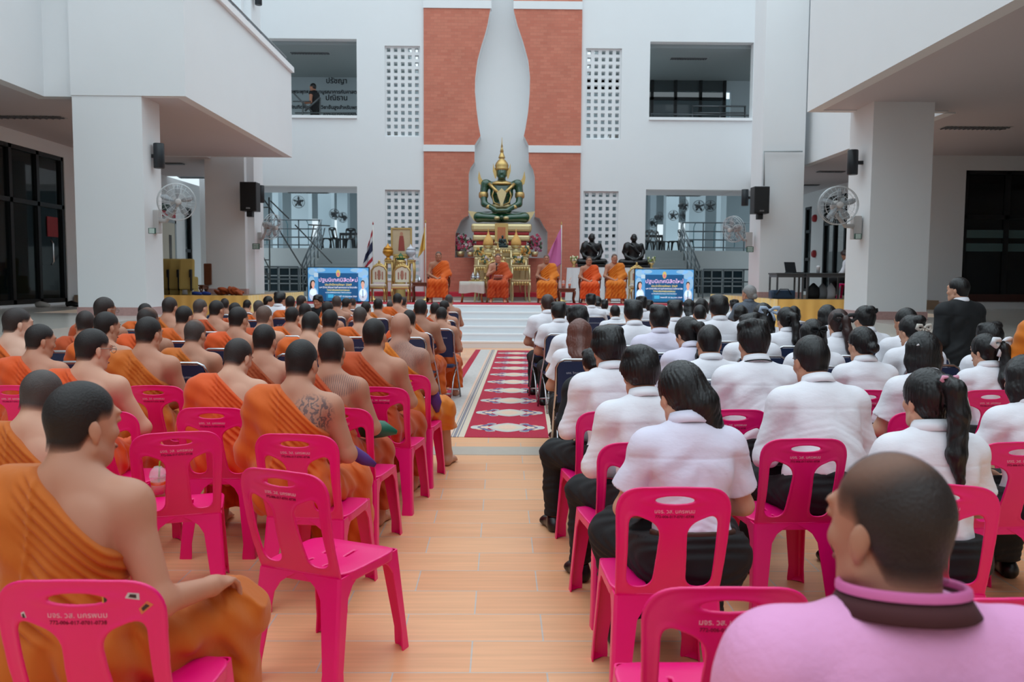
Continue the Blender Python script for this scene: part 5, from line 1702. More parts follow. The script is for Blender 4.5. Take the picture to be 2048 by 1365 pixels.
def trouser_mesh(r, cell, skirt=False, seed=0, hem=.1):
    G = SDF(.05)
    f, U = r.fat, r.U
    G.ell(U((0, -.05, .56)), (.186*f, .137*min(f, 1.1), .148), .06, r.Rl)
    G.ell(U((0, -.067, .66)), (.152*f, .118*f, .1), .06, r.Rl)
    r.legs(G, .02 if not skirt else .034, .04 if not skirt else .14)
    if skirt: G.cone((r.knee[-1]+r.knee[1])/2, (r.ank[-1]+r.ank[1])/2+np.array([0, 0, .1]), .09, .1, .12)
    def cut(x, y, z):
        yl, zl = r.local(x, y, z)
        return np.maximum(np.where(yl < .1, zl-.635, -1), hem-z)
    return G.mesh('trousers', cell, cut=cut, disp=lambda x, y, z, f: .004*np.sin(30*z+20*x+seed)+.003*np.sin(60*y+9*np.sin(20*z)))
def belt_mesh(r, cell):
    G = SDF(.05)
    f, U = r.fat, r.U
    G.ell(U((0, -.067, .64)), (.172*f, .136*f, .12), .06, r.Rl)
    return G.mesh('belt', cell, cut=lambda x, y, z: np.abs(r.local(x, y, z)[1]-.632)-.02)
def collar_mesh(r, wide=1.0, polo=False):
    mb = MB()
    if polo: prof = [(.07, -.005), (.072, .035), (.078, .04), (.094, .004), (.09, 0)]
    else: prof = [(.066, -.01), (.066, .045), (.071, .05), (.086, .006), (.08, 0)]
    mb.lathe([(a*wide, b) for a, b in prof], (0, 0, 0), 28, sy=1.06, caps=False)
    Rn = Matrix(rotm(-(r.lean*.75+r.hp*.25)-.12, 0, 0).tolist())
    mb.v = [tuple(Vector(r.N)+Rn @ Vector(v)+Vector((0, -.006, .034))) for v in mb.v]
    return mb.mesh('collar', None, True, True)
def hair_mesh(r, cell, style, seed=0):
    h, R_ = r.h, r.Rh
    G = SDF(.02)
    thick = {'crew': .004, 'short': .014, 'mop': .02}.get(style, .012)
    G.ell(h((0, -.014, .024)), (.078+thick, .099+thick, .094+thick*1.2), .03, R_)
    G.cone(h((0, -.035, -.0)), h((0, -.042, -.055)), .066+thick*.7, .055+thick*.35, .03)
    rnd = random.Random(seed)
    if style in ('short', 'mop'):
        for k in range(9):
            a = rnd.uniform(-2.6, 2.6)
            G.ell(h((.05*math.sin(a), -.02+.06*math.cos(a), .085+rnd.uniform(-.012, .012))), (.04, .04, .032), .02, R_)
        if style == 'mop':
            for q in (-1, 1): G.ell(h((q*.068, .0, .0)), (.028, .06, .05), .03, R_)
            G.ell(h((0, .075, .06)), (.06, .03, .03), .02, R_)
    low = -.07
    if style == 'bob':
        for q in (-1, 1): G.chain([h((q*.06, -.02, .03)), h((q*.078, -.015, -.05)), h((q*.07, -.02, -.12))], [.05, .038, .034], .03)
        G.ell(h((0, -.06, -.06)), (.085, .055, .085), .03, R_); low = -.2
    if style == 'long':
        for q in (-1, 1): G.chain([h((q*.055, -.03, .03)), h((q*.072, -.05, -.07)), h((q*.06, -.09, -.18)), r.U((q*.055, -.18, .86))], [.05, .042, .045, .03], .04)
        G.chain([h((0, -.07, .0)), h((0, -.1, -.1)), r.U((0, -.19, .98)), r.U((0, -.2, .84))], [.06, .05, .045, .03], .05); low = -9
    if style == 'swept':     # straight hair gathered over the right shoulder
        G.chain([h((.0, -.05, .02)), h((.045, -.07, -.06)), h((.075, -.06, -.14)), h((.085, -.045, -.2))], [.075, .07, .05, .036], .04); low = -.4
    if style in ('pony', 'ponyhigh'):
        z0_ = .03 if style == 'pony' else .07
        G.ell(h((0, -.12, z0_)), (.035, .03, .035), .02, R_)
        pts = [h((0, -.11, z0_)), h((.0, -.165, z0_-.02)), h((.012, -.17, z0_-.12)), r.U((.035, -.19, .98)), r.U((.05, -.19, .87))]
        G.chain(pts, [.03, .038, .042, .038, .018], .02); low = -9
    if style == 'bun': G.ell(h((0, -.118, -.03)), (.045, .038, .042), .012, R_)
    if style == 'bunhigh': G.ell(h((0, -.1, .07)), (.052, .045, .045), .012, R_)
    if style == 'half':
        G.ell(h((0, -.06, -.05)), (.08, .05, .1), .03, R_); low = -.2
        for q in (-1, 1): G.chain([h((q*.06, -.02, .03)), h((q*.075, -.02, -.06)), h((q*.06, -.05, -.13))], [.05, .034, .03], .03)
    def cut(x, y, z):
        hx_, hy_, hz = r.hl(x, y, z)
        lim = np.where(hy_ < -.055 if low < -.1 else hy_ < -9, low, -.07+(.075 if low > -.1 else .02)*sst(-.05, .02, hy_)) + (.066 if style != 'mop' else .05)*sst(.045, .09, hy_)
        c = lim-hz
        if low < -.1: c = np.where((hy_ < .03) & (hz < 0), -1.0 if low < -1 else low-hz, c)
        return c
    def disp(x, y, z, f):
        hx_, hy_, hz = r.hl(x, y, z)
        th = np.arctan2(hx_, hy_+.02)
        return .0012*np.sin(th*29+4*np.sin(hz*26+seed)+2*np.sin(hz*55))+.001*np.sin(th*61+hz*40+3*np.sin(hz*34+seed)) if style != 'crew' else 0*x
    return G.mesh('hair', cell, cut=cut, disp=disp)
def bow(parent, r, p, mat, s=1.0, knot=None, tails=True):
    mb = MB()
    for q in (-1, 1):
        mb.tube([(0, 0, 0), (q*.03*s, -.012*s, .018*s), (q*.062*s, -.008*s, .02*s), (q*.068*s, 0, -.004*s), (q*.05*s, -.006*s, -.02*s), (0, 0, 0)], [.006*s, .013*s, .016*s, .016*s, .013*s, .006*s], 8)
        if tails: mb.tube([(0, -.004, 0), (q*.022*s, -.012*s, -.035*s), (q*.035*s, -.008*s, -.075*s)], [.006*s, .009*s, .012*s], 6)
    Rm = Matrix(r.Rh.tolist())
    mb.v = [tuple(Vector(r.h(p))+Rm @ Vector(v)) for v in mb.v]
    o = mb.build('hair_bow', mat, parent)
    MB().ball(Vector(r.h(np.array(p)+np.array([0, -.012*s, 0]))), .012*s, 10, 6).build('knot', knot or mat, o)
    return o
def shoes(parent, r, cell, mat=SHOE, sock=None):
    for q in (-1, 1):
        G = SDF(.02); r.foot(G, q, cell, .008, False)
        me = G.mesh('shoe', cell, cut=lambda x, y, z: z-(r.ank[q][2]+.0))
        link_mesh('shoe', me, mat, parent)
        if sock:
            a = Vector(r.ank[q])
            MB().tube([a+Vector((0, 0, -.03)), a+Vector((0, -.005, .1))], [.046, .05], 14).build('sock', sock, parent)
def face(parent, r):
    e, b, l = MB(), MB(), MB()
    Rm = Matrix(r.Rh.tolist())
    for q in (-1, 1):
        MB().ball(Vector(r.h((q*.031, .0875, .003))), (.011, .006, .0055), 10, 6, Rm).build('eye', EYE, parent)
        MB().ball(Vector(r.h((q*.031, .0885, .024))), (.018, .005, .003), 10, 6, Rm).build('eyebrow', HAIR, parent)
    MB().ball(Vector(r.h((0, .096, -.072))), (.023, .008, .0085), 12, 6, Rm).build('lips', LIP, parent)
def glasses(parent, r):
    mb = MB()
    for q in (-1, 1):
        mb.tube([r.h((q*.082, -.01, .0)), r.h((q*.08, .05, .006)), r.h((q*.064, .104, .008))], .0022, 6)
        c = [r.h((q*.034+.026*math.cos(a), .108, .004+.02*math.sin(a))) for a in np.linspace(0, 2*PI, 14)[:-1]]
        mb.tube(c, .0018, 6, closed=True)
    mb.tube([r.h((-.01, .11, .008)), r.h((.01, .11, .008))], .0018, 6)
    mb.build('glasses', M('thin_wire', (150, 140, 130), .3, metal=.8), parent)

_var = {}
placed = []
def depth_free(px, d, dmax=17.2):
    """move a seat farther until no placed seat stands in its way"""
    while d < dmax and any(abs((px-1002)/1700*d-x) < .44 and abs(d-y) < .7 for x, y in placed): d += .08
    placed.append(((px-1002)/1700*d, d))
    return d
def chair_at(px, py, rz, label, kind='pink', z=.842):
    """a chair whose backrest top the picture shows at (px, py)"""
    q = atz(px, py, z)
    o = Vector((0, .315, 0)); o.rotate(Euler((0, 0, rz)))
    return chair(kind, q.x+o.x, q.y+o.y, rz, label)
def setmat(o, m):
    if o.data.materials and o.data.materials[0] == m: return
    if not o.data.materials: o.data.materials.append(m); return
    o.material_slots[0].link = 'OBJECT'
    o.material_slots[0].material = m
def make_person(d, px, py, label, kind='monk', rz=0, far=None, ch=None, group=None, skin=0, robe='orange', hair=None, hairmat=None, shirt=None, sleeve='short', skirt=False, extras=None, belt=False, fat=1.0, stub=0, bald=False, facep=False, both=False, shoe=True, balding=False, z_floor=0.0, fixed=None, cell=None, sock=None, hem=.13, curl=(.5, .5), smax_=1.12, seed=None, **rig):
    """one person whose head top the picture shows at (px, py), the head at depth d; returns the body"""
    seed = int(px*7+py) if seed is None else seed
    if far is not None:
        key = (kind,)+tuple(far)
        if key not in _var:
            _var[key] = {}
        cache = _var[key]
    else: cache = {}
    if 'rig' not in cache: cache['rig'] = Rig(fat=fat, female=skirt, **rig)
    r = cache['rig']
    if cell is None: cell = .006 if d < 3.3 else .0075 if d < 5 else .0095 if d < 8 else .0125
    if ch is None and z_floor == 0 and not r.stand and d > 5.9: d = depth_free(px, d)
    if ch is not None:
        co_ = chair_at(ch[0], ch[1], ch[2], ch[3])
        for _ in range(4):
            s = max(.86, min(smax_, at(px, py, d).z/r.top[2]))
            o_ = Vector((r.top[0], r.top[1], 0))*s; o_.rotate(Euler((0, 0, rz)))
            d = co_.location.y+.04+o_.y
    head_w = at(px, py, d)
    s = (head_w.z-z_floor)/r.top[2]
    if fixed: s = fixed
    s = max(.86, min(smax_, s))
    off = Vector((r.top[0], r.top[1], 0))*s
    off.rotate(Euler((0, 0, rz)))
    loc = Vector((head_w.x, d, z_floor))-off
    def get(k, fn):
        if k not in cache: cache[k] = fn()
        return cache[k]
    body = link_mesh('person', get('body', lambda: body_mesh(r, cell, kind == 'monk', True, curl)), None)
    setmat(body, skin if not isinstance(skin, int) else SKINS[skin])
    body.location = loc
    body.rotation_euler = (0, 0, rz)
    body.scale = (s, s, s)
    tag(body, label, 'person', group)
    if ch is not None: placed.append((head_w.x, d))
    def child(name, me, mat):
        o = link_mesh(name, me, None, body)
        setmat(o, mat)
        return o
    if kind == 'monk':
        child('robe', get('robe', lambda: robe_mesh(r, cell*(1.0 if d < 3 else .95), both, hem, lam=.034 if d < 6 else .045 if d < 9 else .06, seed=seed % 7)), ROBES[robe])
        if not bald: child('hair', get('stub', lambda: stubble_mesh(r, cell*.9, .01 if balding else 0)), STUB[stub])
    else:
        if kind == 'student':
            child('shirt', get('shirt', lambda: shirt_mesh(r, cell, sleeve, seed=seed % 9)), shirt or SHIRT)
            child('collar', get('collar', lambda: collar_mesh(r)), shirt or SHIRT)
            child('skirt' if skirt else 'trousers', get('trou', lambda: trouser_mesh(r, cell*1.3, skirt, seed % 5)), BLACKC)
        elif kind == 'suit':
            child('jacket', get('shirt', lambda: shirt_mesh(r, cell, 'long', .03, seed % 9, .003, .42 if r.stand else .5, True)), SUIT)
            child('collar', get('collar', lambda: collar_mesh(r)), SHIRT)
            child('trousers', get('trou', lambda: trouser_mesh(r, cell*1.3)), SUIT)
        elif kind == 'vest':
            child('vest', get('shirt', lambda: shirt_mesh(r, cell, 'none', .01, seed % 9, .003, .5)), BLACKC)
            child('shorts', get('trou', lambda: trouser_mesh(r, cell*1.3, hem=.55)), BLACKC)
        elif kind == 'polo':
            child('shirt', get('shirt', lambda: shirt_mesh(r, cell, 'short', .022, seed % 9, .003, .5)), shirt or POLO)
            child('trousers', get('trou', lambda: trouser_mesh(r, cell*1.3)), BLACKC)
        if hair: child('hair', get('hair', lambda: hair_mesh(r, cell*.85, hair, seed % 11) if hair != 'stubble' else stubble_mesh(r, cell*.9, .01 if balding else 0)), hairmat or (HAIR if hair != 'stubble' else STUB[stub]))
        if belt: child('belt', get('belt', lambda: belt_mesh(r, cell)), M('brown_belt', (70, 42, 30), .5))
        if shoe and far is None: shoes(body, r, cell, sock=sock)
    if facep or (far is None and d < 7.5): face(body, r)
    if extras: extras(body, r)
    return body, r, s, loc
# ------------------------------------------------------------------ the audience
def phone(hand_pos, label, mat=None):
    o = MB().box(-.037, -.0045, -.075, .037, .0045, .075, .003).build('mobile_phone', mat or BLACK)
    o.location = hand_pos
    o.rotation_euler = (-.9, 0, .2)
    return tag(o, label, 'phone')
# --- monks, near to far: head top pixel, depth, look
def L(d, px, py, look, **k):
    k.setdefault('lean', .12); k.setdefault('hp', .12)
    return make_person(d, px, py, 'shaven monk '+look, 'monk', **k)
hero = L(2.17, 160, 764, 'with one hand on his knee, nearest the camera', rz=-.04, skin=1, robe='amber', lean=.13, hp=.04, hy=-.55, ht=.0, arms={-1: 'lap', 1: 'prop'}, knees=.2, kneeout=.12, sw=.166, cell=.005, curl=(.5, 1.0), ch=(148, 1160, .0, 'pink plastic chair with small stickers under the nearest monk'))
L(3.1, 81, 742, 'with bowed grey-stubbled head behind an empty pink chair edge', skin=0, robe='amber', hp=.3, hy=-.25, stub=2, knees=.17, ch=(30, 938, 0, 'pink plastic chair under the monk with the bowed grey head'))
m52 = L(4.0, 602, 680, 'with a dragon-like tattoo on his bare shoulder blade', skin=TATA, robe='orange', lean=.16, hp=.16, hy=-.1, rz=-.12, knees=.18, cell=.006, ch=(588, 868, -.14, 'pink plastic chair under the monk with the dragon-like tattoo'))
m51 = L(4.8, 660, 664, 'with rows of tattooed lines across his upper back', skin=TATB, robe='rust', lean=.1, hp=.06, hy=.35, rz=-.15, knees=.18, arms='phone', ch=(672, 815, -.14, 'pink plastic chair under the monk with tattooed lines on his back'))
L(4.75, 475, 678, 'bowing his head, robe bunched wide over the shoulder', skin=0, robe='vivid', lean=.24, hp=.34, hy=-.35, stub=1, fat=1.05, knees=.17, ch=(422, 815, 0, 'pink plastic chair under the monk bowing his head low'))
L(4.55, 184, 658, 'wearing thin glasses, bare arm hanging beside a pink chair', skin=0, robe='vivid', hy=-.6, arms={-1: 'lap', 1: 'knee'}, extras=glasses, knees=.17, ch=(196, 822, 0, 'pink plastic chair under the monk with glasses near the front rows'))
L(5.4, 79, 649, 'with head turned to the aisle beside a navy chair', skin=1, robe='vivid', hy=-.7, knees=.16, ch=(22, 771, 0, 'pink plastic chair at the left border of the picture, fourth row'))
L(5.55, 528, 649, 'in brownish robe seated behind the tattooed monk', skin=1, robe='brown', hy=-.1, knees=.16, ch=(543, 775, 0, 'pink plastic chair under the monk in the brownish robe'))
L(5.6, 748, 637, 'in rust robe with smooth bare shoulder, one seat from the aisle', skin=1, robe='rust', hy=-.05, lean=.06, hp=.02, rz=-.12, knees=.18, ch=(757, 774, -.12, 'pink plastic chair under the monk in the rust robe near the aisle'))
L(5.6, 296, 634, 'in amber robe with tight diagonal folds, above an empty-looking pink chair back', skin=1, robe='amber', hy=-.3, knees=.16, ch=(305, 771, 0, 'pink plastic chair under the monk with tight diagonal robe folds'))
m44 = L(6.35, 801, 626, 'fully bald with tattooed script on his back, at the aisle', skin=TATC, robe='gold', hy=.05, lean=.14, hp=.05, fat=1.12, bald=True, rz=-.2, knees=.2, kneeout=.05, shift=.16, hem=.33, ch=(806, 749, -.1, 'pink plastic chair under the bald monk at the aisle'))
L(6.3, 33, 616, 'with bare back at the left border, looking to the aisle', skin=3, robe='orange', hy=-.7, stub=1)
L(6.45, 212, 624, 'with face turned to the aisle behind the monk with glasses', skin=1, robe='orange', hy=-.5)
L(6.5, 389, 640, 'balding with grey sides, in amber robe', skin=1, robe='amber', hy=-.2, hp=.2, stub=2, balding=True)
L(7.2, 295, 615, 'balding, partly behind the monk with tight robe folds', skin=2, robe='vivid', hy=-.3, stub=1, balding=True)
L(7.25, 621, 624, 'with bowed head and pale nape in the sixth row', skin=0, robe='orange', hp=.32, hy=-.1, stub=0)
L(7.4, 169, 622, 'in rust robe with head turned from the aisle before the white riser', skin=1, robe='rust', hy=.3, stub=1)
L(7.7, 476, 614, 'with dark stubble in vivid robe behind the balding monk', skin=1, robe='vivid', hy=-.35)
L(8.0, 208, 594.6, 'with glasses sitting tall before the pillar', skin=2, robe='rust', hy=-.5, stub=1, extras=glasses)
L(8.1, 660, 619, 'with dark round head behind the monk with tattooed lines', skin=2, robe='orange', hy=-.1)
L(8.5, 368, 612, 'with black stubble in front of the yellow drape, nearest the pillar corner', skin=1, robe='orange', hy=-.3)
L(8.6, 528, 612, 'with grey hair in the seventh row', skin=0, robe='rust', hy=-.2, stub=3)
L(9.0, 584, 614, 'with smooth dark head beside the grey-haired monk', skin=1, robe='orange', hy=-.2)
L(9.2, 818, 620, 'half hidden behind the bald monk', skin=1, robe='vivid', hy=.1)
L(9.3, 841, 599, 'with broad back at the aisle beside the bald monk', skin=2, robe='orange', hy=.05, fat=1.1, rz=-.12, lean=.1)
L(9.2, 720, 614, 'with light brown stubble below the left screen corner', skin=0, robe='orange', hy=-.1, stub=2)
L(9.9, 883, 614.5, 'at the aisle with arm resting on his lap, nearest the carpet', skin=1, robe='orange', hp=.25, hy=.1, rz=-.12)
L(9.8, 339, 594.6, 'in amber robe against the yellow drape beside the pillar', skin=1, robe='amber', hy=-.2, stub=1)
L(9.9, 433, 601, 'with dark head against the yellow drape, under the cloth bundle', skin=1, robe='rust', hy=-.4)
L(10.6, 400, 598.5, 'with light stubble against the yellow drape', skin=0, robe='orange', hy=-.4, stub=2)
FARL = [(290, 607, 30), (470, 605.6, 26), (494, 600, 20), (517, 601, 24), (580, 592, 23), (603, 591, 22), (610, 607, 29), (655, 603, 27), (673, 592, 22), (693, 596, 22), (705, 598, 18), (732, 603.5, 24), (756, 597, 24), (782, 602, 20), (795, 587, 22), (806, 594, 19), (870, 605, 25), (889, 601, 24), (898, 589.6, 19), (449, 597, 21)]
ORD = ['first', 'second', 'third', 'fourth', 'fifth', 'sixth', 'seventh', 'eighth', 'ninth', 'tenth', 'eleventh', 'twelfth', 'thirteenth', 'fourteenth', 'fifteenth', 'sixteenth', 'seventeenth', 'eighteenth', 'nineteenth', 'twentieth', 'twenty-first', 'twenty-second']
rn = random.Random(5)
VAR = [dict(hy=-.25, hp=.1), dict(hy=.1, hp=.05), dict(hy=-.5, hp=.15), dict(hy=-.1, hp=.28)]
FARL.sort(key=lambda p: p[0])
for i, (px, py, w_) in enumerate(FARL):
    d = 300/w_
    v = i % 4
    L(d, px, py, 'in the distant front rows, %s small head counting from the pillar' % ORD[i], far=('m', v), skin=[1, 2, 0, 1, 4][i % 5], robe=['orange', 'vivid', 'rust', 'amber', 'orange'][i % 5], stub=[0, 1, 0, 0, 2][i % 5], cell=.0125, seed=v, **VAR[v])
# --- students, near to far
def S(d, px, py, look, **k):
    k.setdefault('lean', .14); k.setdefault('hp', .12); k.setdefault('skin', 0)
    return make_person(d, px, py, look, 'student', **k)
r8 = S(3.1, 1363, 731, 'woman in white blouse with long black hair swept over one shoulder, brown belt', skirt=True, hair='swept', lean=.2, hp=.26, hy=.22, belt=True, cell=.0055, shirt=SHIRTL, knees=.15, kneeout=.06, rz=.08, shoe=True, ch=(1352, 974, 0, 'pink plastic chair under the woman with hair swept over one shoulder'))
r7 = S(3.95, 1281, 700, 'young man with black mop of hair in white shirt beside the aisle, third row', hair='mop', lean=.2, hp=.14, hy=.05, sleeve='long', skin=1, rz=.18, knees=.17, kneeout=.06, ch=(1288, 884, .1, 'pink plastic chair under the young man with a mop of hair'))
r6 = S(4.75, 1217, 659, 'young man with tousled black hair in white shirt at the aisle, fourth row', hair='mop', lean=.2, hp=.1, hy=.1, sleeve='long', skin=1, rz=.2, knees=.18, kneeout=.08, ch=(1228, 822, .1, 'pink plastic chair under the young man with tousled hair at the aisle'))
r29 = S(4.0, 1624, 674.5, 'big man with cropped hair in a wrinkled white shirt, arms forward', hair='crew', lean=.3, hp=.2, hy=.12, arms='phone', fat=1.24, sleeve='long', skin=1, sock=SOCK, rz=.06, knees=.2, kneeout=.05, ch=(1614, 877, .04, 'pink plastic chair under the big man in the wrinkled shirt'))
r28 = S(4.75, 1508, 645, 'broad man with thick black hair and a black strap under his white collar', hair='short', lean=.22, hp=.12, hy=.12, arms='phone', fat=1.14, sleeve='long', skin=1, ch=(1470, 819, .05, 'pink plastic chair under the broad man with a strap under his collar'))
def lanyard(o, r):
    mb = MB(); mb.lathe([(.0885, 0), (.0905, .004), (.0885, .008)], (0, 0, 0), 28, sy=1.06, caps=False)
    Rn = Matrix(rotm(-(r.lean*.75+r.hp*.25)-.12, 0, 0).tolist())
    mb.v = [tuple(Vector(r.N)+Rn @ Vector(v)+Vector((0, -.006, .038))) for v in mb.v]
    mb.build('lanyard', BLACK, o)
lanyard(r28[0], r28[1])
r32 = S(3.1, 1857, 744, 'woman in white blouse with a ponytail tied by a pink scrunchie', skirt=True, hair='ponyhigh', lean=.12, hp=.0, hy=.25, extras=lambda o, r: bow(o, r, (0, -.13, .085), M('pink_scrunchie', (228, 160, 186), .9), .55, tails=False), sock=SOCK, ch=(1880, 967, -.3, 'pink plastic chair under the woman with the pink scrunchie'))
r47 = S(4.0, 2052, 716, 'woman in white blouse cut off by the right edge of the picture', skirt=True, hair='bob', hy=.2, ch=(2050, 884, .05, 'pink plastic chair cut off by the right edge, under a woman in white'))
r31 = S(4.75, 1847, 668, 'woman with a chin-length black bob and a small white hair clip', skirt=True, hair='bob', hy=.1, hp=.05, extras=lambda o, r: MB().tube([r.h((-.085, -.055, .03)), r.h((-.07, -.085, .045))], .006, 8).build('hair_clip', WCLOTH, o), ch=(1856, 824, 0, 'pink plastic chair under the woman with the black bob'))
r30 = S(5.6, 1725, 658, 'woman in white shirt with smooth hair in a low bun', skirt=True, hair='bun', hy=.35, hp=.08, sleeve='long', ch=(1734, 780, 0, 'pink plastic chair under the woman with the smooth low bun'))
WB = M('white_ribbon', (226, 226, 232), .6)
r33 = S(5.5, 1972, 671, 'woman with a long black ponytail and a large black and white bow', skirt=True, hair='pony', hy=.4, hp=.05, extras=lambda o, r: bow(o, r, (0, -.14, .05), WB, 1.35, BLACKC), ch=(1984, 780, .05, 'pink plastic chair under the woman with the black and white bow'))
r10 = S(5.6, 1419, 652, 'young man with cropped hair and prominent ears in white shirt', hair='crew', hy=.0, skin=1)
r9 = S(6.4, 1375, 638, 'woman leaning forward with black ponytail in lilac white shirt', skirt=True, hair='pony', lean=.34, hp=.2, hy=.45, shirt=SHIRTL, sleeve='long')
make_person(5.7, 1190, 700, 'person in black jacket half hidden behind the tousled-haired man', 'suit', hair='short', lean=.55, hp=.5, hy=0, rz=.1, skin=1, smax_=1.2)
r5 = S(6.9, 1159, 641, 'woman with long straight brown hair at the aisle', skirt=True, hair='long', hairmat=HAIRB, hy=.0, lean=.12)
S(6.3, 1626, 642.6, 'woman with half-tied black hair and a small black bow', skirt=True, hair='half', hy=.1, extras=lambda o, r: bow(o, r, (0, -.12, .03), BLACKC, .9))
S(6.4, 1980, 649, 'student with short black hair behind the woman with the large bow', hair='short', hy=.3, skin=1)
S(6.6, 1824, 634, 'woman with hair bun and a pale checked bow', skirt=True, hair='bunhigh', hy=.35, extras=lambda o, r: bow(o, r, (0, -.13, .01), M('checked_ribbon', (208, 200, 190), .7, var=.3, vscale=60), 1.0))
S(7.1, 1678, 622, 'woman with brown hair gathered under a dotted black bow', skirt=True, hair='pony', hairmat=HAIRD, hy=0, extras=lambda o, r: bow(o, r, (0, -.15, .03), M('dotted_ribbon', (40, 38, 40), .7, var=.9, vscale=90), 1.35))
S(7.3, 1813, 617.6, 'man with short cropped hair before the near right pillar', hair='crew', hy=.3, skin=1)
S(7.3, 1500, 632, 'student with bowed black hair behind the broad man', hair='short', hp=.3, hy=.1)
S(7.4, 1730, 615, 'woman with a frilly black scrunchie on her bun', skirt=True, hair='bunhigh', hy=.3, extras=lambda o, r: bow(o, r, (0, -.12, .06), BLACKC, .8, tails=False))
S(7.5, 1320, 613.7, 'young man with neat black hair in lilac white shirt, mid rows', hair='short', hy=-.1, shirt=SHIRTL, skin=1)
S(7.6, 1156, 615, 'young man with smooth black hair at the aisle behind the brown-haired woman', hair='mop', hy=.15, rz=.1)
S(8.0, 1655, 612.6, 'woman with plain black hair before the pleated drape', skirt=True, hair='bob', hy=.2)
S(8.2, 1267, 603.5, 'young man with spiky black hair and pale nape', hair='short', hp=.25, hy=.05)
S(8.3, 1573, 617.7, 'woman with a black bow on low tied hair before the drape corner', skirt=True, hair='pony', hy=.2, extras=lambda o, r: bow(o, r, (0, -.13, -.01), BLACKC, 1.0))
S(8.6, 1527, 609, 'woman with long hair and a pale blue chiffon bow', skirt=True, hair='long', hy=-.1, extras=lambda o, r: bow(o, r, (.05, -.11, .03), M('chiffon_ribbon', (170, 184, 204), .7, var=.2, vscale=30), 1.5))
S(8.9, 1438, 594.6, 'young man with thick black hair sitting tall beside the grey-haired woman', hair='mop', hy=.05, sleeve='long', skin=1)
S(9.6, 1350, 603, 'young man with black hair below the right screen', hair='short', hy=0)
S(9.6, 1400, 611, 'man with very short hair below the right screen corner', hair='crew', hy=0, skin=1)
S(9.9, 1117, 606.6, 'young man at the aisle with short dark hair, next behind the older man', hair='short', hy=.1, rz=.1, skin=1)
S(10.8, 1095, 590, 'older man with thinning hair at the aisle nearest the steps', hair='crew', hairmat=HAIRD, hy=.15, rz=.1, skin=1)
gw = S(14.0, 1498, 572, 'grey-haired woman in patterned blouse looking up at the stage', skirt=True, hair='bun', hairmat=HAIRG, hy=.7, hp=-.15, lean=.05, shirt=M('patterned_blouse', (96, 104, 116), .8, var=.7, vscale=60), smax_=1.15, skin=1)
FARR = [(1133, 613, 30, 'short', 'dark-haired student'), (1208, 612, 24, 'short', 'dark-haired student'), (1230, 611, 27, 'crew', 'crop-haired student'), (1182, 589.5, 23, 'short', 'dark-haired student'), (1194, 594, 24, 'bun', 'bun-haired woman'), (1283, 594.6, 25, 'short', 'dark-haired student'), (1297, 602, 26, 'short', 'dark-haired student'), (1378, 600, 23, 'long', 'long-haired woman'), (1403, 599, 26, 'bob', 'bob-haired woman'), (1469, 601, 22, 'short', 'dark-haired student'), (1482, 613, 28, 'bob', 'bob-haired woman'), (1588, 614, 26, 'bob', 'bob-haired woman'), (1497, 609, 24, 'long', 'long-haired woman')]
FARR.sort(key=lambda p: p[0])
for i, (px, py, w_, st_, wd) in enumerate(FARR):
    d = 330/w_
    S(d, px, py, '%s in the distant front rows, %s counting from the aisle' % (wd, ORD[i]), far=('s', st_), hair=st_, skirt=st_ in ('bun', 'long', 'bob'), hy=.1, cell=.0125, seed=3)
# --- others: the man in black standing, the man in the pink polo shirt, helpers facing back
make_person(7.7, 1918, 556, 'man in black suit standing before the gallery steps', 'suit', stand=True, hair='crew', lean=.03, hp=.02, hy=.45, arms={-1: 'gesture', 1: 'down'}, skin=0, rz=.2, smax_=1.2)
def polo_collar(o, r):
    c_ = link_mesh('collar', collar_mesh(r, 1.2, True), M('collar_gap_shade', (74, 34, 38), .9), o)  # dark maroon stands in for the shadowed gap between collar rim and neckline
    mb = MB(); mb.lathe([(.088, .037), (.0885, .045), (.094, .049), (.1, .045), (.101, .034)], (0, 0, 0), 28, sy=1.06, caps=False)
    Rn = Matrix(rotm(-(r.lean*.75+r.hp*.25)-.12, 0, 0).tolist())
    mb.v = [tuple(Vector(r.N)+Rn @ Vector(v)+Vector((0, -.006, .034))) for v in mb.v]
    mb.build('collar_trim', M('deep_pink', (206, 100, 156), .8), c_)
make_person(1.3, 1788, 908, 'man with shaved head in a pink polo shirt, nearest the camera', 'polo', hair='stubble', lean=.06, hp=.03, hy=.45, skin=4, stub=1, balding=True, cell=.005, extras=polo_collar, fat=1.06, sw=.2)
chair_at(1462, 1174, 0, 'empty pink plastic chair in front beside the man in the pink polo shirt')
e2 = chair_at(556, 940, -.42, 'empty pink plastic chair turned towards the aisle')
e1 = chair_at(352, 864, .32, 'empty pink plastic chair holding an iced drink')
chair_at(2062, 1196, 0, 'pink plastic chair just entering the picture at the lower right edge')
chair_at(-6, 854, 0, 'pink plastic chair entering the picture at the left edge, third row')
q = atz(317, 989, .438)
drink(q.x, q.y, .438, 'iced red-orange drink with a green straw on the empty chair', .085, (150, 190, 60), 1.05, M('red_orange_drink', (236, 74, 20), .2, trans=.25))
# chairs under everyone in the farther rows
nearp = [o for o in COL.objects if o.get('category') == 'person' and not o.get('seated')]
have = [o for o in COL.objects if o.get('category') == 'chair']
for o in nearp:
    if 'standing' in o['label'] or o.location.z > .5: continue
    if any(abs(c.location.x-o.location.x) < .33 and abs(c.location.y-o.location.y) < .4 for c in have): continue
    lab = 'navy chair under the '+o['label'].replace('young ', '').replace('shaven monk', 'monk')
    chair('navy', o.location.x, o.location.y-.02, o.rotation_euler.z, ' '.join(lab.split()[:16]))
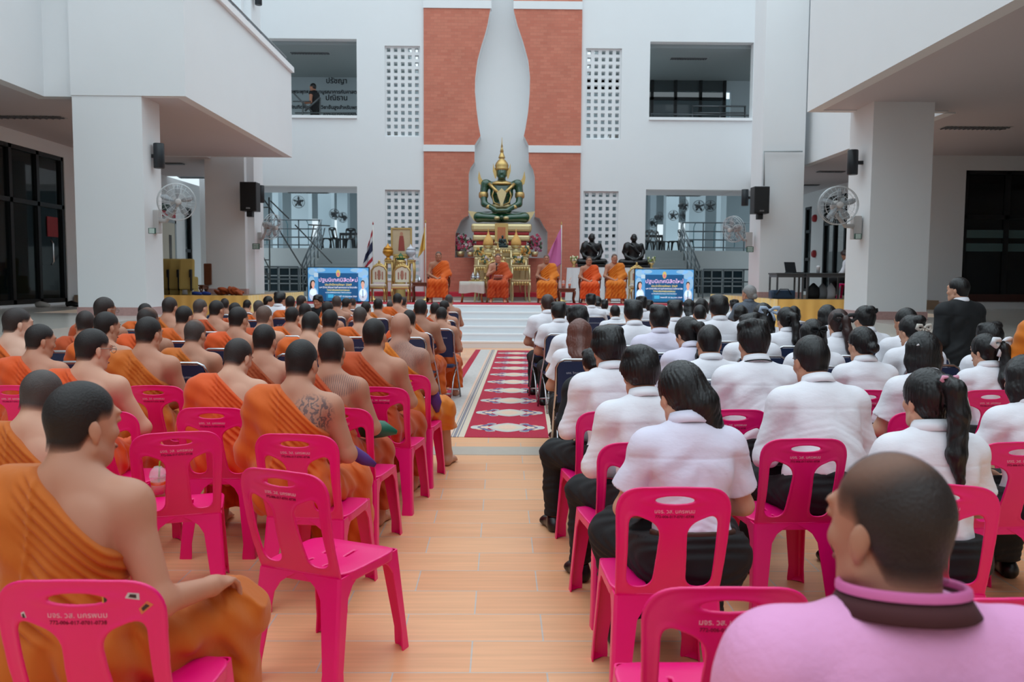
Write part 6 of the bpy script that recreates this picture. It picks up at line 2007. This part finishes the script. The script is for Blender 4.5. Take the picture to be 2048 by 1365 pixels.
# ------------------------------------------------------------------ monks seated on the stage
SF = ZS+.006
for px, py, look, k in ((877, 503, 'seated on stage beside the portrait shrine, hands together', dict(hy=.05)), (1093, 509, 'seated on stage beside the pink flag, hands folded', dict(hy=-.05, robe='gold')),
                        (1178, 513, 'seated on stage with glasses, beside the orange drinks', dict(hy=.05, robe='vivid', extras=glasses)), (1229, 508, 'seated on stage nearest the right screen', dict(hy=.1, robe='gold'))):
    make_person(21.62, px, py, 'monk '+look, 'monk', rz=PI, z_floor=SF, cell=.0085, facep=True, skin=[1, 2, 4][px % 3], lean=.03, hp=.05, knees=.16, stub=3, seed=px % 7, **k)
sp = make_person(21.8, 996, 507, 'monk speaking into a microphone from the gilded throne', 'monk', rz=PI, z_floor=SF, cell=.0085, facep=True, skin=1, lean=.05, hp=.12, robe='rust', arms={1: 'mic', -1: 'knee'}, knees=.17, stub=3, seed=2)
b, r, s, loc = sp
b.rotation_euler.z = PI
def world(b, r, s, loc, p):
    v = Vector(p)*s; v.rotate(Euler((0, 0, b.rotation_euler.z))); return loc+v
mp_ = world(b, r, s, loc, r.W[1]+r.hd[1]*.09)
m = MB().tube([(0, 0, -.1), (0, 0, .05)], .014, 10).build('microphone', BLACK, None)
MB().ball((0, 0, .075), .027, 12, 8).build('grille', DARKGREY, m)
m.location = mp_+Vector((0, -.02, 0)); m.rotation_euler = (.25, 0, 0)
tag(m, 'black microphone held by the speaking monk', 'microphone')
pp = MB().box(-.11, -.15, 0, .11, .15, .004).build('paper_sheets', M('paper', (226, 228, 232), .8))
pp.location = world(b, r, s, loc, (-.0, .26, .66)); pp.rotation_euler = (-.45, 0, .1)
tag(pp, 'white sheets of paper on the lap of the speaking monk', 'paper')

# ------------------------------------------------------------------ draped platforms either side of the stage
SATIN = M('gold_satin', (255, 208, 116), .42, sheen=.3, var=.05, vscale=8)
PTOP = M('platform_top', (146, 122, 100), .5, var=.08, vscale=10)
ZP = 1.1
def pleated(path, z0, z1, amp, lam, rows=7):
    """cloth hung along a path of floor points, gathered in pleats"""
    vs, fs, n = [], [], 0
    pts = []
    for (a, b_) in zip(path[:-1], path[1:]):
        a, b_ = Vector(a), Vector(b_)
        m_ = max(2, int((b_-a).length/.03))
        d = (b_-a).normalized(); nn = Vector((d.y, -d.x))
        for i in range(m_+1): pts.append((a+d*((b_-a).length*i/m_), nn))
    L_ = 0
    for j in range(rows):
        k = j/(rows-1); L_ = 0
        for i, (p, nn) in enumerate(pts):
            if i: L_ += (p-pts[i-1][0]).length
            o_ = amp*(.15+.85*k)*(math.sin(2*PI*L_/lam)+.4*math.sin(2*PI*L_/lam*.43+1))+.05*k
            vs.append((p.x+nn.x*o_, p.y+nn.y*o_, z1+(z0-z1)*k))
    n = len(pts)
    for j in range(rows-1):
        for i in range(n-1): fs.append((j*n+i, (j+1)*n+i, (j+1)*n+i+1, j*n+i+1))
    return MB().add(vs, fs, True)
pl = tag(MB().box(-9.45, 18.95, ZS, -5.62, 24.3, ZP).build('low_platform', PTOP), 'low wooden platform with yellow armchairs beside the thick pillar', 'platform')
pr = tag(MB().box(6.0, 18.35, ZS, 9.5, 24.3, ZP).build('low_platform', PTOP), 'low wooden platform carrying the laptop tables', 'platform')
tag(pleated([(-7.85, 18.9), (-5.6, 18.9), (-5.6, 24.2)], .35, ZP+.01, .022, .24).build('satin_drape', SATIN), 'golden satin drape along the platform below the cloth bundle', 'drape')
tag(pleated([(5.97, 24.2), (5.97, 18.3), (8.15, 18.3)], .35, ZP+.01, .03, .3).build('satin_drape', SATIN), 'golden satin drape along the platform of the laptop tables', 'drape')
# yellow armchairs
MUST = M('mustard_upholstery', (176, 152, 84), .75)
for k, (a, b_, l) in enumerate(((322, 341, 'mustard armchair mostly hidden by the thick pillar'), (341, 361, 'mustard armchair in the middle of the three by the pillar'), (361, 386, 'mustard armchair of the three nearest the stage'))):
    Y = 19.9-.25*k
    p, q, tp = at(a, 560, Y), at(b_, 560, Y), at(370, 518, Y)
    t = empty('upholstered_armchair', l, 'chair', ((p.x+q.x)/2, Y, ZP))
    W = (q.x-p.x)/2+.02
    H = tp.z-ZP
    R_ = Euler((-.1, 0, .12)).to_matrix()
    MB().box(-W, -.05, .12, W, .09, H, .04, R_).build('backrest', MUST, t)
    MB().box(-W, .0, .1, W*.6, .5, .42, .05).build('seat', MUST, t)
    MB().box(-W, -.03, 0, W*.6, .5, .13, .02).build('base', MUST, t)
    MB().box(W-.05, -.1, .1, W-.02, -.04, .42, .004).box(W-.07, -.11, .4, W-.015, -.04, .58, .01).build('side_strap', BLACK, t)
cb_ = SDF(.05)
rnd = random.Random(3)
for k in range(14): cb_.ell((rnd.uniform(-.28, .28), rnd.uniform(-.1, .1), .05+rnd.uniform(0, .1)*(1 if abs(k-7) < 4 else .3)), (.12, .09, .045), .04, rotm(rnd.uniform(-.5, .5), rnd.uniform(-.5, .5), rnd.uniform(-1, 1)))
p = at(456, 588, 19.2)
o = link_mesh('robe_bundle', cb_.mesh('robe_bundle', .012, disp=lambda x, y, z, f: .008*np.sin(60*x+30*z+3*np.sin(20*y))), ROBES['brown'])
o.location = (p.x, 19.3, ZP); tag(o, 'crumpled brown-orange robe bundle on the edge of the platform', 'cloth')
p = at(391, 560, 20.2)
o = MB().tube([(0, 0, .02), (0, 0, .2), (0, 0, .36), (0, 0, .42)], [.15, .14, .08, .02], 12).build('white_bag', M('bag_white', (206, 208, 210), .7), None)
o.location = (p.x+.05, 19.5, ZP); tag(o, 'white cloth bag standing beside the mustard armchairs', 'bag')
for k in range(2):
    p = at(386+14*k, 588, 19.3)
    o = MB().tube([(0, 0, .04), (.07, 0, .04), (.17, 0, .03), (.22, 0, .025)], [.035, .045, .04, .02], 10).build('blue_shoe', M('blue_rubber', (30, 60, 140), .5), None)
    o.location = (p.x, 19.25+.13*k, ZP+.005); tag(o, 'blue shoe lying in front of the mustard armchairs', 'shoe', 'pair of blue shoes')
t, z = None, None
t = table('wooden_chair_stand', 'dark wooden chair partly behind the far left pillar', at(402, 560, 20.6).x, at(412, 560, 20.6).x, 20.4, 20.8, ZP, at(405, 570, 20.6).z, WOODR, cat='chair')
MB().box(-.05, .16, at(405, 570, 20.6).z-ZP, .14, .2, at(405, 527, 20.6).z-ZP, .02).build('backrest', WOODR, t)

# laptop tables
FOLD = M('folding_table_top', (74, 78, 80), .4)
lt, lz = ptable('folding_table', 'grey folding table carrying a black laptop', 1553, 1610, 546, 19.0, .6, STEEL, ZP, curved=False, leg=.018, top=FOLD)
lt2, lz2 = ptable('folding_table', 'grey folding table carrying a white cup', 1613, 1700, 546, 19.0, .6, STEEL, ZP, curved=False, leg=.018, top=FOLD)
p = at(1590, 545, 19.2)
lp = empty('laptop', 'open black laptop on the grey folding table', 'laptop', (p.x, 19.25, lz+.002), .5)
MB().box(-.17, -.12, 0, .17, .12, .018, .004).build('keyboard_base', BLACK, lp)
MB().box(-.17, .115, .01, .17, .13, .25, .004, Euler((-.25, 0, 0)).to_matrix()).build('display_lid', DARKGREY, lp)
p = at(1636, 547, 19.2)
wc_ = MB().lathe([(.035, 0), (.045, .13), (.047, .135), (.03, .16), (.01, .165)], (p.x, 19.2, lz2), 14).build('white_cup', WCLOTH)
tag(wc_, 'white cup with lid on the folding table', 'cup')
o = MB().box(-.28, -.12, 0, .26, .12, .2, .05).build('holdall_bag', M('navy_nylon', (36, 58, 82), .4, var=.3, vscale=12))
MB().tube([(-.18, -.13, .1), (-.1, -.14, .22), (.08, -.14, .22), (.16, -.13, .1)], .012, 8).build('strap', M('navy_strap', (20, 30, 46), .6), o)
p = at(1569, 592, 18.6); o.location = (p.x, 18.75, ZP+.002); tag(o, 'navy holdall bag lying on the platform edge before the tables', 'bag')
for px, c, l, sz in ((1628, (24, 26, 30), 'black rucksack under the folding table', .17), (1646, (120, 126, 132), 'grey bag leaning on the table legs', .13), (1663, (196, 198, 204), 'white plastic bag hanging below the folding table', .12)):
    p = at(px, 590, 19.3)
    o = MB().lathe([(sz*.8, 0), (sz, .1), (sz*.85, .24), (sz*.3, .33), (sz*.1, .36)], (0, 0, 0), 12, sy=.6).build('carry_bag', M('bag_%d' % px, c, .6))
    o.location = (p.x, 19.35, ZP); tag(o, l, 'bag')
b = make_person(20.0, 1691, 512, 'student in white shirt and black tie sitting at the folding table, face down', 'student', rz=.9, z_floor=ZP, fixed=.8, cell=.01, hair='mop', hairmat=HAIRD, hp=.35, lean=.1, skin=2, sleeve='long', facep=True)
chair('pink', b[3].x, b[3].y, .9, 'pink plastic chair behind the folding table under the student with a tie', None, .8, ZP)

# ------------------------------------------------------------------ loudspeakers and cylinder lamps
def loudspeaker(px0, px1, py0, py1, Y, label, dep=.35):
    a, c = at(px0, py1, Y), at(px1, py0, Y)
    t = empty('loudspeaker', label, 'loudspeaker', ((a.x+c.x)/2, Y, a.z))
    w_, h_ = (c.x-a.x)/2, c.z-a.z
    MB().box(-w_, 0, 0, w_, dep, h_, .012).build('cabinet', BLACK, t)
    MB().box(-w_*.93, -.012, h_*.04, w_*.93, .002, h_*.97, .006).build('grille', M('speaker_mesh', (14, 15, 17), .7, bump=.4, bscale=250), t)
    MB().box(-.05, -.014, h_*.07, .05, -.011, h_*.12).build('badge', SILVER, t)
    MB().box(-w_*.35, .08, -.13, w_*.35, .25, 0, .01).build('bracket', BLACK, t)
    MB().box(-.03, dep-.02, h_*.3, .03, dep+.2, h_*.6).build('wall_mount', BLACK, t)
loudspeaker(480, 512, 364, 422, 20.3, 'black loudspeaker mounted on the far left pillar')
loudspeaker(1508, 1540, 373, 427, 20.0, 'black loudspeaker hanging on the tall right column')
def cyl_lamp(px, py0, py1, Y, label, side, r=.085):
    a, c = at(px, py1, Y), at(px, py0, Y)
    t = empty('wall_lamp', label, 'wall lamp', (a.x, Y, a.z))
    h_ = c.z-a.z
    MB().lathe([(r*.9, 0), (r, .01), (r, h_-.01), (r*.9, h_)], (0, 0, 0), 18).build('cylinder', M('charcoal_metal', (28, 34, 40), .4), t)
    MB().box(0, -.03, h_*.42, side*.2, .03, h_*.56).box(side*.17, -.06, h_*.32, side*.21, .06, h_*.66).build('arm', BLACK, t)
cyl_lamp(318.5, 287, 337, 13.95, 'charcoal cylinder lamp on the thick pillar above its fan', -1)
cyl_lamp(1704.5, 300, 350, 13.95, 'charcoal cylinder lamp on the near right pillar above its fan', 1)
cyl_lamp(522, 371, 406, 21.2, 'charcoal cylinder lamp on the far left pillar', -1)
cyl_lamp(1489.5, 379, 412, 20.9, 'charcoal cylinder lamp on the tall right column', 1)
cyl_lamp(517, -22, 10, 21.2, 'charcoal cylinder lamp at the upper edge of the picture', -1)

# ------------------------------------------------------------------ fans
def fan(px, py, Y, rpx, label, yaw, mats, arm, ptilt=0, wall=True):
    c = at(px, py, Y)
    R_ = rpx*Y/FPX
    guard, blade, body = mats
    t = empty('wall_fan', label, 'fan', c)
    Rm = Euler((ptilt, 0, yaw)).to_matrix()
    def put(mb, name, mat, par):
        mb.v = [tuple(Rm @ Vector(v)) for v in mb.v]
        return mb.build(name, mat, par)
    g = MB()
    wr = max(.004, R_*.012)
    for rr, yy in ((1, 0), (.97, -.06), (.72, -.1), (.45, -.12), (1, .07), (.6, .1)):
        g.tube([(R_*rr*math.cos(a), yy, R_*rr*math.sin(a)) for a in np.linspace(0, 2*PI, 33)[:-1]], wr*(1.5 if rr == 1 else .8), 5, closed=True)
    for k in range(24):
        a = 2*PI*k/24
        ca, sa = math.cos(a), math.sin(a)
        g.tube([(R_*.16*ca, -.13, R_*.16*sa), (R_*.7*ca, -.105, R_*.7*sa), (R_*.97*ca, -.06, R_*.97*sa), (R_*ca, .0, R_*sa), (R_*.95*ca, .07, R_*.95*sa), (R_*.25*ca, .11, R_*.25*sa)], wr*.45, 4)
    put(g, 'guard', guard, t)
    for k in range(5):
        a0 = 2*PI*k/5+.3
        vs, n = [], 9
        for i in range(n):
            u = i/(n-1)
            rr = R_*(.14+.74*u)
            w_ = .5*math.sin(PI*(.12+.8*u))**.7
            for s_, dy in ((-1, .025), (1, -.03)):
                a = a0+s_*w_*(.75)*(.5+.25/(u+.5))
                vs.append((rr*math.cos(a), dy*(1-.4*u)-.02, rr*math.sin(a)))
        fs = [(2*i, 2*i+1, 2*i+3, 2*i+2) for i in range(n-1)]
        m_ = len(vs)
        vs += [(x, y+.006, z) for x, y, z in vs]
        fs += [(m_+2*i, m_+2*i+2, m_+2*i+3, m_+2*i+1) for i in range(n-1)]
        fs += [(2*i, 2*i+2, m_+2*i+2, m_+2*i) for i in range(n-1)]+[(2*i+1, m_+2*i+1, m_+2*i+3, 2*i+3) for i in range(n-1)]
        put(MB().add(vs, fs, True), 'blade', blade, t)
    put(MB().lathe([(R_*.16, -.14), (R_*.17, -.12), (R_*.15, -.02)], (0, 0, 0), 18, 'y').ball((0, -.14, 0), (R_*.15, .01, R_*.15), 14, 6), 'hub_cap', body, t)
    put(MB().lathe([(.05, .05), (.085, .09), (.085, .22), (.06, .27), (.02, .29)], (0, 0, 0), 16, 'y'), 'motor', body, t)
    ax = Vector(arm)
    back = Rm @ Vector((0, .2, 0))
    MB().tube([back, back+Vector((0, 0, -.12)), (back+ax)*.5+Vector((0, 0, -.16)), ax], [.03, .03, .035, .05], 8).build('arm', body, t)
    if wall: MB().box(ax.x-.07, ax.y-.07, ax.z-.22, ax.x+.07, ax.y+.07, ax.z+.16, .015).build('wall_bracket', body, t)
    return t
FW = (M('fan_wire', (206, 210, 212), .3, metal=.5), M('fan_blade', (168, 172, 176), .4, alpha=.75), M('fan_body', (186, 182, 180), .5))
FD = (M('fan_wire_dark', (36, 40, 44), .5), M('fan_blade_dark', (44, 50, 54), .5), M('fan_body_dark', (34, 38, 42), .5))
def rel(px, py, Y, ax, ay, AY):
    return at(ax, ay, AY)-at(px, py, Y)
fan(354, 404, 13.7, 36, 'white wall fan on the thick left pillar', .5, FW, rel(354, 404, 13.7, 312, 440, 14.0), .05)
fan(545, 454, 21.0, 25, 'white wall fan on the far left pillar seen from the side', 1.15, FW, rel(545, 454, 21.0, 518, 478, 21.3), .25)
fan(1466, 459, 20.7, 26, 'white wall fan on the tall right column seen from the side', -1.0, FW, rel(1466, 459, 20.7, 1498, 478, 20.9), .2)
fan(1677, 411, 13.5, 38, 'white wall fan on the near right pillar facing the audience', -.15, FW, rel(1677, 411, 13.5, 1712, 452, 13.9), .03)
for px, py, r_, yw, l, Y in ((597, 404, 12, .2, 'dark hanging fan on the wide grey pillar, left hall', 35.5), (669, 428, 10, .6, 'small dark fan between the bright gaps, left hall', 37.5), (685, 435, 10, -.5, 'small dark fan beside the slim pillar, left hall', 40),
                            (1369, 411, 13, .9, 'dark fan in profile high in the right hall', 35.5), (1398, 413, 12, .1, 'dark fan facing the audience on the wide right hall pillar', 35.4), (1421, 412, 11, -.2, 'dark fan beside the wide right hall pillar', 35.4),
                            (1320, 434, 10, .9, 'dark fan in profile above the first bright gap, right hall', 39.5), (1347, 431, 10, .0, 'dark fan on the pillar between the bright gaps, right hall', 39.3), (1367, 432, 9, -.9, 'dark fan in profile above the second bright gap, right hall', 39.4), (1307, 446, 9, .3, 'smallest dark fan beside the opening edge, right hall', 42)):
    fan(px, py, Y, r_, l, yw, FD, Vector((0, .35, .1)), 0, False)
for px, py, Y, l in ((304, 462, 13.58, 'small green sign below the fan on the thick left pillar'), (1716, 473, 13.58, 'small green sign below the fan on the near right pillar'), (512, 493, 20.78, 'small green sign on the far left pillar'), (1500, 499, 20.48, 'small green sign on the tall right column')):
    c = at(px, py, Y)
    w_ = 7*Y/FPX
    s_ = MB().box(-w_, -.008, -w_*.8, w_, .02, w_*.8, .003).build('wall_sign', M('sign_green', (44, 84, 72), .5))
    for q in (-1, 0, 1): MB().box(-w_*.75, -.011, q*w_*.45-.012, w_*.75, -.007, q*w_*.45+.012).build('text_line', M('sign_text', (190, 206, 198), .6), s_)
    s_.location = c; tag(s_, l, 'sign')
for px, py, l in ((1628, 437, 'red alarm bell, the upper of two beside the narrow window'), (1629, 508, 'red alarm bell, the lower of two beside the narrow window')):
    Yb = 10*1700/(px-1002)
    c = at(px, py, Yb)
    s_ = MB().lathe([(.02, -.12), (.09, -.1), (.12, -.06), (.12, 0)], (0, 0, 0), 16, 'x').build('alarm_bell', M('alarm_red', (170, 32, 40), .4))
    s_.location = (XR-.001, c.y, c.z); tag(s_, l, 'alarm')

# ------------------------------------------------------------------ unlit louvre lights in the soffits
LOUV = M('louvre_metal', (128, 130, 134), .4, metal=.6)
def louvre(px0, px1, py, z, label, wide=.3, Y=None):
    a, c = atz(px0, py, z), atz(px1, py, z)
    t = empty('ceiling_light', label, 'ceiling light', ((a.x+c.x)/2, a.y, z), 0, 'unlit louvre ceiling lights')
    L_ = (c.x-a.x)/2
    wall_holes(MB(), -L_, L_, -wide/2, wide/2, [(-L_+.03, L_-.03, -wide/2+.03, wide/2-.03)], -.03, 0).xform(Matrix.Rotation(-PI/2, 4, 'X')).build('frame', PALE, t)
    mb = MB()
    for k in range(14): mb.box(-L_+.03+(2*L_-.06)*k/14, -wide/2+.03, -.025, -L_+.045+(2*L_-.06)*k/14, wide/2-.03, -.003)
    for q in (-1, 1): mb.box(-L_+.03, q*.06-.02, -.02, L_-.03, q*.06+.02, -.002)
    mb.build('louvre', LOUV, t)
for a, c, y, z, l in ((-60, 124, 233, ZC, 'louvre ceiling light over the left glass doors'), (328, 369, 327, ZC, 'louvre ceiling light behind the cylinder lamp of the thick pillar'), (358, 410, 355, ZC, 'louvre ceiling light before the far left pillar'), (1884, 2022, 255, ZC, 'louvre ceiling light above the man in black'),
                      (1634, 1692, 343, ZC, 'louvre ceiling light left of the near right pillar'), (1606, 1640, 370, ZC, 'louvre ceiling light farther back left of the near right pillar'), (580, 660, 106, zuc-.05, 'louvre ceiling light above the painted Thai writing'), (1340, 1416, 117, zuc-.05, 'louvre ceiling light above the dark upper windows'),
                      (576, 657, 385.5, ZC+.02, 'louvre ceiling light in the left corridor opening'), (1331, 1403, 391.5, ZC+.02, 'louvre ceiling light in the right corridor opening')):
    louvre(a, c, y, z-.002, l)

# ------------------------------------------------------------------ corridor and hall beyond
RAIL = M('rail_grey', (112, 122, 128), .4, metal=.5)
TEAL = M('teal_post', (70, 130, 144), .5)
for sgn, nm, lab in ((-1, 'stair_railing', 'grey stair railing in the left corridor opening'), (1, 'stair_railing', 'grey stair railing in the right corridor opening')):
    t = empty(nm, lab, 'railing', (sgn*6.5, 27.95, ZS))
    for h_ in (.3, .55, .8, 1.02): MB().tube([(0, -.05, h_), (0, 3.0, 1.66+h_)], .028 if h_ > 1 else .02, 6).build('rail', RAIL, t)
    for k in range(6):
        y = .05+k*.58
        MB().tube([(0, y, y*.545), (0, y, y*.545+1.02)], .024, 6).build('post', RAIL, t)
    t2 = empty('platform_railing', 'railing with teal posts along the raised hall floor, '+('left' if sgn < 0 else 'right')+' opening', 'railing', (sgn*6.5, 31.1, ZH))
    for h_ in (.12, .4, .7, 1.02): MB().tube([(0, 0, h_), (sgn*3.2, 0, h_)], .026, 6).build('rail', RAIL, t2)
    for k in range(5): MB().tube([(sgn*(.1+k*.75), 0, 0), (sgn*(.1+k*.75), 0, 1.02)], .026, 6).build('post', RAIL, t2)
    for k in range(4): MB().tube([(sgn*(.5+k*.75), 0, .1), (sgn*(.5+k*.75), 0, .85), (sgn*(.56+k*.75), 0, 1.0)], .014, 6).build('teal_post', TEAL, t2)
    t3 = empty('corridor_barrier', 'low corridor barrier at the foot of the stairs, '+('left' if sgn < 0 else 'right')+' opening', 'railing', (sgn*6.55, 27.6, ZS))
    for h_ in (.55, .95): MB().tube([(0, 0, h_), (sgn*2.0, 0, h_)], .024, 6).build('rail', RAIL, t3)
    for k in range(4): MB().tube([(sgn*k*.66, 0, 0), (sgn*k*.66, 0, .95)], .024, 6).build('post', RAIL, t3)
    f = MB(); x0, x1 = sorted((sgn*6.9, sgn*8.8))
    for k in range(6): f.box(x0+(x1-x0)*k/5-.02, 30.94, ZS+.1, x0+(x1-x0)*k/5+.02, 31, ZS+.95)
    for k in range(4): f.box(x0, 30.94, ZS+.1+k*.283-.02, x1, 31, ZS+.1+k*.283+.02)
    wn = tag(f.build('window_%d' % (13 if sgn < 0 else 14), PALE), 'dark gridded basement window under the raised hall floor, '+('left' if sgn < 0 else 'right')+' opening', 'window', None, 'structure')
    MB().box(x0, 30.97, ZS+.1, x1, 30.99, ZS+.95).build('pane', M('basement_glass', (24, 46, 56), .2), wn)
    # dark chairs and tables standing in the hall
    rnd = random.Random(11+sgn)
    for k in range(6):
        x = sgn*(4.9+.42*k-.1*rnd.random())
        c = copy_tree(PCHAIR)
        c.name = 'hall_chair'
        c.location = (x*1.02, 32.4+rnd.random()*1.2, ZH); c.rotation_euler = (0, 0, rnd.uniform(0, 6))
        if 'group' in c: del c['group']
        for ch in list(c.children_recursive):
            if ch.name.startswith('lettering'): bpy.data.objects.remove(ch); continue
            ch.material_slots[0].link = 'OBJECT'; ch.material_slots[0].material = BLACK
        tag(c, 'dark chair among others on the raised floor of the '+('left' if sgn < 0 else 'right')+' hall', 'chair', 'dark chairs of the '+('left' if sgn < 0 else 'right')+' hall')
    for k in range(2):
        x = sgn*(4.7+k*1.3)
        table('hall_table', 'dark table in the '+('left' if sgn < 0 else 'right')+' hall, '+('nearer the altar wall' if k == 0 else 'nearer the railing'), x-.55, x+.55, 34.6, 35.3, ZH, ZH+.75, BLACK, curved=False, leg=.03)
# scaffold poles in the left corridor
sc = empty('scaffold', 'grey scaffold frame with crossing braces in the left corridor opening', 'scaffold', (at(540, 500, 26.6).x, 26.6, ZS))
o_ = sc.location
def pole(a, c, r_=.022, Y=26.6, Y2=None, nm='brace'):
    MB().tube([at(a[0], a[1], Y)-o_, at(c[0], c[1], Y2 or Y)-o_], r_, 6).build(nm, M('scaffold_steel', (92, 96, 98), .5, metal=.5), sc)
pole((538, 395), (540, 583), .025, nm='post'); pole((523, 395), (524, 583), .025, nm='post')
for y in (415, 440, 480, 520, 548): pole((521, y), (540, y), .018, nm='rung')
pole((527, 398), (560, 445)); pole((541, 402), (578, 438)); pole((553, 452), (617, 556), .025); pole((590, 450), (664, 527)); pole((522, 505), (540, 540)); pole((521, 520), (538, 560))
pole((617, 450), (660, 452), .02); pole((628, 450), (622, 480), .02)
sc2 = empty('scaffold', 'thin scaffold poles beside the man in the upper opening', 'scaffold', (at(600, 215, 26.5).x, 26.5, zu-.4))
o_ = sc2.location; sc = sc2
pole((586, 185), (624, 224), .025, 26.5); pole((610, 222), (640, 195), .03, 26.5); pole((586, 203), (622, 203), .018, 26.5, nm='rung'); pole((590, 226), (712, 226), .02, 26.5, nm='rung'); pole((606, 203), (604, 290), .025, 26.5, nm='post'); pole((640, 195), (640, 290), .025, 26.5, nm='post')
make_person(26.8, 626, 167, 'man in black vest standing in the upper corridor by scaffold poles', 'vest', rz=1.2, z_floor=zu-.4, stand=True, hair='crew', cell=.012, skin=2, hy=.2, hp=.1, arms={-1: 'gesture', 1: 'hang'}, lean=.05, facep=True)
ur = empty('corridor_railing', 'steel railing before the dark upper windows', 'railing', (at(1390, 230, 27).x, 27.0, zu-.4))
o_ = ur.location
for (a, c) in (((1302, 228), (1500, 231)), ((1385, 212), (1492, 213)), ((1385, 226), (1492, 226)), ((1302, 236), (1500, 238))): MB().tube([at(*a, 27)-o_, at(*c, 27)-o_], .024, 6).build('rail', STEEL, ur)
for x in (1304, 1385, 1440, 1490): MB().tube([at(x, 213 if x > 1380 else 228, 27)-o_, Vector((at(x, 244, 27).x-o_.x, 0, 0))], .024, 6).build('post', STEEL, ur)
# shoes by the left glass doors
p = at(104, 608, 17.6)
o = MB().tube([(0, 0, .05), (.08, 0, .06), (.2, 0, .04), (.27, 0, .03)], [.05, .06, .05, .03], 10).build('canvas_shoe', M('canvas_grey', (170, 166, 160), .8))
o.location = (p.x, 17.0, ZS); tag(o, 'pale canvas shoe on the gallery floor by the glass doors', 'shoe')
o = MB().tube([(0, 0, .05), (.1, 0, .07), (.22, 0, .04), (.3, 0, .03)], [.05, .06, .05, .03], 10).build('leather_shoe', SHOE)
o.location = (p.x+.45, 17.3, ZS); tag(o, 'black shoe on the gallery floor by the glass doors', 'shoe')
# more people of the front rows, and small things held
make_person(15.4, 636, 592, 'young man in dark jacket turned round towards the camera below the left screen', 'suit', rz=2.8, hair='mop', facep=True, cell=.01, skin=1, lean=.05)
make_person(13.6, 560, 586, 'black-haired man before the drape end below the left railing', 'student', hair='short', cell=.0125, hy=-.6, skin=1, lean=.1)
make_person(14.2, 537, 593, 'man in profile facing the aisle before the drape end', 'student', hair='crew', cell=.0125, hy=-1.2, skin=1, lean=.1)
make_person(5.6, 2110, 596, 'standing monk in golden orange robe cut off by the right edge', 'monk', stand=True, skin=1, robe='gold', hy=0, lean=.02, hp=.05, smax_=1.2)
VIO = M('violet_cloth', (84, 40, 120), .7)
def held(bb, off, name, label, cat, mat, pts, rad):
    b, r, s, loc = bb
    o = MB().tube(pts, rad, 10).build(name, mat)
    o.location = world(b, r, s, loc, off)
    tag(o, label, cat)
held(m52, (.2, .1, .69), 'folded_cloth', 'violet cloth held by the monk with the dragon-like tattoo', 'cloth', VIO, [(0, -.02, .05), (.05, 0, .03), (.12, .02, -.02), (.17, .03, -.05)], [.02, .035, .03, .012])
held(m44, (.21, .12, .66), 'folded_cloth', 'violet cloth in the lap of the fully bald monk', 'cloth', VIO, [(0, 0, .06), (.03, 0, 0), (.05, .01, -.07), (.06, .01, -.14)], [.03, .05, .05, .02])
held(m51, (.18, .2, .66), 'cushion', 'green satin cushion in the lap of the monk with tattooed lines', 'cushion', M('green_satin', (20, 96, 72), .4), [(-.05, 0, 0), (0, 0, .02), (.09, .0, .02), (.17, 0, 0)], [.03, .06, .05, .012])
held(hero, (.02, .27, .68), 'mobile_phone', 'dark phone in the lap of the nearest monk', 'phone', BLACK, [(-.05, 0, 0), (.05, 0, .01)], .012)
# navy chairs under the last comers
for lab, x, y, rz_ in [('navy chair under the man turned round below the left screen', 636, 15.4, 2.8), ('navy chair under the black-haired man before the drape end', 560, 13.6, 0), ('navy chair under the man in profile before the drape end', 537, 14.2, 0)]:
    p = at(x, 600, y); chair('navy', p.x, p.y-.02, rz_, lab)

stickers(next(o for o in COL.objects if o.get('label') == 'pink plastic chair with small stickers under the nearest monk'))
